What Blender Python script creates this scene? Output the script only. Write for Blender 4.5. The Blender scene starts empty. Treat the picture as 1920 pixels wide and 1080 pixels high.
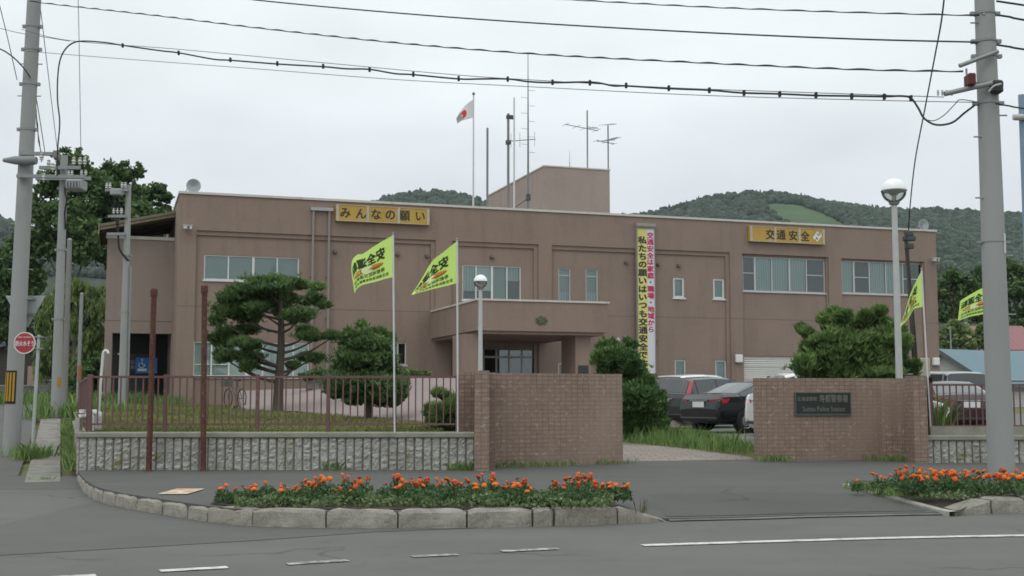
import bpy, bmesh, math, random
import numpy as np
from mathutils import Vector, Matrix
R = math.radians
random.seed(7); rng = np.random.default_rng(11)
SC = bpy.context.scene
COL = SC.collection

# ------------------------------------------------------------------ camera, sky, sun, exposure
F = 2264.0; PITCH = math.atan(205.0 / F); EYE = 1.4
cd = bpy.data.cameras.new('camera'); cam = bpy.data.objects.new('camera', cd); COL.objects.link(cam)
cd.sensor_width = 36.0; cd.lens = 36.0 * F / 1920.0; cd.clip_start = 0.1; cd.clip_end = 9000
cam.location = (0, 0, EYE); cam.rotation_euler = (R(90) + PITCH, 0, 0)
SC.camera = cam
SUN_EL, SUN_AZ = R(52), R(205)
world = bpy.data.worlds.new('World'); SC.world = world; world.use_nodes = True
nt = world.node_tree; nt.nodes.clear()
def N(tree, t, **kw):
    n = tree.nodes.new(t)
    for k, v in kw.items(): setattr(n, k, v)
    return n
out = N(nt, 'ShaderNodeOutputWorld')
sky = N(nt, 'ShaderNodeTexSky', sky_type='NISHITA', sun_disc=False, sun_elevation=SUN_EL, sun_rotation=SUN_AZ)
bg1 = N(nt, 'ShaderNodeBackground'); bg1.inputs[1].default_value = 0.08
nt.links.new(sky.outputs[0], bg1.inputs[0])
tc = N(nt, 'ShaderNodeTexCoord'); sep = N(nt, 'ShaderNodeSeparateXYZ'); nt.links.new(tc.outputs['Generated'], sep.inputs[0])
mp = N(nt, 'ShaderNodeMapping'); mp.inputs['Scale'].default_value = (1, 1, 2.6); nt.links.new(tc.outputs['Generated'], mp.inputs[0])
nz = N(nt, 'ShaderNodeTexNoise'); nz.inputs['Scale'].default_value = 2.6; nz.inputs['Detail'].default_value = 5; nz.inputs['Roughness'].default_value = 0.45
nt.links.new(mp.outputs[0], nz.inputs['Vector'])
rmp = N(nt, 'ShaderNodeMapRange'); rmp.inputs[1].default_value = 0.10; rmp.inputs[2].default_value = 0.40
nt.links.new(sep.outputs[2], rmp.inputs[0])
m1 = N(nt, 'ShaderNodeMix', data_type='RGBA'); m1.inputs[6].default_value = (0.80, 0.84, 0.885, 1); m1.inputs[7].default_value = (1.06, 1.14, 1.15, 1)
nt.links.new(rmp.outputs[0], m1.inputs[0])
rm2 = N(nt, 'ShaderNodeMapRange'); rm2.inputs[1].default_value = 0.35; rm2.inputs[2].default_value = 0.65; rm2.inputs[3].default_value = 0.86; rm2.inputs[4].default_value = 1.08
nt.links.new(nz.outputs[0], rm2.inputs[0])
m2 = N(nt, 'ShaderNodeVectorMath', operation='SCALE'); nt.links.new(m1.outputs[2], m2.inputs[0]); nt.links.new(rm2.outputs[0], m2.inputs['Scale'])
rz = N(nt, 'ShaderNodeMapRange'); rz.inputs[1].default_value = 0.42; rz.inputs[2].default_value = 1.0; rz.inputs[3].default_value = 1.0; rz.inputs[4].default_value = 1.5
nt.links.new(sep.outputs[2], rz.inputs[0])
m3 = N(nt, 'ShaderNodeVectorMath', operation='SCALE'); nt.links.new(m2.outputs[0], m3.inputs[0]); nt.links.new(rz.outputs[0], m3.inputs['Scale'])
bg2 = N(nt, 'ShaderNodeBackground'); nt.links.new(m3.outputs[0], bg2.inputs[0]); bg2.inputs[1].default_value = 1.0
mx = N(nt, 'ShaderNodeMixShader'); mx.inputs[0].default_value = 0.93
nt.links.new(bg1.outputs[0], mx.inputs[1]); nt.links.new(bg2.outputs[0], mx.inputs[2]); nt.links.new(mx.outputs[0], out.inputs[0])
sl = bpy.data.lights.new('sun', 'SUN'); sl.energy = 0.5; sl.angle = R(20); sl.color = (1, 0.96, 0.9)
so = bpy.data.objects.new('sun', sl); COL.objects.link(so)
sd = Vector((math.sin(SUN_AZ) * math.cos(SUN_EL), math.cos(SUN_AZ) * math.cos(SUN_EL), math.sin(SUN_EL)))
so.rotation_euler = (-sd).to_track_quat('-Z', 'Y').to_euler()
so.location = (0, 0, 60)
SC.view_settings.view_transform = 'Standard'; SC.view_settings.look = 'None'
SC.view_settings.exposure = 0.0; SC.view_settings.gamma = 1.0; SC.view_settings.use_curve_mapping = False
SC.render.engine = 'CYCLES'; SC.cycles.filter_width = 1.65
SC.cycles.max_bounces = 6; SC.cycles.transparent_max_bounces = 12; SC.cycles.use_denoising = True
try: SC.cycles.volume_bounces = 0
except Exception: pass

# ------------------------------------------------------------------ rays
CP, SP = math.cos(PITCH), math.sin(PITCH)
def ray(px, py):
    u, v = (px - 960) / F, (540 - py) / F
    return Vector((u, CP - v * SP, SP + v * CP))
def P(px, py, Y):                      # the point at distance Y ahead
    d = ray(px, py); t = Y / d.y
    return Vector((d.x * t, Y, EYE + d.z * t))
def G(px, py, z=0.0):                  # the point at height z
    d = ray(px, py); t = (z - EYE) / d.z
    return Vector((d.x * t, d.y * t, z))
def L(px, py, A, B):                   # the point in the vertical plane through A, B (plan)
    d = ray(px, py); ex, ey = B[0] - A[0], B[1] - A[1]
    t = (A[0] * ey - A[1] * ex) / (d.x * ey - d.y * ex)
    return Vector((d.x * t, d.y * t, EYE + d.z * t))
def X_at(px, Y): return (px - 960) / F * Y * 1.0
def lerp(a, b, t): return a + (b - a) * t
def pw(x, pts):
    if x <= pts[0][0]: return pts[0][1]
    for (x0, y0), (x1, y1) in zip(pts, pts[1:]):
        if x <= x1: return y0 + (y1 - y0) * (x - x0) / (x1 - x0)
    return pts[-1][1]

# ------------------------------------------------------------------ materials
def new_mat(name):
    m = bpy.data.materials.new(name); m.use_nodes = True
    t = m.node_tree; t.nodes.clear()
    o = N(t, 'ShaderNodeOutputMaterial'); b = N(t, 'ShaderNodeBsdfPrincipled'); t.links.new(b.outputs[0], o.inputs[0])
    return m, t, b
def c4(c): return (c[0], c[1], c[2], 1)
def mixc(t, fac, a, b, blend='MIX'):
    n = N(t, 'ShaderNodeMix', data_type='RGBA', blend_type=blend)
    for s, v in ((0, fac), (6, a), (7, b)):
        if hasattr(v, 'links') or hasattr(v, 'is_linked'): t.links.new(v, n.inputs[s])
        else: n.inputs[s].default_value = v if s == 0 else c4(v)
    return n.outputs[2]
def noise(t, scale, detail=4, rough=0.55, vec=None, stretch=None, coord='Object'):
    if vec is None:
        tcn = N(t, 'ShaderNodeTexCoord'); vec = tcn.outputs[coord]
    if stretch:
        mpn = N(t, 'ShaderNodeMapping'); mpn.inputs['Scale'].default_value = stretch; t.links.new(vec, mpn.inputs[0]); vec = mpn.outputs[0]
    n = N(t, 'ShaderNodeTexNoise'); n.inputs['Scale'].default_value = scale; n.inputs['Detail'].default_value = detail; n.inputs['Roughness'].default_value = rough
    t.links.new(vec, n.inputs['Vector']); return n.outputs[0]
def rng_map(t, v, a, b, c=0.0, d=1.0):
    n = N(t, 'ShaderNodeMapRange'); t.links.new(v, n.inputs[0])
    for i, x in enumerate((a, b, c, d)): n.inputs[i + 1].default_value = x
    return n.outputs[0]
def bump(t, b, h, strength=0.3, dist=0.02):
    n = N(t, 'ShaderNodeBump'); n.inputs['Strength'].default_value = strength; n.inputs['Distance'].default_value = dist
    t.links.new(h, n.inputs['Height']); t.links.new(n.outputs[0], b.inputs['Normal'])
MATS = {}
def mat(name, col, rough=0.7, var=0.12, scale=4.0, fine=40.0, bmp=0.15, metal=0.0, stain=None, stain_scale=1.5, stain_lo=0.55, stain_hi=0.75, stretch=None, spec=0.4):
    if name in MATS: return MATS[name]
    m, t, b = new_mat(name)
    n1 = noise(t, scale, 5, 0.6, stretch=stretch); n2 = noise(t, fine, 3, 0.6)
    lo = tuple(x * (1 - var) for x in col); hi = tuple(min(1, x * (1 + var)) for x in col)
    c = mixc(t, rng_map(t, n1, 0.3, 0.7), lo, hi)
    c = mixc(t, rng_map(t, n2, 0.3, 0.7, 0, 0.5), c, tuple(x * (1 - 0.8 * var) for x in col))
    if stain:
        n3 = noise(t, stain_scale, 6, 0.65, stretch=stretch)
        c = mixc(t, rng_map(t, n3, stain_lo, stain_hi), c, stain)
    t.links.new(c, b.inputs['Base Color'])
    b.inputs['Roughness'].default_value = rough; b.inputs['Metallic'].default_value = metal; b.inputs['Specular IOR Level'].default_value = spec
    if bmp: bump(t, b, n2, bmp, 0.01)
    MATS[name] = m; return m
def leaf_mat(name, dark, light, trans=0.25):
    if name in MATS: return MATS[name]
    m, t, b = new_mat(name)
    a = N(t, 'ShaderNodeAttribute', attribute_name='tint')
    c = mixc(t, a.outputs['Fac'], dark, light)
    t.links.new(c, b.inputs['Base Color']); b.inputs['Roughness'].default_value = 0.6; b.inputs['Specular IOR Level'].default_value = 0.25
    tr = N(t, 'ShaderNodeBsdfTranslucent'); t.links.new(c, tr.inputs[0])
    ms = N(t, 'ShaderNodeMixShader'); ms.inputs[0].default_value = trans
    o = [n for n in t.nodes if n.type == 'OUTPUT_MATERIAL'][0]
    t.links.new(b.outputs[0], ms.inputs[1]); t.links.new(tr.outputs[0], ms.inputs[2]); t.links.new(ms.outputs[0], o.inputs[0])
    MATS[name] = m; return m
def glass_mat(name, tint=(0.75, 0.8, 0.8), refl=0.16):
    if name in MATS: return MATS[name]
    m = bpy.data.materials.new(name); m.use_nodes = True; t = m.node_tree; t.nodes.clear()
    o = N(t, 'ShaderNodeOutputMaterial'); tr = N(t, 'ShaderNodeBsdfTransparent'); tr.inputs[0].default_value = c4(tint)
    g = N(t, 'ShaderNodeBsdfGlossy'); g.inputs['Roughness'].default_value = 0.04; g.inputs[0].default_value = (0.9, 0.95, 0.95, 1)
    lw = N(t, 'ShaderNodeLayerWeight'); lw.inputs[0].default_value = 0.2
    f = rng_map(t, lw.outputs['Fresnel'], 0, 1, refl, 1.0)
    ms = N(t, 'ShaderNodeMixShader'); t.links.new(f, ms.inputs[0]); t.links.new(tr.outputs[0], ms.inputs[1]); t.links.new(g.outputs[0], ms.inputs[2]); t.links.new(ms.outputs[0], o.inputs[0])
    MATS[name] = m; return m
def paint(name, col, rough=0.3, metal=0.0, coat=0.0):
    if name in MATS: return MATS[name]
    m, t, b = new_mat(name)
    n1 = noise(t, 6, 3); c = mixc(t, rng_map(t, n1, 0.3, 0.7), tuple(x * 0.94 for x in col), tuple(min(1, x * 1.06) for x in col))
    t.links.new(c, b.inputs['Base Color']); b.inputs['Roughness'].default_value = rough; b.inputs['Metallic'].default_value = metal; b.inputs['Coat Weight'].default_value = coat
    MATS[name] = m; return m

# ------------------------------------------------------------------ object helpers
def tag(o, label=None, cat=None, group=None, kind=None):
    if label: o['label'] = label
    if cat: o['category'] = cat
    if group: o['group'] = group
    if kind: o['kind'] = kind
    return o
def thing(name, label, cat, loc=(0, 0, 0), rotz=0.0, group=None):
    o = bpy.data.objects.new(name, None); COL.objects.link(o); o.empty_display_size = 0.3
    o.location = loc; o.rotation_euler = (0, 0, rotz); return tag(o, label, cat, group)
def root_of(o):
    while o.parent: o = o.parent
    return o
def copy_tree(o, parent=None):
    c = o.copy(); COL.objects.link(c)
    if parent: c.parent = parent
    for ch in list(o.children): copy_tree(ch, c)
    return c
class MB:
    def __init__(s): s.v = []; s.f = []; s.m = []
    def add(s, vs, fs, mi=0):
        o = len(s.v); s.v += [tuple(x) for x in vs]; s.f += [tuple(i + o for i in f) for f in fs]; s.m += [mi] * len(fs); return s
    def quad(s, a, b, c, d, mi=0): return s.add([a, b, c, d], [(0, 1, 2, 3)], mi)
    def box(s, x0, x1, y0, y1, z0, z1, mi=0, M=None, bev=0.0):
        if bev:
            vs = []; fs = []
            b = min(bev, (x1 - x0) * .45, (y1 - y0) * .45, (z1 - z0) * .45)
            bmx = bmesh.new(); bmesh.ops.create_cube(bmx, size=1)
            for v in bmx.verts: v.co = Vector((lerp(x0, x1, v.co.x + .5), lerp(y0, y1, v.co.y + .5), lerp(z0, z1, v.co.z + .5)))
            bmesh.ops.bevel(bmx, geom=list(bmx.edges), offset=b, segments=1, affect='EDGES')
            bmx.verts.index_update()
            vs = [v.co.copy() for v in bmx.verts]; fs = [tuple(v.index for v in f.verts) for f in bmx.faces]; bmx.free()
        else:
            vs = [Vector((x, y, z)) for z in (z0, z1) for x, y in ((x0, y0), (x1, y0), (x1, y1), (x0, y1))]
            fs = [(3, 2, 1, 0), (4, 5, 6, 7), (0, 1, 5, 4), (1, 2, 6, 5), (2, 3, 7, 6), (3, 0, 4, 7)]
        if M is not None: vs = [M @ v for v in vs]
        return s.add(vs, fs, mi)
    def tube(s, pts, r, n=8, mi=0, caps=True):
        pts = [Vector(p) for p in pts]; k = len(pts)
        rs = r if hasattr(r, '__len__') else [r] * k
        vs = []; fs = []; ref = None
        for i, p in enumerate(pts):
            d = (pts[min(i + 1, k - 1)] - pts[max(i - 1, 0)])
            d = d.normalized() if d.length > 1e-9 else Vector((0, 0, 1))
            if ref is None: ref = Vector((1, 0, 0)) if abs(d.x) < 0.9 else Vector((0, 1, 0))
            a = (ref - d * ref.dot(d)).normalized(); ref = a; b = d.cross(a)
            for j in range(n):
                w = 2 * math.pi * j / n; vs.append(p + (a * math.cos(w) + b * math.sin(w)) * rs[i])
        for i in range(k - 1):
            for j in range(n):
                q = (j + 1) % n; fs.append((i * n + j, i * n + q, (i + 1) * n + q, (i + 1) * n + j))
        if caps: fs.append(tuple(reversed(range(n)))); fs.append(tuple(range((k - 1) * n, k * n)))
        return s.add(vs, fs, mi)
    def lathe(s, prof, c=(0, 0, 0), n=16, mi=0, ax='z'):
        vs = []; fs = []
        for r, z in prof:
            for j in range(n):
                w = 2 * math.pi * j / n; x, y = r * math.cos(w), r * math.sin(w)
                q = (x, y, z) if ax == 'z' else ((z, x, y) if ax == 'x' else (y, z, x))
                vs.append((q[0] + c[0], q[1] + c[1], q[2] + c[2]))
        k = len(prof)
        for i in range(k - 1):
            for j in range(n):
                q = (j + 1) % n; fs.append((i * n + j, i * n + q, (i + 1) * n + q, (i + 1) * n + j))
        return s.add(vs, fs, mi)
    def grid(s, rows, mi=0):
        k = len(rows[0]); vs = [p for r in rows for p in r]; fs = []
        for i in range(len(rows) - 1):
            for j in range(k - 1): fs.append((i * k + j, i * k + j + 1, (i + 1) * k + j + 1, (i + 1) * k + j))
        return s.add(vs, fs, mi)
    def poly(s, pts, mi=0): return s.add(pts, [tuple(range(len(pts)))], mi)
    def prism(s, pts, off, mi=0):
        n = len(pts); off = Vector(off); vs = [Vector(p) for p in pts] + [Vector(p) + off for p in pts]
        fs = [tuple(reversed(range(n))), tuple(range(n, 2 * n))] + [(i, (i + 1) % n, n + (i + 1) % n, n + i) for i in range(n)]
        return s.add(vs, fs, mi)
    def build(s, name, mats, parent=None, w=False, smooth=None, loc=None, uv=False, tint=None):
        if not isinstance(mats, (list, tuple)): mats = [mats]
        me = bpy.data.meshes.new(name); vs = s.v
        if parent is not None and w:
            r = root_of(parent); Mi = (Matrix.Translation(r.location) @ Matrix.Rotation(r.rotation_euler.z, 4, 'Z')).inverted()
            vs = [Mi @ Vector(v) for v in vs]
        if loc is not None: vs = [(v[0] - loc[0], v[1] - loc[1], v[2] - loc[2]) for v in vs]
        me.from_pydata([tuple(v) for v in vs], [], s.f)
        for m in mats: me.materials.append(m)
        me.polygons.foreach_set('material_index', s.m)
        if uv:
            ul = me.uv_layers.new(name='UVMap')
            for p in me.polygons:
                n = p.normal
                for li in p.loop_indices:
                    c = me.vertices[me.loops[li].vertex_index].co
                    if abs(n.z) > 0.7: ul.data[li].uv = (c.x, c.y)
                    else:
                        h = math.hypot(n.x, n.y) or 1; ul.data[li].uv = ((-n.y * c.x + n.x * c.y) / h, c.z)
        if tint is not None:
            at = me.attributes.new('tint', 'FLOAT', 'POINT'); at.data.foreach_set('value', np.asarray(tint, dtype=np.float32))
        if smooth is not None:
            me.polygons.foreach_set('use_smooth', [True] * len(me.polygons))
            if smooth: me.set_sharp_from_angle(angle=R(smooth))
        me.update()
        o = bpy.data.objects.new(name, me); COL.objects.link(o)
        if parent is not None: o.parent = parent
        if loc is not None: o.location = loc
        return o
def struct(mb, name, m, **kw):
    return tag(mb.build(name, m, **kw), kind='structure')
def catmull(pts, k=6):
    pts = [Vector(p) for p in pts]; res = []
    for i in range(len(pts) - 1):
        a, b, c, d = pts[max(i - 1, 0)], pts[i], pts[i + 1], pts[min(i + 2, len(pts) - 1)]
        for j in range(k):
            t = j / k; res.append(0.5 * ((2 * b) + (c - a) * t + (2 * a - 5 * b + 4 * c - d) * t * t + (3 * b - a - 3 * c + d) * t ** 3))
    res.append(pts[-1]); return res
_txt = {}
def text(s, bold=0.0):                 # outline of a string as flat verts (em units, centred) and faces; bold thickens the strokes
    k = (s, bold)
    if k in _txt: return _txt[k]
    cu = bpy.data.curves.new('lettering', 'FONT'); cu.body = s; cu.resolution_u = 3; cu.fill_mode = 'FRONT'
    o = bpy.data.objects.new('lettering', cu); COL.objects.link(o)
    dg = bpy.context.evaluated_depsgraph_get(); me = bpy.data.meshes.new_from_object(o.evaluated_get(dg))
    v0 = [(v.co.x, v.co.y) for v in me.vertices]; f0 = [tuple(p.vertices) for p in me.polygons]
    bpy.data.objects.remove(o); bpy.data.curves.remove(cu); bpy.data.meshes.remove(me)
    xs = [v[0] for v in v0]; ys = [v[1] for v in v0]; cx, cy = (min(xs) + max(xs)) / 2, (min(ys) + max(ys)) / 2
    vs, fs = [], []
    for dx, dy in (((-1, -1), (1, -1), (-1, 1), (1, 1)) if bold else ((0, 0),)):
        o_ = len(vs); vs += [(x - cx + dx * bold * .8, y - cy + dy * bold * .8) for x, y in v0]; fs += [tuple(i + o_ for i in f) for f in f0]
    _txt[k] = (vs, fs, max(xs) - min(xs) + 1.6 * bold, max(ys) - min(ys) + 1.6 * bold); return _txt[k]
def jit(i, vs): return (i * 4 // len(vs)) * .0008   # the copies that thicken a stroke lie just in front of each other
def leaves(name, C, size, m, parent=None, loc=None, aspect=0.55, tint=None, up=0.0, drop=False, w=False, pd=None):
    """many small leaf faces; C (n,3) centres, size scalar or (n,), one rhombus each"""
    C = np.asarray(C, float); n = len(C)
    d = rng.normal(size=(n, 3)) if pd is None else np.asarray(pd) + rng.normal(size=(n, 3)) * 0.35
    if drop: d = np.stack([rng.normal(0, .25, n), rng.normal(0, .25, n), -np.ones(n)], 1)
    d[:, 2] += up; d /= np.linalg.norm(d, axis=1)[:, None]
    q = rng.normal(size=(n, 3)); b = np.cross(d, q); b /= np.linalg.norm(b, axis=1)[:, None] + 1e-9
    s = np.broadcast_to(np.asarray(size, float), (n,))[:, None] * rng.uniform(.7, 1.3, (n, 1))
    V = np.stack([C - d * s * .5, C + b * s * aspect * .5, C + d * s * .5, C - b * s * aspect * .5], 1).reshape(-1, 3)
    org = np.zeros(3)
    if parent is not None and w:
        r = root_of(parent); org = np.array(r.location)
    if loc is not None: org = np.array(loc, float)
    V = V - org
    me = bpy.data.meshes.new(name); me.vertices.add(4 * n); me.vertices.foreach_set('co', V.ravel().astype(np.float32))
    me.loops.add(4 * n); me.loops.foreach_set('vertex_index', np.arange(4 * n, dtype=np.int32))
    me.polygons.add(n); me.polygons.foreach_set('loop_start', np.arange(0, 4 * n, 4, dtype=np.int32))
    me.materials.append(m); me.update(calc_edges=True); me.validate()
    if tint is None: tint = rng.uniform(0, 1, n)
    at = me.attributes.new('tint', 'FLOAT', 'POINT'); at.data.foreach_set('value', np.repeat(np.clip(tint, 0, 1), 4).astype(np.float32))
    o = bpy.data.objects.new(name, me); COL.objects.link(o)
    if parent is not None: o.parent = parent
    if loc is not None: o.location = loc
    return o
def blades(name, B, h, wd, m, lean=0.35, loc=None, parent=None, tint=None):
    """grass blades: B (n,3) roots"""
    B = np.asarray(B, float); n = len(B); h = np.broadcast_to(np.asarray(h, float), (n,)) * rng.uniform(.5, 1.25, n)
    a = rng.uniform(0, 2 * np.pi, n); w = np.stack([np.cos(a), np.sin(a), np.zeros(n)], 1) * (wd * .5)
    ln = rng.normal(0, lean, (n, 2)) * h[:, None]
    T = B + np.stack([ln[:, 0], ln[:, 1], h], 1); M_ = B + np.stack([ln[:, 0] * .35, ln[:, 1] * .35, h * .6], 1)
    V = np.stack([B - w, B + w, M_ + w * .8, T, M_ - w * .8], 1).reshape(-1, 3)
    if loc is not None: V = V - np.array(loc)
    me = bpy.data.meshes.new(name); me.vertices.add(5 * n); me.vertices.foreach_set('co', V.ravel().astype(np.float32))
    me.loops.add(5 * n); me.loops.foreach_set('vertex_index', np.arange(5 * n, dtype=np.int32))
    me.polygons.add(n); me.polygons.foreach_set('loop_start', np.arange(0, 5 * n, 5, dtype=np.int32))
    me.materials.append(m); me.update(calc_edges=True); me.validate()
    if tint is None: tint = rng.uniform(0, 1, n)
    at = me.attributes.new('tint', 'FLOAT', 'POINT'); at.data.foreach_set('value', np.repeat(np.clip(tint, 0, 1), 5).astype(np.float32))
    o = bpy.data.objects.new(name, me); COL.objects.link(o)
    if loc is not None: o.location = loc
    if parent is not None: o.parent = parent
    return o
def blob_points(c, r, n, shell=0.55):
    """points inside an ellipsoid, denser towards its outside, with a lumpy outline"""
    d = rng.normal(size=(n, 3)); d /= np.linalg.norm(d, axis=1)[:, None]
    rad = shell + (1 - shell) * rng.uniform(0, 1, n) ** 0.6
    ph = rng.uniform(0, 6.28, 4)
    lump = 1 + .16 * np.sin(3 * d[:, 0] * 2 + ph[0]) * np.cos(4 * d[:, 2] + ph[1]) + .12 * np.sin(7 * d[:, 1] + ph[2] + 5 * d[:, 0])
    return np.asarray(c) + d * rad[:, None] * lump[:, None] * np.asarray(r), d
# ------------------------------------------------------------------ ground
def asphalt(name, col, crack=True):
    m, t, b = new_mat(name)
    n1 = noise(t, 0.5, 6, 0.6); n2 = noise(t, 90, 2, 0.6); n3 = noise(t, 3.0, 5, 0.65)
    n4 = noise(t, 0.9, 3, 0.5, stretch=(0.25, 2.2, 1))
    c = mixc(t, rng_map(t, n1, 0.3, 0.7), tuple(x * .82 for x in col), tuple(x * 1.13 for x in col))
    c = mixc(t, rng_map(t, n4, 0.35, 0.7, 0, .45), c, tuple(x * 1.16 for x in col))
    c = mixc(t, rng_map(t, n2, 0.3, 0.75, 0, .6), c, tuple(x * .7 for x in col))
    c = mixc(t, rng_map(t, n3, 0.56, 0.74, 0, .5), c, tuple(x * .68 for x in col))
    if crack:
        tcn = N(t, 'ShaderNodeTexCoord'); vo = N(t, 'ShaderNodeTexVoronoi', feature='DISTANCE_TO_EDGE'); vo.inputs['Scale'].default_value = 0.33
        wn = N(t, 'ShaderNodeTexNoise'); wn.inputs['Scale'].default_value = 1.4; wn.inputs['Detail'].default_value = 6
        t.links.new(tcn.outputs['Object'], wn.inputs['Vector'])
        ad = N(t, 'ShaderNodeVectorMath', operation='MULTIPLY_ADD'); ad.inputs[1].default_value = (1.3, 1.3, 0)
        t.links.new(wn.outputs['Color'], ad.inputs[0]); t.links.new(tcn.outputs['Object'], ad.inputs[2]); t.links.new(ad.outputs[0], vo.inputs['Vector'])
        cr = rng_map(t, vo.outputs['Distance'], 0.0, 0.012, 1, 0)
        n5 = noise(t, 0.35, 2); mu = N(t, 'ShaderNodeMath', operation='MULTIPLY'); t.links.new(cr, mu.inputs[0]); t.links.new(rng_map(t, n5, .52, .6, 0, .6), mu.inputs[1])
        c = mixc(t, mu.outputs[0], c, tuple(x * .35 for x in col))
    t.links.new(c, b.inputs['Base Color']); b.inputs['Roughness'].default_value = 0.85; b.inputs['Specular IOR Level'].default_value = 0.25
    bump(t, b, n2, 0.35, 0.01); return m
M_ROAD = asphalt('road asphalt', (0.136, 0.133, 0.123)); M_SIDE = asphalt('side street asphalt', (0.116, 0.114, 0.105))
M_PAVE = asphalt('pavement asphalt', (0.104, 0.103, 0.094)); M_LOT = asphalt('lot asphalt', (0.17, 0.168, 0.16), False)
M_DIRT = mat('dry earth', (0.12, 0.095, 0.065), 0.95, .3, 2, 30, .5)
M_EARTH = mat('grassy earth', (0.13, 0.13, 0.055), 0.95, .3, .8, 14, .5, stain=(0.08, 0.10, 0.035))
M_CONC = mat('weathered concrete', (0.36, 0.345, 0.30), 0.85, .2, 5, 45, .4, stain=(0.20, 0.19, 0.155), stain_scale=3, stain_lo=.5, stain_hi=.72)
M_PAVER = None
mat('dirty gutter concrete', (0.235, 0.225, 0.195), 0.9, .25, 4, 40, .4, stain=(0.13, 0.125, 0.10), stain_scale=2.5, stain_lo=.48, stain_hi=.7)
def zst(Y): return pw(Y, [(17, 0), (20, .04), (25.4, .2), (30, .45), (36, .78), (50, 1.05), (60, 1.12), (120, 1.3)])
def zlawn(Y): return pw(Y, [(20.5, .79), (36, 1.0), (50, 1.13), (75, 1.3)])
C0 = Vector((-7.36, 20.5, 0)); SD = Vector((-.35, .937, 0))
BA = R(18.3); BO = Vector((-13.9, 50.0, 0)); BX = Vector((math.cos(BA), math.sin(BA), 0)); BY = Vector((-math.sin(BA), math.cos(BA), 0))
def fac(px, py, off=0.0):               # (along, height) on the plane parallel to the facade, off metres behind it
    A = BO + BY * off; p = L(px, py, A, A + BX); return (p - A).dot(BX), p.z
def xside(Y): return C0.x + (Y - C0.y) * SD.x / SD.y   # the property's left edge
def terr(X, Y):
    e = xside(max(Y, 20.5)) - 1.0
    left = zst(Y) if Y < 120 else 1.3 + (Y - 120) * .01
    right = pw(Y, [(21, .03), (27, .36), (48, .40), (62, .42), (90, 1.0), (200, 3)])
    t = min(1, max(0, (X - e) / 3.0))
    return lerp(left, right, t) - 0.06
mb = MB(); xs = sorted(set([-1500, -600, -300, -150, -80, -50, -30] + [x * .75 for x in range(-34, 60)] + [50, 65, 90, 140, 300, 600, 1500]))
ys = sorted(set([-400, -60, 0, 10] + list(range(16, 64, 2)) + [70, 80, 90, 105, 120, 150, 200, 300, 420, 600, 1000, 3200]))
mb.grid([[Vector((x, y, -0.06 if y < 17 else terr(x, y))) for x in xs] for y in ys])
struct(mb, 'ground', M_EARTH)
mb = MB(); mb.grid([[Vector((x, y, 0.0)) for x in (-120, -40, -10, 0, 10, 40, 160)] for y in (-40, 0, 10, 14, 18.5)])
struct(mb, 'road', M_ROAD)

# side street running back on the left
rows = []
for Y in (18.6, 20, 20.6, 20.8, 22, 25.4, 28, 32, 36, 40, 45, 50, 60, 80, 120):
    e = xside(Y) - .95 if Y > 20.7 else -6.0; rows.append([Vector((x, Y, zst(Y) + .004)) for x in (-60, e - 8, e - 4, e - 1.5, e)])
a = MB(); a.grid([[Vector((x, 18.5, .0)) for x in (-60, -14, -10, -7.5, -6.0)]] + rows); struct(a, 'side_street', M_SIDE)
# darker resurfaced apron where the side street meets the road
seam = [G(-300, 1060), G(0, 1042), G(240, 1028), G(480, 1014), G(700, 998), G(900, 990)]
back = [Vector((p.x, 18.4, 0)) for p in seam]
a = MB(); a.grid([[Vector((p.x, p.y, .004)) for p in seam], [Vector((lerp(p.x, q.x, .5), lerp(p.y, q.y, .5), .004)) for p, q in zip(seam, back)], [Vector((q.x, q.y, .004)) for q in back]])
struct(a, 'junction_asphalt', M_SIDE)

# kerb line: pixel track of the kerb's foot
KB = [G(*p) for p in ((143, 903), (152, 918), (172, 935), (212, 949), (300, 965), (385, 979), (470, 988), (610, 991), (745, 991.5), (876, 990.5), (1000, 988), (1040, 987), (1160, 983), (1255, 978))]
KR = [G(*p) for p in ((1778, 966), (1850, 964), (1925, 962), (2060, 959), (2220, 956), (2380, 953), (2620, 949), (2900, 944))]
DR = [G(1255, 978), G(1345, 976), G(1430, 974), G(1520, 971), G(1610, 969), G(1700, 967), G(1778, 966)]
front = catmull(KB, 3) + catmull(DR, 2)[1:] + catmull(KR, 2)[1:]
FENCE = [(-9, 20.55), (-7.2, 20.5), (-1, 20.5), (-.2, 21.6), (2.0, 22.6), (4.8, 23.6), (7.9, 23.3), (8.6, 22.6), (20, 22.6)]
def drv(X, Y):                          # how far the pavement dips towards the drive-in
    a = min(1, max(0, (X - .95) / .75)) * min(1, max(0, (6.3 - X) / 1.0)); return a
def zpav(X, Y, yf):
    base = .18 + max(0, Y - 19.5) * .004
    d = drv(X, Y); k = min(1, max(0, (Y - yf) / 2.3)); return lerp(base, lerp(.03, base, k), d)
rows = [[Vector((p.x, p.y + .058, -.06)) for p in front]]
for i in range(13):
    t = i / 12; row = []
    for p in front:
        X = p.x if t else p.x; yb = pw(X, FENCE) + .2; y0 = p.y + .06; Y = lerp(y0, yb, t ** 1.15); row.append(Vector((X, Y, zpav(X, Y, y0))))
    rows.append(row)
a = MB(); a.grid(rows); struct(a, 'pavement', M_PAVE)
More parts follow.
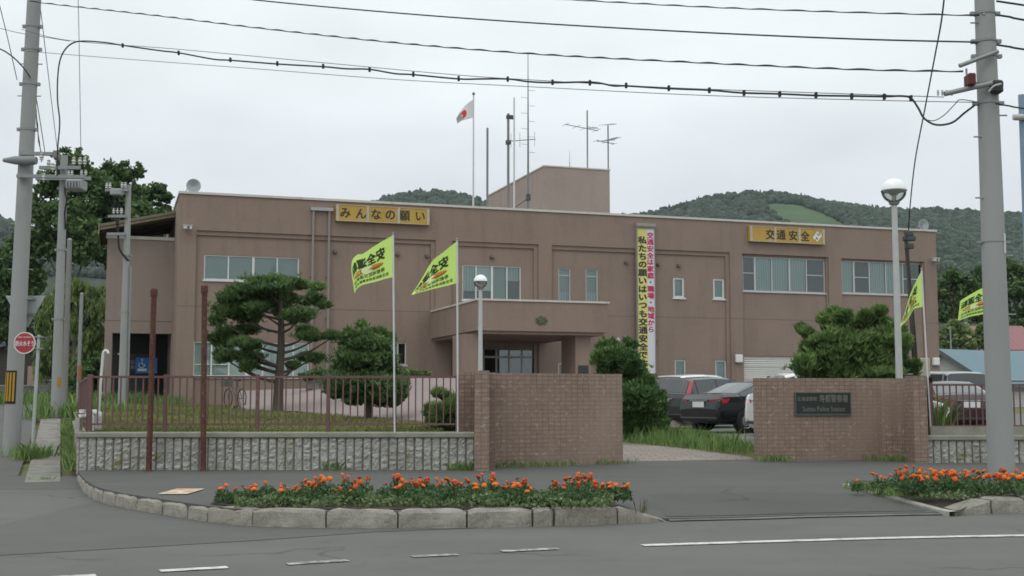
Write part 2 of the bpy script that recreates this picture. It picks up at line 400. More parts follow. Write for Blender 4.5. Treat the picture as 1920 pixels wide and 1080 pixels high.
# tile-paved drive through the gate
m, t, b = new_mat('pink pavers'); tcn = N(t, 'ShaderNodeTexCoord'); br = N(t, 'ShaderNodeTexBrick')
br.inputs['Scale'].default_value = 1; br.inputs['Brick Width'].default_value = .3; br.inputs['Row Height'].default_value = .3; br.inputs['Mortar Size'].default_value = .012
br.inputs['Color1'].default_value = (.27, .215, .19, 1); br.inputs['Color2'].default_value = (.225, .175, .155, 1); br.inputs['Mortar'].default_value = (.12, .10, .085, 1)
t.links.new(tcn.outputs['Object'], br.inputs['Vector']); n1 = noise(t, 1.2, 5)
c = mixc(t, rng_map(t, n1, .35, .7, 0, .5), br.outputs[0], (.19, .165, .145)); t.links.new(c, b.inputs['Base Color']); b.inputs['Roughness'].default_value = .85
bump(t, b, br.outputs['Fac'], -.3, .01); M_PAVER = m
rows = []
for Y in (22.55, 24, 26, 28, 30, 34):
    rows.append([Vector((x, Y, pw(Y, [(22.5, .197), (26, .33), (30, .40), (34, .42)]))) for x in (-1.5, 0, 2, 4, 5.2)])
for p in rows[0]: p.y = pw(p.x, FENCE) + .18
a = MB(); a.grid(rows); struct(a, 'driveway', M_PAVER)
a = MB(); a.grid([[Vector((x, y, terr(x, y) + .075)) for x in np.linspace(-6, 32, 20)] for y in (24.5, 26, 28, 30, 34, 40, 48, 56, 66)]); struct(a, 'parking_lot', M_LOT)

# darker apron of the drive-in, laid over the pavement
rows = []
for t in (0, .2, .4, .6, .8, 1):
    row = []
    for p in front:
        if 1.75 < p.x < 5.2:
            y0 = p.y + .06; ye = pw(p.x, [(1.7, 15.2), (2.2, 15.9), (4.6, 16.1), (5.2, 14.9)]); Y = lerp(y0 + .1, ye, t); xx = p.x - .35 * t * (1 if p.x < 2.6 else 0); row.append(Vector((xx, Y, zpav(xx, Y, y0) + .005)))
    rows.append(row)
a = MB(); a.grid(rows); struct(a, 'drive_apron', asphalt('apron asphalt', (0.096, 0.094, 0.086)))
# raised lawn and sloping forecourt
M_FORE = mat('forecourt pink paving', (0.25, 0.20, 0.188), .8, .08, 1.5, 30, .1, stain=(.20, .17, .16), stain_scale=.6)
EDGE = [(455, 771, 37), (480, 770, 36), (560, 771, 34), (620, 778, 31.5), (690, 785, 29), (800, 792, 26.5), (868, 797, 24.5), (960, 797, 23.8)]
CREST = [(448, 733, 46), (480, 731.5, 45.5), (575, 728, 44), (633, 722, 42.5), (747, 711, 40), (860, 704, 38), (920, 702, 37), (980, 702, 36)]
e = [P(*q) for q in EDGE]; cr = [P(*q) for q in CREST]
far = [Vector((c.x + (8 if i > 3 else 3), max(c.y + 3, 49.0 + i), 1.18)) for i, c in enumerate(cr)]
fr4 = [e, [lerp(p, q, .5) + Vector((0, 0, -.05)) for p, q in zip(e, cr)], cr, [lerp(p, q, .4) for p, q in zip(cr, far)], far]
fr4 = [[Vector((r_[0].x - .05, r_[0].y, .5))] + r_ + [r_[-1] + Vector((1.6 * q_, .2, -.35 * max(.3, r_[-1].z - .45))), Vector((r_[-1].x + 3.4 * q_, r_[-1].y + .4, .40))] for q_, r_ in zip((.12, .35, .8, 1, 1), fr4)]
a = MB(); a.grid(fr4); struct(a, 'forecourt', M_FORE)
a = MB(); a.box(-.35, .35, -.06, .06, 0, .012, 0, Matrix.Translation(P(752, 786.5, 28.6)) @ Matrix.Rotation(-.3, 4, 'Z')); struct(a, 'painted_line', paint('road paint', (.62, .61, .56), .7))
lawn_rows = []
for Y in (20.72, 22, 24, 26, 28, 30, 33, 36, 40, 45, 50, 55):
    x0 = xside(Y) + .12; x1 = pw(Y, [(20, -1.2), (23.5, -.9), (24.5, -.9), (29, -3.2), (34, -5.7), (37.5, -8), (40, -9.2), (47, -10.8), (55, -12)])
    lawn_rows.append([Vector((lerp(x0, x1, k / 8), Y, zlawn(Y) - .02)) for k in range(9)])
a = MB(); a.grid(lawn_rows); struct(a, 'lawn_soil', M_EARTH)
def in_lawn(n, y0=20.8, y1=47):
    pts = []
    while len(pts) < n:
        Y = y0 + (y1 - y0) * random.random() ** 1.5
        x0 = xside(Y) + .2; x1 = pw(Y, [(20, -1.3), (24.5, -1.0), (29, -3.3), (34, -5.8), (37.5, -8.1), (40, -9.3), (47, -10.9), (55, -12)])
        pts.append((random.uniform(x0, x1), Y, zlawn(Y) - .03))
    return pts
LF_GRASS = leaf_mat('lawn grass', (0.095, 0.13, 0.038), (0.28, 0.285, 0.11), .2)
LF_WEED = leaf_mat('weed grass', (0.095, 0.18, 0.048), (0.29, 0.40, 0.14), .3)
Bp = np.array(in_lawn(30000)); nn = np.sin(Bp[:, 0] * 1.3) * np.sin(Bp[:, 1] * .9 + 1)
tag(blades('lawn_grass', Bp, .085, .022, LF_GRASS, .5, tint=rng.uniform(.2, .9, len(Bp)) + .25 * nn), kind='stuff', label='short yellowing lawn grass behind the railing', cat='grass')

# road markings
a = MB()
def stripe(name, px_pts, w, z=.008):
    c = [G(*p, z) for p in px_pts]; c = catmull(c, 5) if len(c) > 2 else c; q = []
    for i, p in enumerate(c):
        d = (c[min(i + 1, len(c) - 1)] - c[max(i - 1, 0)]).normalized(); n = Vector((-d.y, d.x, 0)) * w / 2; q.append((p - n, p + n))
    mbs = MB(); mbs.grid([[x[0], x[1]] for x in q]); return struct(mbs, name, M_LINE)
M_LINE, t_, b_ = new_mat('worn road paint'); n1 = noise(t_, 7, 6, .7); n2 = noise(t_, 60, 3)
c_ = mixc(t_, rng_map(t_, n1, .46, .66, 0, .85), (.62, .62, .585), (.2, .195, .185)); c_ = mixc(t_, rng_map(t_, n2, .55, .75, 0, .4), c_, (.3, .3, .28))
t_.links.new(c_, b_.inputs['Base Color']); b_.inputs['Roughness'].default_value = .7
M_FAINT, t_, b_ = new_mat('faded road paint'); n1 = noise(t_, 9, 6, .7)
c_ = mixc(t_, rng_map(t_, n1, .36, .56), (.50, .50, .48), (.165, .16, .15)); t_.links.new(c_, b_.inputs['Base Color']); b_.inputs['Roughness'].default_value = .75
stripe('edge_line', ((1205, 1022), (1450, 1014.5), (1700, 1007.5), (1920, 1003.5), (2200, 999)), .14)
for i, q in enumerate((((300, 1070), (427, 1063)), ((538, 1057), (652, 1050)), ((772, 1043), (858, 1039)), ((940, 1033), (1046, 1028)), ((90, 1083), (180, 1078)))):
    o = stripe('lane_dash', q, .13)
    if i in (1, 2, 3): o.data.materials[0] = M_FAINT
stripe('stop_line', ((-60, 909.5), (50, 904)), .28, .014)

# ------------------------------------------------------------------ kerb stones
M_KERB, t, b = new_mat('kerb stone'); n1 = noise(t, 3.5, 6, .65); n2 = noise(t, 45, 4, .65); n3 = noise(t, 10, 5, .7, stretch=(.5, .5, 2.5))
c = mixc(t, rng_map(t, n1, .35, .68), (.17, .158, .13), (.34, .315, .265)); c = mixc(t, rng_map(t, n3, .5, .72, 0, .75), c, (.13, .118, .095)); c = mixc(t, rng_map(t, n2, .45, .75, 0, .6), c, (.42, .395, .345))
geo = N(t, 'ShaderNodeNewGeometry'); pn = rng_map(t, geo.outputs['Pointiness'], .52, .62); c = mixc(t, pn, c, (.42, .40, .35))
t.links.new(c, b.inputs['Base Color']); b.inputs['Roughness'].default_value = .9; bump(t, b, n2, .6, .012)
def kerb_stone(p0, p1, h0=.185, h1=.185, w=.17, label='', inner=None):
    d = (p1 - p0); ln = d.length; d.normalize(); n = Vector((-d.y, d.x, 0))
    if n.y < 0: n = -n
    bmx = bmesh.new(); K = 7; rows = []
    for i in range(K + 1):
        s_ = .012 + (ln - .024) * i / K; h = lerp(h0, h1, i / K)
        prof = [(0, -.05), (.004, h * .4), (.008, h - .03), (.035, h), (w - .02, h + .002), (w, h - .02), (w, -.05)]
        e_ = .045 if i in (0, K) else 0
        row = []
        for (o_, z) in prof:
            j = Vector((random.gauss(0, .004), random.gauss(0, .005), random.gauss(0, .004)))
            zz = z - (e_ * .5 if z > h - .04 else 0)
            row.append(d * s_ + n * (o_ + (e_ * .5 if o_ < .02 else 0)) + Vector((0, 0, max(zz, -.05))) + j)
        rows.append(row)
    k = len(rows[0]); m_ = MB(); m_.grid(rows); m_.poly(rows[0]); m_.poly(list(reversed(rows[-1])))
    o = m_.build('kerb_stone', M_KERB, smooth=28); o.location = p0
    return tag(o, label, 'kerb stone', 'kerb stones along the pavement edge')
kt = catmull(KB[:6], 8); seg = []; acc = 0; last = kt[0]; cut = [kt[0]]
for p in kt[1:]:
    acc += (p - last).length; last = p
    if acc > .62: cut.append(p); acc = 0
if (cut[-1] - KB[5]).length < .3: cut[-1] = KB[5]
else: cut.append(KB[5])
ordn = ['first', 'second', 'third', 'fourth', 'fifth', 'sixth', 'seventh', 'eighth', 'ninth', 'tenth', 'eleventh', 'twelfth', 'thirteenth', 'fourteenth', 'fifteenth', 'sixteenth']
for i, (p, q) in enumerate(zip(cut, cut[1:])):
    kerb_stone(p, q, .16 if i else .12, .165, .30 if i < 3 else .24, 'low concrete kerb stone in the curve at the street corner, %s from the side street' % ordn[i])
st = KB[5:13] + [KB[13]]
names = ['chipped kerb stone at the left end of the straight row, before the first marigolds', 'kerb stone below the left end of the long marigold bed', 'kerb stone third from the left in front of the long marigold bed', 'kerb stone at the middle of the row in front of the long marigold bed', 'kerb stone right of the middle of the row before the long marigold bed', 'very short kerb stone wedged in the row before the long marigold bed', 'long kerb stone below the right end of the marigold bed', 'kerb stone tapering down to the drive at the right end of the row']
mid_ = [KB[5], KB[6], KB[7], KB[8], KB[9], KB[10], KB[11], KB[12], KB[13]]
for i in range(8):
    kerb_stone(mid_[i], mid_[i + 1], .195 if i else .175, (.195 if i < 7 else .02), .19, names[i])
kr = [KR[0], G(1862, 963.5), KR[2], KR[3], KR[4], KR[5]]
kn = ['rounded kerb stone rising from the drive beside the right flower bed', 'kerb stone behind the rounded one, before the utility pole on the right']
for i in range(2): kerb_stone(kr[i], kr[i + 1], .03 if i == 0 else .185, .185, .3, kn[i])
for i in range(2, 7): kerb_stone(KR[i], KR[i + 1], .185, .185, .3, 'kerb stone along the right flower bed beyond the utility pole') if i < len(KR) - 1 else None
# flush kerb across the drive and slim edging of the right bed
a = MB(); dd = catmull(DR, 3)
a.grid([[p + Vector((0, -.02, .012)), p + Vector((0, .16, .036))] for p in dd]); struct(a, 'flush_kerb', mat('worn flush kerb', (.165, .16, .145), .9, .25, 3, 40, .3, stain=(.09, .088, .08), stain_scale=2, stain_lo=.45, stain_hi=.65))
fr_ = sorted([(p.x, p.y + .06) for p in front if p.x > 0])
def zfloor(X, Y): return zpav(X, Y, pw(X, fr_))
a = MB(); A_, B_ = G(1585, 912, .17), G(1787, 963.5, .03); d = (B_ - A_).normalized(); n = Vector((-d.y, d.x, 0)).normalized(); EDG = [A_.lerp(B_, k / 8) for k in range(9)]
for p in EDG: p.z = zfloor(p.x, p.y)
a.grid([[p - n * .05 + Vector((0, 0, h)) for p in EDG] for h in (-.1, .025)] + [[p + n * .05 + Vector((0, 0, h)) for p in EDG] for h in (.03, -.1)])
struct(a, 'bed_edging', M_CONC)
# concrete gutter covers along the side street
a = MB(); q = C0 - Vector((.52, 0, 0)) + SD * -1.0; nlat = Vector((SD.y, -SD.x, 0))
for i in range(46):
    p0 = q + SD * (i * .6); p1 = q + SD * (i * .6 + .575); z0, z1 = zst(p0.y) + .02, zst(p1.y) + .02
    z0 -= .005; z1 -= .005
    A1, B1 = p0 - nlat * .27, p0 + nlat * .27; C1, D1 = p1 + nlat * .27, p1 - nlat * .27
    v = [Vector((A1.x, A1.y, z0)), Vector((B1.x, B1.y, z0)), Vector((C1.x, C1.y, z1)), Vector((D1.x, D1.y, z1))]
    a.prism(v, (0, 0, -.1))
struct(a, 'gutter', mat('dirty gutter concrete', (0.235, 0.225, 0.195), 0.9, .25, 4, 40, .4, stain=(0.13, 0.125, 0.10), stain_scale=2.5, stain_lo=.48, stain_hi=.7))
# soil of the two flower beds
M_SOIL = mat('flower bed soil', (0.06, 0.047, 0.034), .95, .3, 6, 30, .8)
bl = [(k.x, k.y + .17) for k in catmull(KB[5:13], 3)]
a = MB(); a.grid([[Vector((x, y + .02, .19)) for x, y in bl], [Vector((x, y + .35, .225)) for x, y in bl], [Vector((x, y + .95, .2)) for x, y in bl], [Vector((x, y + 1.05, .15)) for x, y in bl]]); struct(a, 'flower_bed', M_SOIL)
br_ = [p + n * .05 + Vector((0, 0, -.012)) for p in (EDG[0], EDG[4], EDG[8])] + [KR[1] + Vector((.05, .3, .15)), KR[2] + Vector((0, .3, .16)), KR[4] + Vector((0, .3, .16))]
bk_ = [G(1605, 905, .17), G(1700, 905, .17), G(1790, 905, .17), G(1860, 905, .17), G(1925, 905, .17), G(2100, 905, .17)]
a = MB(); a.grid([[p + Vector((0, 0, .02)) for p in br_], [lerp(p, q, .5) + Vector((0, 0, .06)) for p, q in zip(br_, bk_)], [q + Vector((0, 0, .02)) for q in bk_]]); struct(a, 'flower_bed', M_SOIL)
# tactile notice plate on the pavement
pl = thing('pavement_plate', 'faded orange and white notice plate stuck to the pavement by the corner kerb', 'floor sign', G(341, 921.5, .19))
a = MB(); a.box(-.18, .18, -.42, .42, 0, .006); a.build('plate', mat('faded cream plate', (.58, .52, .40), .7, .15, 9, 50, 0), pl)
a = MB()
for x, y, w_, h_ in ((-.09, .25, .14, .2), (.10, -.05, .1, .3), (-.08, -.2, .16, .12), (.06, .3, .16, .08)): a.box(x - w_ / 2, x + w_ / 2, y - h_ / 2, y + h_ / 2, .006, .008)
a.build('print', mat('faded orange print', (.55, .24, .10), .7, .25, 12, 50, 0), pl)
# ------------------------------------------------------------------ police station
def stucco(name, col, dark, bs=.4):
    m, t, b = new_mat(name)
    n1 = noise(t, .5, 5, .6); n2 = noise(t, 28, 3, .6); n3 = noise(t, 1.1, 5, .65, stretch=(1.6, 1.6, .22)); n4 = noise(t, 7, 4, .6)
    c = mixc(t, rng_map(t, n1, .3, .7), tuple(x * .93 for x in col), tuple(x * 1.07 for x in col))
    c = mixc(t, rng_map(t, n3, .50, .76, 0, .5), c, dark); c = mixc(t, rng_map(t, n2, .35, .7, 0, .35), c, dark); c = mixc(t, rng_map(t, n4, .45, .7, 0, .18), c, tuple(x * 1.25 for x in col))
    t.links.new(c, b.inputs['Base Color']); b.inputs['Roughness'].default_value = .9; b.inputs['Specular IOR Level'].default_value = .2; bump(t, b, n2, bs, .02); return m
M_WALL = stucco('brown stucco', (.275, .207, .170), (.175, .133, .108)); M_TOWER = stucco('pale brown stucco', (.36, .30, .265), (.26, .215, .19)); M_ANNEX = stucco('beige brown stucco', (.30, .245, .21), (.21, .172, .15))
M_CAP = mat('pale parapet capping', (.56, .54, .49), .6, .1, 2, 30, .05, stain=(.40, .38, .34)); M_ALU = mat('aluminium frame', (.50, .51, .50), .45, .06, 3, 30, 0); M_ALUD = mat('dull aluminium frame', (.36, .37, .36), .5, .06, 3, 30, 0)
M_WHITEF = mat('white window frame', (.66, .66, .64), .5, .05, 3, 30, 0)
GL = glass_mat('window glass', (.86, .92, .90), .06); GLD = glass_mat('door glass', (.45, .52, .5), .12)
M_BLIND, t, b = new_mat('grey green blind'); wv = N(t, 'ShaderNodeTexWave', bands_direction='Z'); wv.inputs['Scale'].default_value = 6.5; tcn = N(t, 'ShaderNodeTexCoord'); t.links.new(tcn.outputs['Object'], wv.inputs[0])
c = mixc(t, wv.outputs['Fac'], (.20, .245, .232), (.33, .385, .365)); t.links.new(c, b.inputs['Base Color']); b.inputs['Roughness'].default_value = .7
M_CURT, t, b = new_mat('pale curtain'); wv = N(t, 'ShaderNodeTexWave', bands_direction='X'); wv.inputs['Scale'].default_value = 3.2; wv.inputs['Distortion'].default_value = 2; tcn = N(t, 'ShaderNodeTexCoord'); t.links.new(tcn.outputs['Object'], wv.inputs[0])
c = mixc(t, wv.outputs['Fac'], (.50, .53, .51), (.66, .68, .66)); t.links.new(c, b.inputs['Base Color']); b.inputs['Roughness'].default_value = .9
M_CURT2, t, b = new_mat('grey curtain'); wv = N(t, 'ShaderNodeTexWave', bands_direction='X'); wv.inputs['Scale'].default_value = 2.4; wv.inputs['Distortion'].default_value = 2; tcn = N(t, 'ShaderNodeTexCoord'); t.links.new(tcn.outputs['Object'], wv.inputs[0])
c = mixc(t, wv.outputs['Fac'], (.30, .33, .34), (.44, .47, .47)); t.links.new(c, b.inputs['Base Color']); b.inputs['Roughness'].default_value = .9
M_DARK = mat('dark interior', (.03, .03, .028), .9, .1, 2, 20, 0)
ST = thing('police_station', 'long two-storey brown stucco police station with white parapet edge and porch', 'building', BO, BA)
LEN = fac(1754, 433)[0]; ZT = 9.83; REC = .14
ZT = (fac(331, 364)[1] + fac(1754, 433.5)[1]) / 2
zg = fac(370, 431)[1]; zg2 = fac(815, 452)[1]; ZG = (zg + zg2 + fac(1365, 472)[1]) / 3
ZB = .30
def S(px, py=560): return fac(px, py, REC)[0]
def rect(x0, x1, y0, y1):              # pixel corners measured at the left edge, on the recessed wall
    s0, z1 = fac(x0, y0, REC); _, z0 = fac(x0, y1, REC); s1 = S(x1, y0); return [s0, s1, z0, z1]
W = {}
W['A'] = rect(383, 561, 477, 524); W['B'] = rect(867, 977, 496, 562); W['C'] = rect(1047, 1070, 502, 565.5); W['D'] = rect(1098, 1121, 504, 566.5)
W['E'] = rect(1262, 1283, 520, 558); W['F'] = rect(1337, 1358, 522, 560); W['G'] = rect(1265, 1286, 674, 716); W['H'] = rect(1341, 1362, 675, 716)
W['I'] = rect(1392, 1546, 480, 545); W['J'] = rect(1577, 1729, 488, 549); W['K'] = rect(363, 580, 640, 706); W['L'] = rect(731, 762, 642, 684)
W['M'] = rect(905, 1005, 655, 716); W['N'] = rect(1047, 1068, 681, 712); W['O'] = rect(856, 866, 668, 712)
W['P'] = rect(1393, 1560, 667, 760); W['Q'] = rect(1590, 1738, 671, 760)
W['P'][2] = W['Q'][2] = .42; W['M'][2] = 1.2
PAN = [(S(365, 560), S(815)), (S(845), S(1008)), (S(1033), S(1367)), (S(1390), S(1552)), (S(1576), S(1732))]
ztopI = fac(1392, 476, REC)[1]; ztopJ = fac(1577, 485, REC)[1]
w = MB()
# recessed wall with openings
xs_ = sorted(set([0, LEN] + [v for r in W.values() for v in r[:2]])); zs_ = sorted(set([ZB, ZG] + [v for r in W.values() for v in r[2:]]))
for i in range(len(xs_) - 1):
    for j in range(len(zs_) - 1):
        cx, cz = (xs_[i] + xs_[i + 1]) / 2, (zs_[j] + zs_[j + 1]) / 2
        if any(r[0] < cx < r[1] and r[2] < cz < r[3] for r in W.values()): continue
        w.quad((xs_[i], REC, zs_[j]), (xs_[i + 1], REC, zs_[j]), (xs_[i + 1], REC, zs_[j + 1]), (xs_[i], REC, zs_[j + 1]))
for r in W.values():
    s0, s1, z0, z1 = r; y1 = REC + .16
    w.quad((s0, REC, z0), (s0, y1, z0), (s0, y1, z1), (s0, REC, z1)); w.quad((s1, REC, z1), (s1, y1, z1), (s1, y1, z0), (s1, REC, z0))
    w.quad((s0, REC, z1), (s0, y1, z1), (s1, y1, z1), (s1, REC, z1)); w.quad((s1, REC, z0), (s1, y1, z0), (s0, y1, z0), (s0, REC, z0))
# proud frieze, piers and the stepped reveals round each bay
w.box(0, LEN, 0, REC, ZG, ZT)
edges = [0] + [v for p in PAN for v in p] + [LEN]
for i in range(0, len(edges), 2): w.box(edges[i], edges[i + 1], 0, REC, ZB, ZG)
for k, (a0, a1) in enumerate(PAN):
    zt = ZG if k < 3 else (ztopI if k == 3 else ztopJ)
    if k >= 3: w.box(a0, a1, 0, REC, zt, ZG)
    st_ = .26 if k < 3 else .07
    if k < 3: w.box(a0, a1, .07, REC, zt - .19, zt)
    zz = zt - .19 if k < 3 else zt
    if k < 3: w.box(a1 - .2, a1, .07, REC, ZB, zz)
    else: w.box(a1 - .10, a1, .07, REC, ZB, zz)
D_ = 14.0
# side, back and roof
w.quad((0, D_, ZB), (0, REC, ZB), (0, REC, ZT), (0, D_, ZT)); w.quad((LEN, REC, ZB), (LEN, D_, ZB), (LEN, D_, ZT), (LEN, REC, ZT)); w.quad((LEN, D_, ZB), (0, D_, ZB), (0, D_, ZT), (LEN, D_, ZT))
w.quad((0, REC, ZT - .3), (LEN, REC, ZT - .3), (LEN, D_, ZT - .3), (0, D_, ZT - .3))
w.build('wall', M_WALL, ST)
a = MB(); a.box(-.05, LEN + .05, -.06, .30, ZT + .001, ZT + .10); a.box(-.05, .30, .302, D_, ZT + .001, ZT + .10); a.box(LEN - .3, LEN + .05, .302, D_, ZT + .001, ZT + .10); a.build('parapet_capping', M_CAP, ST)
a = MB(); zj = fac(757, 583)[1]
# thin floor joint scored into the piers
for i in range(0, len(edges), 2): a.box(edges[i] + .002, edges[i + 1] - .002, -.004, 0.001, zj - .012, zj + .012)
for (a0, a1) in PAN: a.box(a0 + .002, a1 - .21, REC - .004, REC + .001, zj - .01, zj + .01)
a.build('floor_joint', mat('joint line', (.15, .115, .10), .9, .1), ST)

def window(key, mull, M=M_ALU, fw=.05, blind=M_BLIND, backs=None, rails=(), thick=(), sill=True, name='window', gl=None, label=None):
    """mull: pixel x of the mullions; backs: (from, to, drop, material) of each blind, curtain or dark sheet imitating an unlit room, as fractions"""
    s0, s1, z0, z1 = W[key]; y0, y1 = REC + .04, REC + .11; f = MB()
    f.box(s0, s1, y0, y1, z1 - fw, z1); f.box(s0, s1, y0, y1, z0, z0 + fw); f.box(s0, s0 + fw, y0, y1, z0 + fw, z1 - fw); f.box(s1 - fw, s1, y0, y1, z0 + fw, z1 - fw)
    for k, px in enumerate(mull):
        c = S(px); h = fw * (.95 if k in thick else .55); f.box(c - h, c + h, y0 + .004, y1 - .004, z0 + fw, z1 - fw)
    ed = [s0] + [S(px) for px in mull] + [s1]
    for (i, fr) in rails: f.box(ed[i] + fw, ed[i + 1] - fw, y0 + .01, y1 - .02, lerp(z0, z1, fr) - .018, lerp(z0, z1, fr) + .018)
    o = f.build(name, M, ST)
    if label: o['label'] = label
    g = MB(); g.box(s0 + .02, s1 - .02, REC + .07, REC + .078, z0 + .02, z1 - .02); g.build('pane', gl or GL, o)
    if sill: q = MB(); q.box(s0 - .05, s1 + .05, REC - .06, REC + .04, z0 - .07, z0); q.build('sill', M, o)
    bk = MB(); k_ = 0; ms = []
    for (f0, f1, drop, mm) in (backs or [(0, 1, 1, blind)]):
        if mm not in ms: ms.append(mm)
        bk.quad((lerp(s0, s1, f0), REC + .14 + .012 * k_, lerp(z1, z0, drop)), (lerp(s0, s1, f1), REC + .14 + .012 * k_, lerp(z1, z0, drop)), (lerp(s0, s1, f1), REC + .14 + .012 * k_, z1), (lerp(s0, s1, f0), REC + .14 + .012 * k_, z1), ms.index(mm)); k_ += 1
    if ms: bk.build('blind' if ms[0] is M_BLIND else 'curtain', ms, o)  # dark sheets standing in for unlit rooms are built in here as well
    return o
DARK_ROOM = [(0, 1, 1, M_DARK)]  # a plain dark sheet painted as the unlit room behind the pane
window('A', (427, 474, 519), thick=(1,), M=M_WHITEF)
window('B', (893, 923, 951), thick=(1,), M=M_WHITEF, backs=[(0, .25, .74, M_CURT2), (.25, .5, .72, M_CURT), (.5, .75, 1, M_BLIND), (.75, .99, .42, M_CURT2), (0, 1, 1.0, M_DARK)])
window('C', (), backs=[(0, 1, .7, M_BLIND), (0, 1, 1, M_CURT2)], rails=((0, .78),)); window('D', (), backs=[(0, 1, .7, M_BLIND), (0, 1, 1, M_CURT2)], rails=((0, .78),))
for k in 'EF': window(k, (), M=M_WHITEF, fw=.09)
for k in 'GH': window(k, (), M=M_ALU, fw=.08)
window('I', (1417, 1449, 1482, 1514), thick=(0, 2), backs=[(.16, .79, 1, M_CURT2), (0, 1, 1.0, M_DARK)], rails=((0, .52), (4, .52)), fw=.045)
window('J', (1603, 1632, 1663, 1695), thick=(0,), backs=[(0, .16, 1, M_CURT2), (.36, .78, 1, M_CURT2), (0, 1, 1.0, M_DARK)], rails=((1, .5), (4, .5)), fw=.045)
window('K', (399, 432, 465, 495, 523, 552), thick=(2,), M=M_WHITEF, backs=[(0, 1, 1, M_CURT)], rails=((0, .35), (1, .35)), fw=.06)
window('L', (747,), backs=[(0, .45, 1, M_CURT), (0, 1, 1, M_DARK)])
window('N', (), backs=DARK_ROOM, M=M_WHITEF); window('O', (), backs=DARK_ROOM, sill=False)
# glazed entrance doors with a transom
s0, s1, z0, z1 = W['M']; e_ = MB(); ed = [s0 + .05 + (s1 - s0 - .1) * k / 4 for k in range(5)]; zt_ = fac(905, 669, REC)[1]
for x in ed: e_.box(x - .04, x + .04, REC + .03, REC + .11, z0, z1)
for i in range(4):
    e_.box(ed[i] + .04, ed[i + 1] - .04, REC + .04, REC + .10, zt_ - .05, zt_ + .05); e_.box(ed[i] + .04, ed[i + 1] - .04, REC + .04, REC + .10, z0, z0 + .1)
o = e_.build('entrance_door', M_ALUD, ST)
g = MB(); g.box(s0 + .02, s1 - .02, REC + .065, REC + .072, z0 + .02, z1 - .02); g.build('pane', GLD, o)
g = MB()
for i in (0, 1, 2, 3): g.tube([(ed[i] + (.25 if i % 2 else .75) * (ed[i + 1] - ed[i]), REC + .01, z) for z in (z0 + .9, z0 + 1.3)], .015, 6)
g.build('handle', M_ALU, o)
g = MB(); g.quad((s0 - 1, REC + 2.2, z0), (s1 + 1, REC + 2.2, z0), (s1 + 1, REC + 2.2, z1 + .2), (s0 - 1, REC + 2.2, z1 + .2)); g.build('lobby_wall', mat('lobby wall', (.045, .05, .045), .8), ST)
# roller shutters
M_SHUT = mat('cream roller shutter', (.60, .59, .55), .5, .05, 2, 20, 0)
for k in 'PQ':
    s0, s1, z0, z1 = W[k]; g = MB(); n = 30; h = (z1 - z0) / n; prof = []
    for i in range(n):
        z = z0 + i * h; prof += [(REC + .10, z), (REC + .07, z + h * .35), (REC + .07, z + h * .65), (REC + .10, z + h * .98)]
    g.grid([[(x, y, z) for y, z in prof] for x in (s1, s0)])
    for i in (7, 13, 19, 25): g.box(s0, s1, REC + .055, REC + .069, z0 + i * h - .02, z0 + i * h + .02)
    o = g.build('garage_shutter', M_SHUT, ST); g = MB(); g.box((s0 + s1) / 2 - .15, (s0 + s1) / 2 + .15, REC + .03, REC + .06, z0 + .5, z0 + .56); g.build('handle', M_ALUD, o)
# small vents
vt = MB(); 
for k, (px, py, pr) in enumerate(((628, 472, 1), (745, 477, 1), (800, 480, 1), (922, 482, 1), (1173, 492, 1), (1234, 496, 1), (1272, 498, 1), (1158, 637, 1), (1173, 637, 1), (1229, 640, 1))):
    s_, z_ = fac(px, py, REC); g = MB(); g.lathe([(.001, -.16), (.07, -.16), (.095, -.10), (.095, 0), (.001, 0)], (s_, REC, z_), 10, 0, 'y')
    g.build('vent', mat('brown vent cowl', (.16, .13, .115), .6) if k not in (7, 8) else M_ALU, ST)
# drain pipes with their head box
s0, s1 = S(584), S(614); zc = fac(584, 389, 0)[1]
g = MB(); g.box(s0 - .12, s1 + .15, -.16, -.001, zc - .14, zc); o = g.build('drain_box', M_ALUD, ST)
M_PIPE = mat('grey brown drainpipe', (.27, .235, .215), .55, .08, 3, 30, 0)
for s_ in (s0, s1):
    g = MB(); g.tube([(s_, -.07, zc - .14), (s_, -.07, ZG + .1), (s_, -.05, ZG - .2), (s_, -.05, 1.2)], .055, 8)
    for z in (8.4, 6.6, 4.8, 3.0): g.box(s_ - .08, s_ + .08, -.012, REC, z, z + .05)
    g.build('drainpipe', M_PIPE, ST)

# porch canopy in front of the entrance
cs = fac(808, 587, 0)[0]; ce = cs + 5.5; cd_ = -7.1
pcorner = BO + BX * cs + BY * cd_; zc1 = L(895, 563, pcorner, pcorner + BX).z; zc0 = L(895, 625, pcorner, pcorner + BX).z
g = MB(); g.box(cs, ce, cd_, -.002, zc0 + .12, zc1)
g.box(cs + .12, ce - .14, cd_ + .12, -.002, zc0, zc0 + .118); g.build('canopy', M_WALL, ST)
g = MB(); g.box(cs - .04, ce + .06, cd_ - .05, cd_ + .25, zc1 + .001, zc1 + .075); g.box(cs - .04, cs + .25, cd_ + .252, -.004, zc1 + .001, zc1 + .075); g.box(ce - .2, ce + .06, cd_ + .252, -.004, zc1 + .001, zc1 + .075); g.build('canopy_capping', M_CAP, ST)
def pf(px, off):                       # along-position on the plane off metres behind the facade
    A = BO + BY * off; p = L(px, 660, A, A + BX); return (p - A).dot(BX)
yo = cd_ + .45
g = MB(); g.box(pf(868, yo), pf(901, yo), yo, yo + 1.5, .4, zc0 - .002); g.build('porch_column', M_WALL, ST)
g = MB(); g.box(pf(1079, yo), pf(1108, yo), yo, yo + 1.6, .4, zc0 - .002); pc = g.build('porch_column', M_WALL, ST)
A_ = BO + BY * yo
x0_, x1_ = pf(1084, yo), pf(1103, yo); zz1 = L(1084, 685, A_, A_ + BX).z
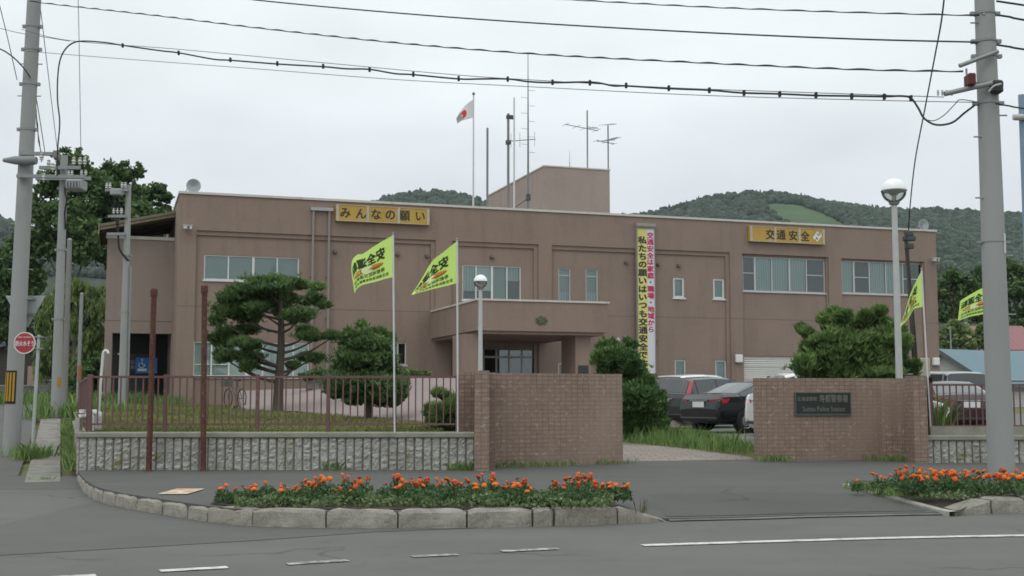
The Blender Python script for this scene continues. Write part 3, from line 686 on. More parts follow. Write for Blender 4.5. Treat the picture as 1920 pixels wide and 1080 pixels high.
g = MB(); g.box(x0_, x1_, yo - .03, yo - .002, zz1 - .45, zz1, bev=.01); g.build('plaque', mat('dark bronze plaque', (.05, .055, .045), .4, .2, 5, 40, 0, metal=.3), pc)
# tarnished emblem on the canopy front
eA = BO + BY * cd_; ep = L(1015, 601, eA, eA + BX); es, ez = (ep - eA).dot(BX), ep.z
g = MB()
pts = []
for k in range(10):
    r_ = .19 if k % 2 == 0 else .09; w_ = math.pi / 2 + k * math.pi / 5; pts.append((es + r_ * math.cos(w_) * 1.15, cd_ - .002, ez + r_ * math.sin(w_)))
g.prism(list(reversed(pts)), (0, -.05, 0))
for k in range(7):
    w_ = k * .9; g.add(*(lambda q: (q.v, q.f))(MB().box(es + .2 * math.cos(w_) - .05, es + .2 * math.cos(w_) + .05, cd_ - .03, cd_ - .003, ez + .12 * math.sin(w_) - .05, ez + .12 * math.sin(w_) + .05)))
g.build('emblem', mat('tarnished bronze', (.12, .12, .075), .6, .4, 14, 40, .3, metal=.3), ST)

# left annex with the open passage
ay = 4.0; aA = BO + BY * ay
def an(px, py): p = L(px, py, aA, aA + BX); return (p - aA).dot(BX), p.z
a0 = an(197, 600)[0]; az = an(260, 444)[1]; po0, po1 = an(209, 680)[0], an(320, 680)[0]; pz = an(260, 625)[1]; azb = 1.0
g = MB(); a1 = 0.0
g.box(a0, po0, ay, ay + .35, azb, pz); g.box(po1, a1 - .001, ay, ay + .35, azb, pz); g.box(a0, a1 - .001, ay, ay + .35, pz, az)
g.box(a0, a0 + .35, ay + .352, ay + .9, azb, az); g.box(a0, a0 + .35, ay + 5.5, ay + 6.4, azb, az); g.box(a0, a0 + .35, ay + .902, ay + 5.498, pz + .3, az)
g.build('annex_wall', M_ANNEX, ST)
g = MB(); g.box(a0 + .352, a1 - .001, ay + 4.2, ay + 4.4, azb, az - .1); g.box(a0 + .352, a1 - .001, ay + .352, ay + 4.198, pz + .25, pz + .4); g.build('passage_shade_wall', mat('painted passage shade', (.035, .036, .034), .9, .2), ST)  # back wall and ceiling coloured near black to imitate the passage's shade
g = MB(); g.box(a0 - .06, a1 - .002, ay - .06, ay - .002, az - .12, az + .02); g.build('annex_capping', M_CAP, ST)
g = MB(); zj2 = an(260, 602)[1]; g.box(a0 + .01, a1 - .02, ay - .004, ay - .001, zj2 - .015, zj2 + .015); g.build('annex_joint', MATS['joint line'], ST)
# timber lean-to roof over the annex
M_WOOD = mat('weathered timber', (.20, .165, .115), .85, .25, 3, 25, .3, stretch=(1, 6, 6))
zl, zr = an(195, 440)[1] + .25, an(318, 408)[1] + .1
g = MB(); xl, xr = a0 - .35, a1 - .01
g.prism([(xl, ay - .7, zl), (xr, ay - .7, zr), (xr, ay - .7, zr + .12), (xl, ay - .7, zl + .12)], (0, 7.2, 0)); ro = g.build('lean_to_roof', mat('brown sheet roof', (.17, .145, .10), .6, .15), ST)
for k in range(7):
    y_ = ay - .66 + k * .95; g = MB(); g.prism([(xl + .02, y_, zl - .14), (xr, y_, zr - .14), (xr, y_, zr - .003), (xl + .02, y_, zl - .003)], (0, .1, 0)); g.build('rafter', M_WOOD, ro)
g = MB(); g.box(xl - .03, xl, ay - .75, ay + 6.6, zl - .32, zl + .14); g.build('fascia', mat('pale timber fascia', (.36, .31, .22), .8, .15), ro)
# dark notice case and blue accessible sign inside the passage
g = MB(); sx0, _ = an(243, 690); sx1, zz = an(285, 672); g.box(sx0, sx1, ay + 3.0, ay + 3.1, azb + .1, zz + .3); g.build('store_door', mat('dark green grey door', (.045, .055, .055), .7, .2), ST)

# rooftop tower
ty = 6.5; tA = BO + BY * ty
def tw(px, py): p = L(px, py, tA, tA + BX); return (p - tA).dot(BX), p.z
t0, tz = tw(1020, 313); t1, tz1 = tw(1143, 319); tz = (tz + tz1) / 2
A2 = BO + BX * t0; p = L(915, 365, A2, A2 + BY); tback = (p - A2).dot(BY)
g = MB(); g.box(t0, t1, ty, tback, ZT - .35, tz); tower = g.build('roof_tower', M_TOWER, ST)
g = MB(); g.box(t0 - .04, t1 + .04, ty - .04, tback + .04, tz + .001, tz + .07); g.build('tower_capping', M_CAP, tower)

# ------------------------------------------------------------------ things fixed to the building
def on_fac(name, label, cat, px, py, off=0.0, group=None):
    s_, z_ = fac(px, py, off); p = BO + BX * s_ + BY * off + Vector((0, 0, z_)); return thing(name, label, cat, p, BA, group)
M_YEL = mat('yellow sign face', (.47, .30, .055), .5, .12, 2.5, 30, 0, stain=(.42, .34, .17), stain_scale=1.2); M_INK = mat('dark sign lettering', (.05, .04, .03), .6, .1, 3, 20, 0)
def board(name, label, x0, x1, y0, y1, cells, glyphs, size, extra=None):
    s0, z1 = fac(x0, y0); _, z0 = fac(x0, y1); s1, _ = fac(x1, y0); h = z1 - z0; wd = s1 - s0
    r = on_fac(name, label, 'sign', x0, y1)
    g = MB(); g.box(0, wd, -.20, -.003, 0, h, bev=.01); g.build('panel', M_YEL, r)
    g = MB()
    for c in cells: g.box(c * wd - .055, c * wd + .055, -.225, -.203, .0, h)
    g.box(0.056, wd - .056, -.222, -.203, h - .03, h); g.box(.056, wd - .056, -.222, -.203, 0, .03); g.build('frame', mat('yellowed sign frame', (.46, .42, .33), .55, .1, 3, 30, 0), r)
    g = MB()
    for ch, fx in glyphs:
        vs, fs, tw_, th_ = text(ch, .028); k = size * h / .88
        g.add([(fx * wd + x * k, -.206 - jit(i_, vs), h * .5 + y * k) for i_, (x, y) in enumerate(vs)], fs)
    g.build('lettering', M_INK, r)
    if extra: extra(r, wd, h)
    return r
board('sign_board', 'long yellow sign board of six dark characters high on the left of the wall', 628, 803, 384, 415, (.018, .335, .665, .985), (('み', .10), ('ん', .265), ('な', .425), ('の', .575), ('願', .73), ('い', .90)), .60)
def emblem2(r, wd, h):
    g = MB(); c = .90 * wd; k = h * .36
    zz_ = [(-1.0, -.25), (.05, .98), (.32, .70), (.12, .30), (.55, .62), (1.0, .22), (-.05, -1.0), (-.34, -.72), (-.12, -.32), (-.55, -.62)]
    g.prism([(c + x * k, -.206, h * .5 + z * k) for x, z in reversed(zz_)], (0, -.006, 0))
    em = g.build('emblem', paint('white emblem', (.68, .70, .68), .5), r); g = MB()
    for (xa, za, xb, zb_) in ((-.05, .55, .28, .12), (-.3, -.1, .05, -.55), (.42, .45, .62, .25)):
        q0, q1 = Vector((c + xa * k, -.2135, h * .5 + za * k)), Vector((c + xb * k, -.2135, h * .5 + zb_ * k)); d = (q1 - q0).normalized(); n = Vector((-d.z, 0, d.x)) * .09 * k; g.quad(q0 - n, q1 - n, q1 + n, q0 + n)
    g.build('emblem_line', M_INK, em)
board('sign_board', 'yellow sign board of four dark characters and a white zigzag emblem, high on the right', 1402, 1542, 424, 453, (.02, .335, .66, .985), (('交', .27), ('通', .415), ('安', .575), ('全', .735)), .60, emblem2)
# tall vertical banner
s0, z1 = fac(1191, 425); s1, _ = fac(1225, 425); _, z0 = fac(1197, 700)
r = thing('vertical_banner', 'tall yellow and white vertical banner of red and black characters on the brown wall', 'banner', BO + BX * s0 + Vector((0, 0, z0)), BA); h = z1 - z0; wd = s1 - s0
g = MB(); g.box(0, .05, -.16, -.002, 0, h); g.box(wd - .03, wd, -.16, -.002, 0, h); g.box(.05, wd - .03, -.16, -.002, h - .1, h); g.box(-.03, wd + .02, -.22, -.002, h, h + .16); g.build('frame', mat('weathered banner box', (.30, .285, .25), .6, .12), r)
fx = .05 + (wd - .08) * .58
g = MB(); g.box(.05, fx, -.13, -.1, 0, h - .1); g.build('yellow_panel', mat('pale yellow banner', (.66, .62, .20), .55, .05, 1, 20, 0), r)
g = MB(); g.box(fx, wd - .03, -.13, -.1, 0, h - .1); g.build('white_panel', mat('white banner', (.64, .65, .70), .55, .04, 1, 20, 0), r)
s_ = '私たちの願いはいつも交通安全です'; g = MB(); top = h * .935; step = h * .895 / 16
for i, ch in enumerate(s_):
    vs, fs, a_, b_ = text(ch, .05); k = step * 1.0; kx = (fx - .05) * .92
    g.add([((.05 + fx) / 2 + x * kx, -.133 - jit(i_, vs), top - step * (i + .5) + y * k * .95) for i_, (x, y) in enumerate(vs)], fs)
g.build('lettering', M_INK, r)
s_ = '交通安全は家庭・職場・地域から'; g = MB(); top = h * .965; step = h * .69 / 15
for i, ch in enumerate(s_):
    vs, fs, a_, b_ = text(ch, .045); k = step * 1.0; kx = (wd - .03 - fx) * .98
    g.add([((wd - .03 + fx) / 2 - .02 + x * kx, -.133 - jit(i_, vs), top - step * (i + .5) + y * k * .95) for i_, (x, y) in enumerate(vs)], fs)
g.build('lettering', mat('crimson lettering', (.52, .03, .10), .6, .1, 3, 20, 0), r)
# wall lamps and cameras
for px, py, lb in ((1384, 672.5, 'square white lamp on the wall pier left of the cream shutters'), (1753, 678, 'square white lamp near the right end of the building')):
    r = on_fac('wall_lamp', lb, 'wall lamp', px, py); g = MB(); g.box(-.19, .19, -.16, -.002, -.19, .19, bev=.03); g.build('lens', paint('white lamp lens', (.70, .70, .68), .4), r)
    g = MB(); g.box(-.205, .205, -.05, -.001, -.205, -.192); g.box(-.205, .205, -.05, -.001, .192, .205); g.build('base_plate', M_ALUD, r)
M_CAMW = paint('camera housing', (.62, .62, .60), .4)
for px, py, lb in ((350, 428, 'white security camera on the left corner of the building'), (1748, 488, 'white security camera at the right end of the facade')):
    r = on_fac('security_camera', lb, 'camera', px, py); g = MB(); g.box(-.14, .2, -.34, -.14, -.07, .08, bev=.02); g.box(-.17, .22, -.37, -.13, .081, .1); g.build('housing', M_CAMW, r)
    g = MB(); g.tube([(0, -.14, .0), (0, -.07, -.05), (0, -.001, -.05)], .03, 8); g.build('bracket', M_ALUD, r)
    g = MB(); g.lathe([(.001, -.36), (.045, -.36), (.05, -.339)], (.05, 0, 0), 10, 0, 'y'); g.build('lens', paint('black glass', (.01, .01, .012), .1), r)
# passage sign
p = aA + BX * an(268, 690)[0] + BY * 2.2; pz_ = L(268, 700, aA + BY * 2.2, aA + BY * 2.2 + BX)
r = thing('accessibility_sign', 'blue sign of a white wheelchair symbol under the dark annex passage', 'sign', pz_, BA)
g = MB(); g.box(-.32, .62, 0, .05, 0, .72); g.build('panel', mat('bright blue sign', (.03, .18, .55), .5, .06, 2, 20, 0), r)
g = MB(); g.lathe([(.001, -.004), (.04, -.004), (.04, -.002)], (-.05, 0, .62), 10, 0, 'y')
g.tube([(-.05, -.006, .56), (-.05, -.006, .42), (.06, -.006, .42), (.09, -.006, .30)], .022, 6)
g.tube([(-.07 + .12 * math.cos(w_), -.006, .38 + .12 * math.sin(w_)) for w_ in [2.2 + k * .4 for k in range(11)]], .02, 6)
g.box(-.24, .16, -.006, -.003, .1, .22); g.build('symbol', paint('white print', (.75, .77, .78), .5), r)
r = thing('notice_board', 'grey notice sheet hanging beside the blue sign in the annex passage', 'notice board', L(252, 694, aA + BY * 2.3, aA + BY * 2.3 + BX), BA)
g = MB(); g.box(-.38, .38, 0, .04, 0, .5); g.build('board', mat('dark board', (.06, .065, .065), .6), r); g = MB()
for i in range(4):
    for j in range(2): g.box(-.33 + i * .17, -.2 + i * .17, -.004, -.001, .06 + j * .22, .22 + j * .22)
g.build('notices', mat('dull paper', (.17, .18, .175), .8), r)

# ------------------------------------------------------------------ roof masts, antennas, flag
M_MAST = mat('grey galvanised mast', (.22, .225, .23), .5, .1, 4, 40, 0, metal=.3); M_WPOLE = paint('white pole paint', (.58, .58, .58), .4)
def roofthing(name, label, cat, px, y_top, y_base, off, rad, m, part='pole', taper=1.0):
    A = BO + BY * off; top = L(px[0], y_top, A, A + BX); b = L(px[1], y_base, A, A + BX); zb = ZT - .3; b = Vector((top.x, top.y, zb))
    r = thing(name, label, cat, b, BA); H = top.z - zb
    g = MB(); g.tube([(0, 0, 0), (0, 0, H * .5), (0, 0, H)], [rad, rad * (1 + taper) / 2, rad * taper], 8); g.build(part, m, r)
    g = MB(); g.box(-.18, .18, -.18, .18, 0, .12); g.build('base', M_CONC, r); return r, H
r, H = roofthing('flagpole', 'white flagpole on the roof flying a white flag with a red disc', 'flagpole', (888, 890), 178, 388, 2.5, .05, M_WPOLE, taper=.7)
g = MB(); g.lathe([(.001, 0), (.06, .02), (.08, .08), (.05, .14), (.001, .16)], (0, 0, H - .02), 10); g.build('finial', M_MAST, r)
fA = BO + BY * 2.5
def cloth_grid(top, bot, Y, amp, nu=24, nv=12, waves=2.2, ph=0.0):
    top = catmull([Vector((p[0], p[1], 0)) for p in top], 6); bot = catmull([Vector((p[0], p[1], 0)) for p in bot], 6)
    def at(pl, u):
        ls = [0]
        for a, b in zip(pl, pl[1:]): ls.append(ls[-1] + (b - a).length)
        d = u * ls[-1]
        for i in range(len(pl) - 1):
            if d <= ls[i + 1] or i == len(pl) - 2:
                q = (d - ls[i]) / max(1e-6, ls[i + 1] - ls[i]); return pl[i].lerp(pl[i + 1], q)
    def f(u, v, o=0.0):
        u = min(1, max(0, u)); p = at(top, u).lerp(at(bot, u), v)
        return P(p.x, p.y, Y + amp * (u ** .8) * math.sin(u * waves * 3.1 + v * 1.2 + ph) - o)
    return f
fl = cloth_grid(((886.5, 187), (874, 196), (864, 208), (855.5, 222)), ((887.5, 220), (876, 224), (866, 226), (857.5, 232)), (fA + BX * fac(888, 187, 2.5)[0]).y, .3)
org = P(887, 200, (fA + BX * fac(888, 187, 2.5)[0]).y)
r = thing('national_flag', 'white flag with a red disc flying from the rooftop flagpole', 'flag', org)
g = MB(); g.grid([[fl(u, v) for u in np.linspace(0, 1, 20)] for v in np.linspace(0, 1, 10)]); g.build('cloth', mat('white flag cloth', (.66, .65, .66), .8, .04, 2, 20, 0), r, w=True, smooth=0)
for sgn in (1, -1):
    g = MB(); ring = [fl(.56 + .21 * math.cos(k * math.pi / 10), .5 + .31 * math.sin(k * math.pi / 10), .012 * sgn) for k in range(20)]; c_ = fl(.56, .5, .012 * sgn)
    g.add([c_] + ring, [(0, 1 + k, 1 + (k + 1) % 20) for k in range(20)]); g.build('disc', mat('red flag disc', (.58, .05, .03), .8, .05, 2, 20, 0), r, w=True)
roofthing('roof_mast', 'plain short grey mast on the roof, without any antenna', 'mast', (914, 914), 240, 388, 2.5, .055, M_MAST)
r, H = roofthing('roof_mast', 'grey roof mast carrying a long side boom antenna, beside the white pole', 'mast', (953, 953), 213, 392, 2.6, .065, M_MAST)
sc_ = (BO + BX * 15 + BY * 2.6).y / F
g = MB(); zb_ = H - 55 * sc_; g.tube([(-.1, -.12, zb_), (1.35, -.12, zb_ + .2)], .022, 6)
for k, x in enumerate((.1, .55, .95, 1.3)): g.tube([(x, -.12, zb_ + .03 + x * .14 - .35), (x, -.12, zb_ + .03 + x * .14 + .35)], .010, 5)
g.build('boom_antenna', M_MAST, r)
g = MB(); g.box(-.1, .1, -.12, .12, zb_ - .12, zb_ + .08); g.box(-.08, .3, -.1, .1, H - .25, H - .08); g.build('clamp', mat('dark clamp', (.08, .08, .08), .6), r)
roofthing('flagpole', 'white flagpole on the roof with no flag', 'flagpole', (964, 967), 183, 390, 2.2, .05, M_WPOLE, taper=.8)
r, H = roofthing('radio_mast', 'tallest rooftop whip mast of many short rungs, beside the tower', 'mast', (990, 993), 102, 392, 2.9, .07, M_MAST, taper=.25)
g = MB()
for k in range(9): z = H * (.43 + .045 * k); g.tube([(0, 0, z), ((-.36 if k % 2 else .36), 0, z)], .010, 5)
g.build('rung', M_MAST, r); g = MB(); g.box(-.12, .12, -.12, .12, .12, .8); g.box(-.09, .09, -.09, .09, 1.3, 1.6); g.build('mast_clamp', mat('dark clamp', (.08, .08, .08), .6), r)
g = MB(); g.tube([(0, 0, 1.45), (-1.2, .1, .55), (-2, .1, .4)], .05, 6); g.build('stay', M_MAST, r)
def tv(name, label, px, y_top, y_base, off, booms):
    A = BO + BY * off; top = L(px, y_top, A, A + BX); s_ = (top - A).dot(BX); r = thing(name, label, 'antenna', BO + BX * s_ + BY * off + Vector((0, 0, tz + .07)), BA); H = top.z - tz - .07
    g = MB(); g.tube([(0, 0, 0), (0, 0, H)], .04, 7); g.build('mast', M_MAST, r); k = top.y / F
    for (bx0, bz0, bx1, bz1, by, els) in booms:
        g = MB(); p0 = Vector((bx0 * k, -by, H - bz0 * k)); p1 = Vector((bx1 * k, by, H - bz1 * k)); g.tube([p0, p1], .022, 6)
        for q, ln in els:
            c = p0.lerp(p1, q); d = Vector((-(p1 - p0).y, (p1 - p0).x, 0)).normalized() * ln; g.tube([c - d + Vector((0, 0, -.02)), c + d], .011, 5)
        g.build('yagi', M_MAST, r)
    return r
tv('tv_antenna', 'wide television antenna on the taller mast of the roof tower', 1101, 207, 316, ty + 1.2, [(-47, 31, 23, 37, .1, ((.02, .4), (.35, .5), (.6, .55), (.95, .5))), (5, 38, 19, 27, .5, ((0, .3), (.5, .25), (1, .22)))])
tv('tv_antenna', 'two-tiered television antenna at the right end of the roof tower', 1140, 235, 318, ty + .7, [(-9, 3, 18, -8, .5, ((0, .45), (.2, .3), (.4, .28), (.6, .26), (.8, .24), (1, .22))), (-14, 35, 28, 17, .6, ((0, .5), (.2, .4), (.4, .3), (.6, .28), (.8, .26), (1, .24))), (-26, 32, 14, 34, .1, ((0, .3), (.5, .3), (1, .3)))])
A = BO + BY * (ty + 1.5); top = L(1068, 282, A, A + BX); r = thing('whip_antenna', 'thin short whip antenna standing on the roof tower', 'antenna', Vector((top.x, top.y, tz + .07)), BA)
g = MB(); g.tube([(0, 0, 0), (0, 0, (top.z - tz) * .6), (0, 0, top.z - tz - .07)], [.03, .012, .008], 6); g.build('rod', M_MAST, r); g = MB(); g.lathe([(.05, 0), (.04, .2), (.02, .3)], n=8); g.build('foot', M_MAST, r)
for px, py, lb in ((359, 349, 'round floodlight on the left end of the roof'), (1727, 422, 'round floodlight on the right end of the roof')):
    A = BO + BY * .6; p = L(px, py, A, A + BX); r = thing('floodlight', lb, 'floodlight', Vector((p.x, p.y, ZT + .1)), BA); h = p.z - ZT - .1
    g = MB(); g.tube([(0, .2, 0), (0, .2, h), (0, .05, h)], .03, 6); g.tube([(-.3, .1, 0), (-.15, .1, h * .7), (.1, .1, h)], .02, 6); g.build('bracket', M_MAST, r)
    g = MB(); g.lathe([(.001, .12), (.18, .08), (.29, -.06), (.31, -.1), (.29, -.1), (.001, .02)], (.08, 0, h), 16, 0, 'y'); g.build('reflector', mat('pale reflector', (.45, .47, .48), .25, .05, 3, 20, 0, metal=.5), r, smooth=40)
    g = MB(); g.lathe([(.001, -.10), (.285, -.095)], (.08, 0, h), 16, 0, 'y'); g.build('lens', glass_mat('lamp glass', (.85, .88, .88), .1), r)
# ------------------------------------------------------------------ split-face block walls with railings
M_BLOCK, t, b = new_mat('split face block'); n1 = noise(t, 1.6, 5, .6); n2 = noise(t, 26, 4, .65, stretch=(.6, 1, 1.6)); n3 = noise(t, 2.4, 5, .7)
c = mixc(t, rng_map(t, n2, .33, .68), (.20, .195, .175), (.50, .49, .445)); c = mixc(t, rng_map(t, n1, .5, .75, 0, .6), c, (.20, .195, .165))
tcn = N(t, 'ShaderNodeTexCoord'); sp = N(t, 'ShaderNodeSeparateXYZ'); t.links.new(tcn.outputs['Object'], sp.inputs[0])
lz = rng_map(t, n3, .56, .68); c = mixc(t, lz, c, (.22, .20, .115))
t.links.new(c, b.inputs['Base Color']); b.inputs['Roughness'].default_value = .95; bump(t, b, n2, .7, .02)
M_GROOVE = mat('block groove', (.12, .115, .10), .95, .2); M_COPING = mat('mossy coping', (.27, .26, .215), .9, .2, 3, 40, .4, stain=(.17, .165, .12), stain_scale=2)
def block_wall(label, p0, p1, zb, zt, th=.18, rib=.145, cap=.1):
    d = (p1 - p0); ln = d.length; r = thing('block_wall', label, 'wall', (p0.x, p0.y, zb), math.atan2(d.y, d.x)); H = zt - zb
    g = MB(); n = max(1, round(ln / rib)); w_ = ln / n; nr = max(6, int((H - cap) / .032))
    zs = np.linspace(-.08, H - cap, nr + 1)
    for i in range(n):
        a = i * w_ + .011; e = (i + 1) * w_ - .011; cols = 4; rows = []
        ridge = [random.uniform(-.006, .018) for _ in zs]
        for j, z in enumerate(zs):
            row = [Vector((a, .0, z))]
            for k in range(cols): row.append(Vector((lerp(a, e, (k + .5) / cols), -.012 - max(0, ridge[j] + random.gauss(0, .007)), z)))
            row.append(Vector((e, .0, z))); rows.append(row)
        g.grid(rows)
    g.box(0, ln, .001, th, -.1, H - cap - .001, 1)
    g.build('blocks', [M_BLOCK, M_GROOVE], r)
    g = MB(); g.box(-.03, ln + .01, -.055, th + .03, H - cap, H, bev=.02); g.build('coping', M_COPING, r); return r
M_RAIL = mat('brown railing paint', (.145, .075, .07), .55, .15, 6, 40, .1, stain=(.20, .13, .11), stain_scale=8, stain_lo=.58, stain_hi=.7)
def railing(label, posts, z0, z1, zp, step=.118):
    """posts: plan points; rails from z0 to z1, posts down to zp"""
    r = thing('railing', label, 'railing', (posts[0].x, posts[0].y, zp))
    for p in posts:
        g = MB(); g.box(p.x - .03, p.x + .03, p.y - .03, p.y + .03, zp - .03, z1 + .035, bev=.006); g.build('post', M_RAIL, r, w=True)
    for a, b_ in zip(posts, posts[1:]):
        d = b_ - a; ln = d.length; d.normalize(); n = Vector((-d.y, d.x, 0)); g = MB(); M = Matrix(((d.x, n.x, 0, a.x), (d.y, n.y, 0, a.y), (0, 0, 1, 0), (0, 0, 0, 1)))
        g.box(.031, ln - .031, -.022, .022, z1 - .025, z1 + .012, 0, M); g.box(.031, ln - .031, -.018, .018, z0, z0 + .03, 0, M); k = int((ln - .1) / step)
        for i in range(1, k + 1):
            x = ln * i / (k + 1); g.box(x - .011, x + .011, -.011, .011, z0 + .028, z1 - .02, 0, M)
        g.build('panel', M_RAIL, r, w=True)
    return r
WL0, WL1 = P(147, 880, 20.5), P(890, 880, 20.5); WZ = P(500, 810, 20.5).z
block_wall('long pale split-face block wall under the railing, left of the gate', WL0, WL1, .18, WZ)
sw1 = WL0 + SD * 11
block_wall('side return of the block wall running back along the side street', sw1 + Vector((.05, 0, 0)), WL0 + Vector((-.002, .004, 0)) + SD * .01, .18, WZ, .16)
fy = 20.6
posts = [Vector((X_at(px, fy), fy, 0)) for px in (173, 313, 485, 617, 741, 858)]
RZ1, RZ0 = P(500, 706, fy).z, P(500, 797, fy).z
railing('brown steel railing on the long block wall left of the gate', posts, RZ0, RZ1, WZ)
sp_ = [posts[0] + Vector((-.05, .06, 0))] + [posts[0] + Vector((-.05, .06, 0)) + SD * k for k in (3.3, 6.6, 9.6)]
railing('brown steel side railing running back along the side street', sp_, RZ0, RZ1, WZ)
WR0, WR1 = P(1736, 866, 22.6), P(2700, 866, 22.6); WRZ = P(1790, 816, 22.6).z
block_wall('pale block wall right of the gate, behind the large utility pole', WR0, WR1, .19, WRZ)
a = MB(); a.box(.0, 9.4, .06, .22, 0, .16); q = a.build('concrete_ledge', M_COPING); q.location = (P(1748, 800, 22.6).x, 22.62, WRZ); tag(q, 'bare concrete plinth on the right block wall, under the railing', 'plinth')
ry = 22.74; pr = [Vector((X_at(px, ry), ry, 0)) for px in (1742, 1862, 1990, 2120, 2260, 2400, 2540, 2680)]
railing('brown steel railing right of the gate, behind the large utility pole', pr, P(1790, 800, ry).z, P(1790, 721, ry).z, WRZ + .16)

# ------------------------------------------------------------------ tiled gate walls
def tile_mat():
    m, t, b = new_mat('brown gate tiles'); tcn = N(t, 'ShaderNodeTexCoord'); br = N(t, 'ShaderNodeTexBrick'); br.offset = 0.0; br.squash = 1.0
    br.inputs['Scale'].default_value = 1; br.inputs['Brick Width'].default_value = .116; br.inputs['Row Height'].default_value = .074; br.inputs['Mortar Size'].default_value = .007; br.inputs['Mortar Smooth'].default_value = .2; br.inputs['Bias'].default_value = 0
    br.inputs['Color1'].default_value = (.30, .205, .155, 1); br.inputs['Color2'].default_value = (.225, .152, .115, 1); br.inputs['Mortar'].default_value = (.125, .094, .075, 1)
    t.links.new(tcn.outputs['UV'], br.inputs['Vector'])
    n1 = noise(t, .9, 4, .6); n2 = noise(t, 7.5, 4, .75, stretch=(1.2, 1.2, 1.8)); n3 = noise(t, 60, 3)
    c = mixc(t, rng_map(t, n1, .42, .62, 0, .7), br.outputs[0], (.25, .175, .135))
    c = mixc(t, rng_map(t, n2, .575, .61, 0, .65), c, (.42, .36, .30)); c = mixc(t, rng_map(t, n3, .3, .7, 0, .3), c, (.15, .105, .085))
    n4 = noise(t, .7, 4, .6, stretch=(1, 1, .4)); c = mixc(t, rng_map(t, n4, .5, .75, 0, .5), c, (.33, .25, .20))
    t.links.new(c, b.inputs['Base Color']); b.inputs['Roughness'].default_value = .7; bump(t, b, br.outputs['Fac'], -.25, .006); return m
M_TILE = tile_mat()
def gate_piece(g_root, part, p0, p1, th, zb, zt):
    d = p1 - p0; ln = d.length; ang = math.atan2(d.y, d.x); g = MB(); g.box(0, ln, 0, th, zb - .15, zt)
    o = g.build(part, M_TILE, uv=True); o.location = (p0.x - g_root.location.x, p0.y - g_root.location.y, -g_root.location.z); o.rotation_euler = (0, 0, ang); o.parent = g_root; return o
# left wing: end pier, return and long panel
zt = P(1000, 700, 21.6).z
gl = thing('gate_wall', 'left tiled gate wall of small brown tiles with pale chipped spots', 'gate wall', (X_at(892, 20.3), 20.3, .2))
pA, pB = Vector((X_at(889.5, 20.25), 20.25, 0)), Vector((X_at(917, 20.25), 20.25, 0))
gate_piece(gl, 'pier', pA, pB, .5, .2, zt + .02)
pC, pD = Vector((X_at(919, 21.35), 21.2, 0)), P(1168, 866, 22.3); pC.x = pB.x - .02; pD.z = 0
gate_piece(gl, 'panel', pC, pD, .36, .2, zt)
gate_piece(gl, 'return_pier', Vector((X_at(859, 21.0), 21.0, 0)), Vector((X_at(889, 21.0), 21.0, 0)), .5, .2, zt + .01)
gate_piece(gl, 'link', Vector((X_at(892, 20.76), 20.752, 0)), Vector((X_at(892, 20.76) + .34, 20.752, 0)), .46, .2, zt - .004)
# right wing: long panel, curved return and pier
zr = P(1580, 708, 23.2).z; zr = P(1560, 709, 23.3).z
gr = thing('gate_wall', 'right tiled gate wall carrying the dark police name plate', 'gate wall', (X_at(1430, 23), 23.0, .2))
qa = P(1429, 863, 23.0); qb = P(1655, 861, 23.55); qa.z = qb.z = 0
arc = [qb]; 
for px, yy in ((1675, 23.5), (1690, 23.35), (1702, 23.1), (1712, 22.75)): arc.append(Vector((X_at(px, yy), yy, 0)))
gate_piece(gr, 'panel', qa, qb, .36, .2, zr)
d0 = (qb - qa).normalized(); outer = []
n_ = len(arc); g = MB(); inn = []
for i, p in enumerate(arc):
    d = (arc[min(i + 1, n_ - 1)] - arc[max(i - 1, 0)]).normalized(); inn.append(p + Vector((-d.y, d.x, 0)) * .34)
uvs = []
g.grid([[Vector((p.x, p.y, z)) for p in arc] for z in (.05, zr - .002)]); g.grid([[Vector((p.x, p.y, zr - .002)) for p in arc], [Vector((p.x, p.y, zr - .002)) for p in inn]]); g.grid([[Vector((p.x, p.y, z)) for p in inn] for z in (zr - .002, .05)])
g.build('curved_return', M_TILE, gr, w=True, uv=True)
gate_piece(gr, 'pier', Vector((X_at(1709, 22.45), 22.45, 0)), Vector((X_at(1735, 22.45), 22.45, 0)), .45, .2, zr + .03)
# name plate
dn = (qb - qa).normalized(); nn_ = Vector((dn.y, -dn.x, 0)); A_ = qa + nn_ * .03
pL_, pR_ = L(1493, 776, A_, A_ + dn), L(1593, 738, A_, A_ + dn); wd = (pR_ - pL_).dot(dn); hh = L(1493, 737.5, A_, A_ + dn).z - pL_.z
r = thing('name_plate', 'dark green bronze name plate of raised lettering on the right gate wall', 'sign', pL_, math.atan2(dn.y, dn.x))
g = MB(); g.box(0, wd, 0, .025, 0, hh, bev=.004); g.build('plate', mat('dark bronze plate', (.028, .036, .031), .45, .2, 6, 50, .1, metal=.2), r)
M_PLF = mat('greenish bronze rim', (.10, .115, .095), .5, .2, 6, 40, .1, metal=.2)
g = MB(); g.box(-.02, wd + .02, -.012, .02, -.03, -.001); g.box(-.02, wd + .02, -.012, .02, hh + .001, hh + .022); g.box(-.02, -.001, -.012, .02, -.001, hh + .001); g.box(wd + .001, wd + .02, -.012, .02, -.001, hh + .001); g.build('rim', M_PLF, r)
M_PLT = mat('dull pale bronze lettering', (.17, .18, .165), .5, .1, 5, 40, 0)
def put(g, s, x0, x1, zc, hgt, y, bold=.012, mirror=False):
    vs, fs, tw_, th_ = text(s, bold); kx, ky = (x1 - x0) / tw_, hgt / th_
    g.add([((x0 + x1) / 2 + x * kx, y - jit(i_, vs), zc + v * ky) for i_, (x, v) in enumerate(vs)], fs)
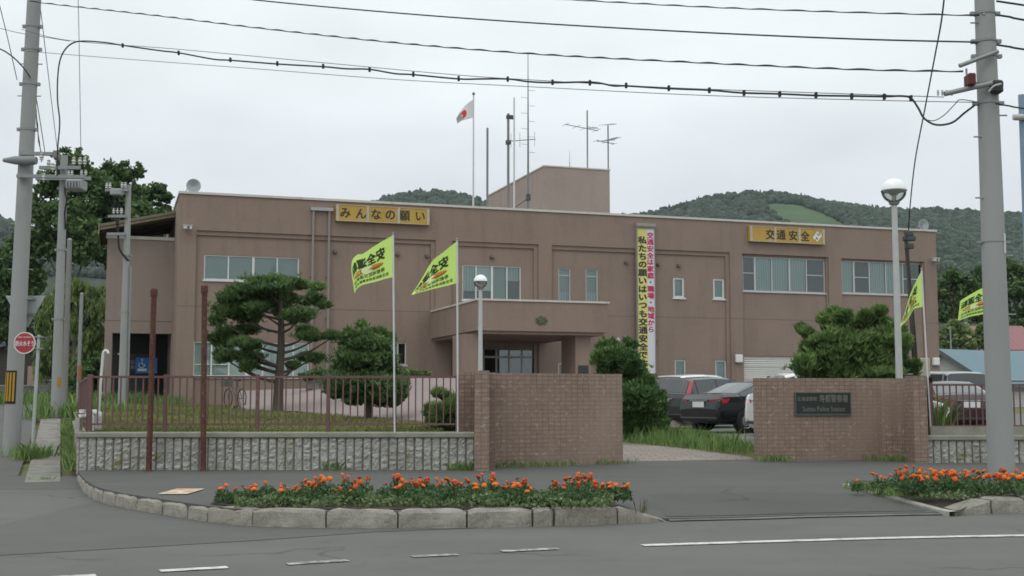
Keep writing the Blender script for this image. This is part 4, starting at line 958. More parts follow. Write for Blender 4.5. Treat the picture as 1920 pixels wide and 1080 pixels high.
g = MB(); put(g, '北海道警察', .025, wd * .385, hh * .73, hh * .21, -.004); put(g, '寿都警察署', wd * .43, wd * .965, hh * .75, hh * .38, -.004); put(g, 'Suttsu Police Station', wd * .12, wd * .9, hh * .24, hh * .24, -.004, 0); g.build('lettering', M_PLT, r)

# ------------------------------------------------------------------ rusty posts
M_RUST, t, b = new_mat('rusty red paint'); n1 = noise(t, 7, 6, .7, stretch=(1, 1, .5)); n2 = noise(t, 30, 4, .7)
c = mixc(t, rng_map(t, n1, .42, .62), (.075, .016, .016), (.10, .04, .022)); c = mixc(t, rng_map(t, n2, .58, .72, 0, .8), c, (.34, .26, .20)); c = mixc(t, rng_map(t, n1, .64, .74), c, (.035, .022, .016))
t.links.new(c, b.inputs['Base Color']); b.inputs['Roughness'].default_value = .75; bump(t, b, n2, .5, .01)
for (x0, x1, yt, lb) in ((279, 289, 541, 'left rusty red steel post before the block wall'), (381, 383.5, 535, 'right rusty red steel post before the block wall')):
    bs = P(x0, 881, 20.2); tp = P(x1, yt, 20.2); r = thing('rusty_post', lb, 'post', (bs.x, bs.y, .18)); H = tp.z - .18; dx = tp.x - bs.x
    g = MB(); g.tube([(dx * k / 8, 0, H * k / 8 - (.03 if k == 0 else 0)) for k in range(9)], .048, 12); g.build('shaft', M_RUST, r, smooth=40)
    g = MB(); g.lathe([(.056, H - .14), (.062, H - .1), (.062, H - .02), (.05, H), (.001, H + .005)], (dx, 0, 0), 12); g.build('cap', M_RUST, r)
    g = MB(); g.lathe([(.09, 0), (.09, .012), (.05, .014)], n=12); g.build('foot_plate', M_RUST, r)

# ------------------------------------------------------------------ utility poles
M_POLE = mat('concrete pole', (.30, .31, .30), .8, .08, 2, 60, .2, stretch=(1, 1, .3), stain=(.23, .24, .235), stain_scale=1.5); M_STEEL = mat('galvanised steel', (.27, .28, .28), .5, .12, 5, 40, 0, metal=.35); M_BLK = mat('black rubber', (.02, .02, .02), .6, .1, 5, 30, 0); M_PORC = paint('porcelain', (.45, .44, .42), .3)
M_OCHRE = mat('guard yellow', (.42, .24, .02), .6, .12, 4, 40, 0); M_GBLACK = mat('guard black', (.015, .014, .014), .6)
def pole_body(r, H, rb, rt, m=None, n=20):
    g = MB(); g.tube([(0, 0, H * k / 12 - (.1 if k == 0 else 0)) for k in range(13)], [lerp(rb, rt, k / 12) for k in range(13)], n); g.build('shaft', m or M_POLE, r, smooth=40)
def band(r, z, rad, h=.05, part='band'):
    g = MB(); g.lathe([(rad - .02, z), (rad + .012, z), (rad + .012, z + h), (rad - .02, z + h)], n=16); g.box(rad, rad + .07, -.03, .03, z - .01, z + h + .01); g.box(-rad - .07, -rad, -.03, .03, z - .01, z + h + .01); g.build(part, M_STEEL, r)
def insulator(r, p, s=1.0, m=None):
    g = MB(); g.lathe([(.012, 0), (.012, .06 * s), (.05 * s, .06 * s), (.03 * s, .10 * s), (.055 * s, .12 * s), (.03 * s, .17 * s), (.045 * s, .2 * s), (.001, .23 * s)], p, 10); g.build('insulator', m or M_PORC, r)
# near left pole
b1 = P(21, 852, 25.4); D1 = 25.4; q1 = thing('utility_pole', 'thick concrete utility pole at the far left with a yellow and black guard', 'utility pole', (b1.x, D1, zst(D1)))
def z1_(py): return P(30, py, D1).z - zst(D1)
q1.rotation_euler.y = .0135; pole_body(q1, 12.2, .178, .135)
def rad1(z): return lerp(.178, .135, z / 12.2)
for py in (52, 95, 160, 245): band(q1, z1_(py), rad1(z1_(py)))
g = MB(); gz0, gz1 = z1_(757), z1_(695)
ang0 = -2.25
for k in range(4):
    w0, w1 = -2.50 + k * .36, -2.50 + (k + .62) * .36
    rr = rad1(gz0) + .014; pts = [(rr * math.cos(w), rr * math.sin(w)) for w in np.linspace(w0, w1, 4)]
    g.grid([[Vector((x, y, gz0 + .05)) for x, y in pts], [Vector((x, y, gz1 - .04)) for x, y in pts]])
gd = g.build('guard_stripe', M_OCHRE, q1)
g = MB(); rr = rad1(gz0) + .008; pts = [(rr * math.cos(w), rr * math.sin(w)) for w in np.linspace(-2.72, -1.02, 12)]; g.grid([[Vector((x, y, gz0)) for x, y in pts], [Vector((x, y, gz1)) for x, y in pts]]); g.build('guard', M_GBLACK, q1)
k1 = D1 / F
def arm1(py, x0, x1, part='crossarm', y=-.24):
    z = z1_(py); c = P(0, py, D1); g = MB(); xo = b1.x; g.box(X_at(x0, D1) - xo, X_at(x1, D1) - xo, y - .04, y + .04, z - .035, z + .035); o = g.build(part, M_STEEL, q1); return o
o = arm1(292, 25, 98); g = MB(); g.box(X_at(91, D1) - b1.x, X_at(98, D1) - b1.x, -.34, -.14, z1_(300), z1_(287)); g.build('end_box', mat('grey steel box', (.2, .2, .19), .6), q1)
arm1(334, 22, 150)
g = MB(); g.lathe([(.001, -.32), (.04, -.30), (.09, -.05), (.10, .3), (.08, .40), (.001, .40)], (X_at(22, D1) - b1.x, -.25, z1_(305)), 14, 0, 'x'); g.build('street_lamp_head', mat('grey lamp housing', (.22, .23, .23), .5, .1), q1)
for x_, y_ in ((68, 300), (82, 312), (90, 318), (74, 337)): insulator(q1, (X_at(x_, D1) - b1.x, -.28, z1_(y_) - .1), .9)
for py in (120, 180, 420, 505, 560): 
    g = MB(); g.tube([(-rad1(z1_(py)) - .1, 0, z1_(py)), (rad1(z1_(py)) + .1, 0, z1_(py))], .012, 6); g.build('step_bolt', M_STEEL, q1)
g = MB(); zz = z1_(612); zu = z1_(552); A0, A1, A2_ = X_at(0, D1) - b1.x - .05, X_at(70, D1) - b1.x + .02, X_at(35, D1) - b1.x
g.prism([(A0, .3, zu), (A1, .3, zu), (A2_ + .06, .3, zz), (A2_ - .06, .3, zz)], (0, .02, 0))
r = thing('road_sign', 'back of an inverted triangular road sign strapped behind the far left pole', 'road sign', (b1.x, D1, zst(D1)))
g.build('plate', mat('bare aluminium sign back', (.42, .43, .43), .5, .06, 3, 30, 0, metal=.3), r)
g = MB(); g.box(A0 + .2, A1 - .2, .26, .299, zu - .1, zu - .05); g.box(A2_ - .2, A2_ + .2, .26, .299, zz + .25, zz + .3); g.tube([(0, .24, zz - .1), (0, .24, zu)], .03, 8); g.build('bracket', M_STEEL, r)
# second pole with transformer
D2 = 36.0; b2 = P(104, 782, D2); q2 = thing('utility_pole', 'concrete utility pole with crossarms and a boxy transformer, behind the round red sign', 'utility pole', (b2.x, D2, zst(D2)))
def z2_(py): return P(108, py, D2).z - zst(D2)
def x2_(px): return X_at(px, D2) - b2.x
H2 = z2_(292); pole_body(q2, H2, .150, .105)
for py, xa, xb in ((317, 68, 145), (337, 62, 165)):
    g = MB(); g.box(x2_(xa), x2_(xb), -.27, -.17, z2_(py) - .05, z2_(py) + .05); g.build('crossarm', M_STEEL, q2)
for px in (132, 144, 153): insulator(q2, (x2_(px), -.22, z2_(315)), 1.25)
for px in (124, 130, 148, 156, 100): insulator(q2, (x2_(px), -.24, z2_(334)), .9)
g = MB(); g.box(x2_(124), x2_(154), -.5, .05, z2_(360), z2_(341), bev=.04); tf = g.build('transformer', mat('pale grey transformer', (.30, .32, .32), .5, .1), q2)
g = MB(); 
for k in range(5): g.box(x2_(127 + k * 5.5), x2_(129 + k * 5.5), -.56, -.501, z2_(357), z2_(345))
g.build('fins', M_STEEL, tf)
g = MB(); g.tube(catmull([(x2_(122), -.3, z2_(345)), (x2_(119), -.3, z2_(362)), (x2_(123), -.3, z2_(378)), (x2_(118), -.2, z2_(400)), (.13, -.05, z2_(430))], 5), .025, 6); g.build('lead', M_BLK, q2)
for py in (355, 470, 600): band(q2, z2_(py), lerp(.15, .105, z2_(py) / H2))
g = MB(); rr = .152; pts = [(rr * math.cos(w), rr * math.sin(w)) for w in np.linspace(-1.1, -.2, 6)]; g.grid([[Vector((x, y, z2_(725))) for x, y in pts], [Vector((x, y, z2_(707))) for x, y in pts]]); g.build('guard', M_OCHRE, q2)
# bare pole behind, thin pipe, annex pole
D3 = 46; b3 = P(120, 770, D3); q3 = thing('utility_pole', 'bare weathered utility pole close behind the transformer pole', 'utility pole', (b3.x, D3, zst(D3))); H3 = P(127, 450, D3).z - zst(D3); pole_body(q3, H3, .115, .09, mat('weathered grey pole', (.22, .215, .20), .9, .15, 2, 40, .2, stretch=(1, 1, .2))); g = MB(); g.lathe([(.094, H3), (.07, H3 + .05), (.001, H3 + .08)], n=14); g.build('cap', M_STEEL, q3)
D4 = 44; b4 = P(146, 745, D4); q4 = thing('pipe_post', 'short grey pipe post with an orange rusty collar, left of the annex', 'post', (b4.x, D4, zst(D4))); H4 = P(150, 551, D4).z - zst(D4)
g = MB(); g.tube([(0, 0, -.1), (X_at(150.5, D4) - b4.x, 0, H4)], .066, 12); g.build('shaft', M_STEEL, q4, smooth=40); g = MB(); g.tube([(.03, 0, P(0, 716, D4).z - zst(D4)), (.03, 0, P(0, 686, D4).z - zst(D4))], .076, 12); g.build('collar', mat('orange rust', (.30, .13, .06), .8, .25), q4)
g = MB(); g.lathe([(.07, H4), (.04, H4 + .04), (.001, H4 + .05)], (X_at(150.5, D4) - b4.x, 0, 0), 12); g.build('cap', M_STEEL, q4)
D5 = 41; b5 = P(229, 770, D5); q5 = thing('utility_pole', 'concrete utility pole with switchgear standing in front of the annex', 'utility pole', (b5.x, D5, zlawn(D5)))
def z5_(py): return P(232, py, D5).z - zlawn(D5)
def x5_(px): return X_at(px, D5) - b5.x
H5 = z5_(348); g = MB(); lean = X_at(236, D5) - b5.x; g.tube([(lean * 0 * k / 8, 0, H5 * k / 8 - (.1 if k == 0 else 0)) for k in range(9)], [lerp(.155, .088, k / 8) for k in range(9)], 18); g.build('shaft', M_POLE, q5, smooth=40)
for py, xa, xb in ((358, 192, 236), (407, 199, 233), (440, 198, 232)):
    g = MB(); g.box(x5_(xa), x5_(xb), -.22, -.14, z5_(py) - .045, z5_(py) + .045); g.build('crossarm', M_STEEL, q5)
for px, py in ((195, 358), (201, 358), (224, 357), (230, 357), (210, 405), (217, 405), (224, 405)): insulator(q5, (x5_(px), -.2, z5_(py)), 1.1)
g = MB(); g.box(x5_(205), x5_(226), -.42, -.1, z5_(369), z5_(357), bev=.03); g.build('switch_box', mat('pale grey transformer', (.30, .32, .32), .5), q5)
for k in range(3):
    g = MB(); g.tube(catmull([(x5_(208 + 5 * k), -.25, z5_(369)), (x5_(211 + 4 * k), -.22, z5_(392)), (x5_(213 + 3 * k), -.2, z5_(407)), (x5_(218 + k), -.2, z5_(440)), (x5_(222 + k), -.18, z5_(470)), (.1 + k * .03, -.15, z5_(490))], 5), .018, 5); g.build('lead', M_BLK, q5)
for py in (480, 587, 665): band(q5, z5_(py), .125)
g = MB(); g.tube([(.2, -.06, 0), (.17, -.04, z5_(500))], .03, 8); g.build('conduit', M_STEEL, q5)
# near right pole
D6 = 16.2; b6 = P(1879, 918, D6); q6 = thing('utility_pole', 'thick concrete utility pole at the right edge, standing in the flower bed', 'utility pole', (b6.x, D6, .16))
def z6_(py): return P(1870, py, D6).z - .16
def x6_(px, Y=None): return X_at(px, Y or D6) - b6.x
pole_body(q6, 11, .174, .102)
def rad6(z): return lerp(.174, .102, z / 11)
for py in (28, 80, 108, 160, 196): band(q6, z6_(py), rad6(z6_(py)), .03)
def sbar(xa, ya, xb, yb, part, rr=.035, Y=-.2, m=None):
    k = 1.0; g = MB(); g.tube([(x6_(xa), Y, z6_(ya)), (x6_(xb), Y, z6_(yb))], rr, 8); return g.build(part, m or M_STEEL, q6)
sbar(1806, 131, 1880, 104, 'stand_off_arm', .03); sbar(1776, 183, 1880, 160, 'stand_off_arm', .035); sbar(1860, 33, 1870, 21, 'bracket', .03, -.1)
for px in (1764, 1772, 1780, 1790): insulator(q6, (x6_(px), -.2, z6_(186)), .35)
g = MB(); g.box(x6_(1818), x6_(1832), -.3, -.1, z6_(169), z6_(147), bev=.015); g.build('red_box', mat('dull red box', (.10, .018, .018), .6, .15), q6)
g = MB(); g.box(x6_(1866), x6_(1886), -.25, .05, z6_(181), z6_(158), bev=.02); g.build('junction_box', mat('black box', (.03, .03, .03), .5), q6)
g = MB(); g.tube([(x6_(1819), -.2, z6_(147)), (x6_(1819), -.2, z6_(136))], .015, 6); g.build('spike', M_STEEL, q6)
g = MB(); g.tube(catmull([(x6_(1856), -.27, z6_(181)), (x6_(1864), -.3, z6_(172)), (x6_(1878), -.3, z6_(168))], 5), .014, 6); g.build('white_lead', M_PORC, q6)
for py in (45, 218, 258, 372, 480, 590): 
    g = MB(); s_ = -1 if py in (45, 258, 372) else 1; g.tube([(0, -.05, z6_(py)), (s_ * (rad6(z6_(py)) + .09), -.05, z6_(py))], .011, 6); g.build('step_bolt', M_STEEL, q6)
g = MB(); w_ = -.62; rr = rad6(z6_(455)) + .006; pts = [(rr * math.cos(w), rr * math.sin(w)) for w in np.linspace(-.95, -.45, 6)]; g.grid([[Vector((x, y, z6_(476))) for x, y in pts], [Vector((x, y, z6_(439))) for x, y in pts]]); g.build('number_plate', mat('pale pole plate', (.62, .62, .60), .5), q6)
band(q6, z6_(455), rad6(z6_(455)) - .004, .012, 'strap')
# blue pole at the very edge with a lamp
D7 = 19; b7 = P(1946, 960, D7); q7 = thing('lamp_pole', 'pale blue steel lamp pole cut by the right edge of the view', 'lamp pole', (b7.x, D7, .18)); H7 = P(1940, 178, D7).z - .18
g = MB(); g.tube([(0, 0, 0), (0, 0, H7)], [.07, .055], 14); g.build('shaft', paint('pale blue paint', (.20, .28, .36), .5), q7, smooth=40)
g = MB(); zz = P(0, 222, D7).z - .18; g.lathe([(.001, -.19), (.05, -.18), (.055, -.06), (.04, .02), (.001, .02)], (-.0, -.08, zz), 12, 0, 'x'); g.build('lamp_head', paint('grey lamp head', (.45, .45, .44), .4), q7, smooth=40)

# ------------------------------------------------------------------ cables between the near poles
CA, CB = (b1.x, 25.2), (b6.x, 16.0)
M_CABLE = mat('black cable', (.035, .035, .037), .6, .1, 10, 50, 0); M_WIRE = mat('grey wire', (.10, .105, .11), .5, .1, 10, 50, 0)
def cable(label, px, r, twist=0.0, m=None, sub=8, A=CA, B=CB, name='power_cable', steps=None):
    pts = catmull([L(x, y, A, B) for x, y in px], sub)
    if twist:
        fine = []; acc = 0
        for a, b_ in zip(pts, pts[1:]):
            k = max(1, int((b_ - a).length / .05))
            for i in range(k):
                p = a.lerp(b_, i / k); acc += (b_ - a).length / k; fine.append(p)
        fine.append(pts[-1]); pts = fine
        rs = [r * (1 + twist * math.sin(i * .05 * 2 * math.pi / .42)) for i in range(len(pts))]
        off = [Vector((0, math.cos(i * .05 * 2 * math.pi / .42), math.sin(i * .05 * 2 * math.pi / .42))) * r * .45 for i in range(len(pts))]
        pts = [p + o for p, o in zip(pts, off)]
    else: rs = r
    org = pts[0]; g = MB(); g.tube(pts, rs, 6); o = g.build(name, m or M_CABLE, loc=org, smooth=60); return tag(o, label, 'cable', 'cables strung between the two near poles' if A is CA else None)
cable('twisted black power cable from the top left corner to the right pole', ((56, 2), (110, 9), (300, 30), (480, 52), (740, 80), (1000, 101), (1300, 117), (1600, 130), (1806, 134)), .012, .28)
cable('smooth black power cable entering at the top, sloping to the right pole', ((45, -58), (250, -28), (480, 0), (740, 24), (1000, 43), (1300, 60), (1600, 73), (1836, 79)), .0125)
cable('thin topmost power cable entering the view at the top right', ((45, -75), (400, -42), (700, -20), (1060, -1), (1300, 12), (1500, 20), (1700, 26), (1836, 29)), .010, .25)
cable('thin grey lowest wire strung from the left pole to the right pole', ((50, 96), (200, 108), (480, 129), (740, 149), (1000, 163), (1300, 178), (1600, 187), (1830, 192)), .006, 0, M_WIRE)
cable('thin steel messenger wire carrying the wavy telephone cable', ((40, 55), (130, 76), (330, 92), (600, 117), (850, 140), (1000, 150), (1250, 164), (1500, 173), (1650, 178), (1770, 182)), .006, 0, M_WIRE)
ph = [(107, 330), (108, 280), (112, 230), (108, 190), (108, 150), (112, 115), (122, 93), (138, 80), (160, 77), (200, 80), (230, 85), (300, 95), (335, 99), (400, 111), (432, 113), (520, 120), (606, 125), (650, 129), (693, 130), (740, 138), (775, 140), (860, 148), (900, 148), (952, 148), (990, 153), (1036, 155), (1110, 154), (1150, 161), (1174, 161), (1254, 166), (1330, 169), (1390, 174), (1460, 176), (1530, 179), (1600, 180), (1658, 181), (1690, 180), (1708, 184), (1722, 203), (1733, 222), (1755, 234), (1785, 230), (1808, 212), (1828, 197)]
pt = cable('thick wavy black telephone cable drooping to the left and looping at the right pole', ph, .0155, sub=4, name='telephone_cable'); pt['category'] = 'cable'
g = MB(); tp = [(230, 85), (335, 99), (432, 112), (520, 119), (606, 124), (693, 130), (775, 139), (860, 147), (952, 148), (1036, 154), (1106, 155), (1174, 160), (1254, 165), (1330, 169), (1395, 174), (1462, 176), (1530, 178), (1597, 180), (1658, 181), (1708, 184)]
org = pt.location.copy()
for x, y in tp:
    p = L(x, y, CA, CB); g.box(p.x - .022, p.x + .022, p.y - .022, p.y + .022, p.z - .05, p.z + .045)
g.build('cable_tie', M_BLK, pt, w=False, loc=None) if False else None
for x, y in tp:
    p = L(x, y, CA, CB) - org; g = MB(); g.box(p.x - .02, p.x + .02, p.y - .024, p.y + .024, p.z - .045, p.z + .04, bev=.006); g.build('cable_tie', M_BLK, pt)
cable('thin wire looping below the bracket of the right pole', ((1738, 225), (1752, 226), (1770, 216), (1790, 196), (1800, 187), (1826, 190)), .007, 0, M_WIRE)
# wires leaving the right pole to the right
for i, (pp, lb) in enumerate(((((1868, 2), (1895, 6), (1960, 16), (2500, 100)), 'uppermost short wire running right out of view from the right pole'), (((1868, 28), (1895, 32), (1960, 44), (2500, 130)), 'second short wire running right out of view from the right pole'), (((1868, 84), (1895, 88), (1960, 98), (2500, 170)), 'third short wire running right out of view from the right pole'), (((1866, 194), (1895, 199), (1960, 208), (2500, 270)), 'lowest short wire running right out of view from the right pole'))):
    o = cable(lb, pp, .014 if i < 3 else .011, 0, None, 4, (b6.x, 16.0), (b6.x + 8, 15.0)); o['group'] = 'short wires leaving the right pole'
# wires on the left, between the near pole and the transformer pole and further up
def free(label, pts, r, m=None, twist=False, group=None):
    pts = catmull([P(*p) for p in pts], 6); g = MB()
    rs = [r * (1 + (.35 * math.sin(i * 1.7) if twist else 0)) for i in range(len(pts))]
    g.tube(pts, rs, 6); o = g.build('power_cable', m or M_CABLE, loc=pts[0], smooth=60); return tag(o, label, 'cable', group)
LG = 'thin wires on the left by the transformer pole'
free('single vertical grey wire dropping from the top behind the transformer pole', ((146, -20, 42), (148, 60, 42), (150, 180, 42), (152, 305, 42)), .012, M_WIRE, group=LG)
free('slanting grey wire from the near left pole to the transformer pole', ((74, 0, 25.5), (90, 135, 31), (108, 285, 36)), .009, M_WIRE, group=LG)
free('slanting grey wire close along the right side of the far left pole', ((64, 160, 25.6), (74, 220, 30), (85, 290, 35.5)), .011, M_WIRE, group=LG)
free('beaded black cable hanging close beside the far left pole', ((62, 165, 25.4), (68, 215, 28), (73, 265, 33), (80, 300, 35.6)), .017, None, True, LG)
free('slanting grey wire left of the far left pole', ((-2, 5, 24), (14, 70, 24.6), (32, 150, 25.3)), .009, M_WIRE, group=LG)
free('short curved black lead crossing the upper part of the far left pole', ((-4, 90, 24.6), (12, 98, 24.9), (30, 112, 25.05), (48, 132, 25.15), (57, 146, 25.2)), .014, None, False, LG)
free('thin grey wire crossing behind the upper part of the far left pole', ((-4, 52, 25.9), (28, 60, 25.8), (50, 64, 25.7), (130, 77, 24.7)), .007, M_WIRE, group=LG)
# service drop on the right, to the slim pole at the back
D8 = 27.0; b8 = P(1722, 715, D8); q8 = thing('service_pole', 'slim dark wooden service pole beside the tall globe lamp', 'utility pole', (b8.x, D8, .42))
tp8 = P(1698, 432, D8); g = MB(); g.tube([Vector((0, 0, -.1)), Vector((tp8.x - b8.x, 0, tp8.z - .42))], [.062, .045], 10); g.build('shaft', mat('dark weathered wood', (.085, .075, .062), .85, .25, 3, 30, .3, stretch=(1, 1, .2)), q8, smooth=40)
for py, s_ in ((438, .09), (447, .14), (462, .1)):
    p = P(1704, py, D8 - .08); g = MB(); g.box(p.x - b8.x - s_, p.x - b8.x + s_, -.16, -.04, p.z - .42 - .06, p.z - .42 + .06, bev=.02); g.build('meter_box', mat('dark grey fitting', (.07, .075, .07), .6, .2), q8)
p = P(1711, 690, D8 - .1); g = MB(); g.box(p.x - b8.x + .12, p.x - b8.x + .36, -.2, -.02, p.z - .42 - .2, p.z - .42 + .22, bev=.02); g.build('cream_box', mat('cream plastic box', (.45, .42, .33), .5), q8)
o = free('long service wire dropping from the top right to the slim dark pole', ((1772, -20, 17.5), (1765, 40, 18.5), (1752, 110, 20), (1733, 210, 22.5), (1716, 300, 24.8), (1707, 380, 26.4), (1703, 440, 27)), .013)
o = free('black cable running down along the slim dark pole', ((1699, 438, 26.85), (1704, 500, 26.85), (1711, 570, 26.85), (1716, 630, 26.85), (1721, 700, 26.9)), .02)

# ------------------------------------------------------------------ globe lamps
def opal(): return paint('white opal globe', (.88, .89, .90), .35)
M_CLR = glass_mat('smoky globe glass', (.74, .76, .74), .10)
def globe_lamp(label, px, py_c, rad_px, D, zb, base_px, rp=.05):
    c = P(px, py_c, D); R_ = rad_px / F * D; b_ = P(base_px[0], base_px[1], D); r = thing('globe_lamp', label, 'street lamp', (c.x, D, zb)); zc = c.z - zb
    g = MB(); H = zc - R_ * 1.12; g.tube([(0, 0, 0), (0, 0, .02), (0, 0, H)], [rp * 1.25, rp * 1.25, rp * .9], 14); g.build('pole', paint('pale lamp pole', (.46, .47, .46), .45), r, smooth=40)
    g = MB(); g.lathe([(rp * .8, H - .02), (rp * 1.5, H), (rp * 1.7, H + R_ * .12), (R_ * .45, H + R_ * .2), (R_ * .2, H + R_ * .22)], n=16); g.build('collar', mat('grey lamp collar', (.25, .25, .24), .5), r, smooth=40)
    g = MB(); g.lathe([(R_ * math.cos(w), zc + R_ * math.sin(w)) for w in np.linspace(.02, math.pi / 2 - .001, 9)], n=24); g.build('opal_dome', opal(), r, smooth=0)
    g = MB(); g.lathe([(R_ * .98 * math.cos(w), zc + R_ * .98 * math.sin(w)) for w in np.linspace(-1.32, .015, 10)], n=24); g.build('clear_bowl', M_CLR, r, smooth=0)
    g = MB(); g.lathe([(.04, H + R_ * .2), (.05, zc - R_ * .4), (R_ * .55, zc - R_ * .08), (R_ * .9, zc - .01), (.001, zc)], n=18); g.build('reflector', paint('pale reflector cone', (.72, .70, .68), .4), r, smooth=40)
    g = MB(); g.lathe([(R_ * .985, zc - .012), (R_ * 1.02, zc - .01), (R_ * 1.02, zc + .012), (R_ * .99, zc + .014)], n=24); g.build('rim', mat('grey lamp collar', (.25, .25, .24), .5), r)
    return r
globe_lamp('tall globe street lamp of opal top rising behind the right gate wall', 1676, 358, 23.5, 24.6, .35, (1690, 700), .062)
globe_lamp('smaller globe street lamp in front of the entrance canopy', 901, 528, 13, 40, 1.0, (906, 700), .068)

# ------------------------------------------------------------------ green safety flags
M_GREEN, t, b = new_mat('lime green flag cloth'); n1 = noise(t, 3, 3); c = mixc(t, rng_map(t, n1, .3, .7), (.62, .87, .19), (.68, .92, .26)); t.links.new(c, b.inputs['Base Color']); b.inputs['Roughness'].default_value = .8
tr = N(t, 'ShaderNodeBsdfTranslucent'); t.links.new(c, tr.inputs[0]); ms = N(t, 'ShaderNodeMixShader'); ms.inputs[0].default_value = .35; o_ = [n for n in t.nodes if n.type == 'OUTPUT_MATERIAL'][0]; t.links.new(b.outputs[0], ms.inputs[1]); t.links.new(tr.outputs[0], ms.inputs[2]); t.links.new(ms.outputs[0], o_.inputs[0])
M_FINK = mat('flag dark green print', (.025, .05, .02), .8, .1, 3, 20, 0); M_FOR = mat('flag orange print', (.50, .17, .03), .8, .1, 3, 20, 0); M_FPALE = mat('flag pale print', (.60, .72, .35), .8, .1, 3, 20, 0)
def flag(label, top, bot, Y, zb, pole_px, amp=.10, waves=1.4, ph=0.0, squeeze=1.0):
    f = cloth_grid(top, bot, Y, amp, waves=waves, ph=ph); pt_ = P(pole_px[0][0], pole_px[0][1], Y); pb = P(pole_px[1][0], pole_px[1][1], Y)
    H = pt_.z - zb; r = thing('flag', label, 'flag', (pb.x, Y, zb), 0, 'lime green safety flags on the railings')
    g = MB(); g.tube([(0, 0, 0), (pt_.x - pb.x, 0, H)], .016, 8); g.build('pole', M_WPOLE, r, smooth=40)
    g = MB(); g.lathe([(.02, H), (.022, H + .03), (.001, H + .05)], (pt_.x - pb.x, 0, 0), 8); g.build('finial', M_STEEL, r)
    g = MB(); g.grid([[f(u, v) for u in np.linspace(0, 1, 34)] for v in np.linspace(0, 1, 16)]); cl = g.build('cloth', M_GREEN, r, w=True, smooth=0)
    ar = 1.15
    def row(g, s, u0, u1, v0, v1, bold=.02, o=.006):
        vs, fs, tw_, th_ = text(s, bold)
        g.add([f(lerp(u0, u1, x / tw_ + .5), lerp(v1, v0, y / th_ + .5), o + jit(i_, vs)) for i_, (x, y) in enumerate(vs)], fs)
    g = MB(); row(g, '安全運転', .18, .93, .14, .47, .04); row(g, '寿都地区交通安全', .20, .93, .68, .80, .018); row(g, '安全運転管理者事業主会', .12, .93, .84, .93, .018); g.build('lettering', M_FINK, cl, w=True)
    g = MB()
    for (uc, hw, vc, hv, o) in ((.56, .34, .575, .085, .005),):
        ring = [f(uc + hw * math.cos(k * math.pi / 14), vc + hv * math.sin(k * math.pi / 14), o) for k in range(28)]; g.add([f(uc, vc, o)] + ring, [(0, 1 + k, 1 + (k + 1) % 28) for k in range(28)])
    g.build('oval', M_FOR, cl, w=True)
    g = MB(); ring = [f(.56 + .125 * math.cos(k * math.pi / 10), .575 + .125 * math.sin(k * math.pi / 10), .008) for k in range(20)]; g.add([f(.56, .575, .008)] + ring, [(0, 1 + k, 1 + (k + 1) % 20) for k in range(20)])
    row(g, '交通', .29, .40, .54, .61, .01, .008); row(g, '安全', .72, .84, .54, .61, .01, .008); g.build('badge', M_FPALE, cl, w=True)
    return r
FY = 20.52
flag('lime green safety flag fully spread, on the pole before the small pine', ((738.5, 440.5), (719, 451), (701, 462), (680, 476), (671, 477), (660.5, 488), (658.6, 509)), ((738.5, 519), (722, 523), (707, 527.5), (690, 531.5), (677, 535.6), (669, 542), (664.7, 550.5)), FY, WZ, ((737, 440), (740, 800)), .10)
flag('lime green safety flag half folded, on the pole beside the left gate wall', ((858, 452), (843, 463), (831, 473), (813.5, 486), (803, 501), (794, 517), (785, 532), (772, 551.5)), ((859.7, 530), (845, 534), (829, 538), (809.6, 542.4), (792, 547), (772, 553)), FY, WZ, ((857, 451), (858.5, 800)), .22, 1.0)
FR = 22.72
flag('narrow lime green flag curled almost edge-on, on the pole right of the globe lamp', ((1728, 507), (1719, 525), (1711, 541), (1704, 560), (1697, 585), (1688, 610)), ((1731, 575), (1721, 577), (1713, 580), (1706, 592), (1697, 604), (1687, 613)), FR, WRZ, ((1728, 507), (1745, 800)), .5, .8)
flag('lime green flag partly hidden behind the large right utility pole', ((1868, 528), (1850, 537), (1838, 542), (1818, 553), (1801, 564), (1800, 567)), ((1868, 588), (1850, 588), (1838, 590), (1818, 594), (1801, 600), (1796, 601)), FR, WRZ, ((1868, 526), (1876, 800)), .12)

# ------------------------------------------------------------------ small street things on the left
M_RED = mat('red sign enamel', (.38, .035, .045), .45, .1, 3, 30, 0)
Ds = 24.4; bs = P(60, 858, Ds); r = thing('fire_sign', 'round red sign of white lettering on a grey pipe by the far left pole', 'sign', (bs.x, Ds, zst(Ds)))
tp = P(73, 628, Ds); H = tp.z - zst(Ds); dx = tp.x - bs.x
g = MB(); g.tube([(0, 0, -.05), (dx, 0, H)], .034, 10); g.build('pipe', paint('pale grey green pipe', (.38, .41, .40), .5), r, smooth=40)
cc = P(46, 643, Ds - .05); cx, cz = cc.x - bs.x, cc.z - zst(Ds); Rr = 20.5 / F * Ds
g = MB(); g.lathe([(.001, -.05), (Rr * .9, -.05), (Rr * .9, -.03), (.001, -.03)], (cx, 0, cz), 28, 0, 'y'); dsc = g.build('disc', M_RED, r)
g = MB(); g.lathe([(Rr * .9, -.052), (Rr, -.052), (Rr, -.028), (Rr * .9, -.028)], (cx, 0, cz), 28, 0, 'y'); g.build('rim', paint('white enamel rim', (.62, .58, .56), .5), r)
g = MB(); put(g, '防火水そう', cx - Rr * .82, cx + Rr * .86, cz - .01, Rr * .5, -.054, .03); put(g, 'FIRE CISTERN', cx - Rr * .6, cx + Rr * .6, cz + Rr * .52, Rr * .14, -.054, .01); g.build('lettering', paint('white enamel', (.72, .70, .69), .5), r)
for z in (Rr * .55, -Rr * .5): 
    g = MB(); g.box(cx + Rr * .7, dx + .1, -.045, .045, cz + z - .012, cz + z + .012); g.build('bracket', M_STEEL, r)
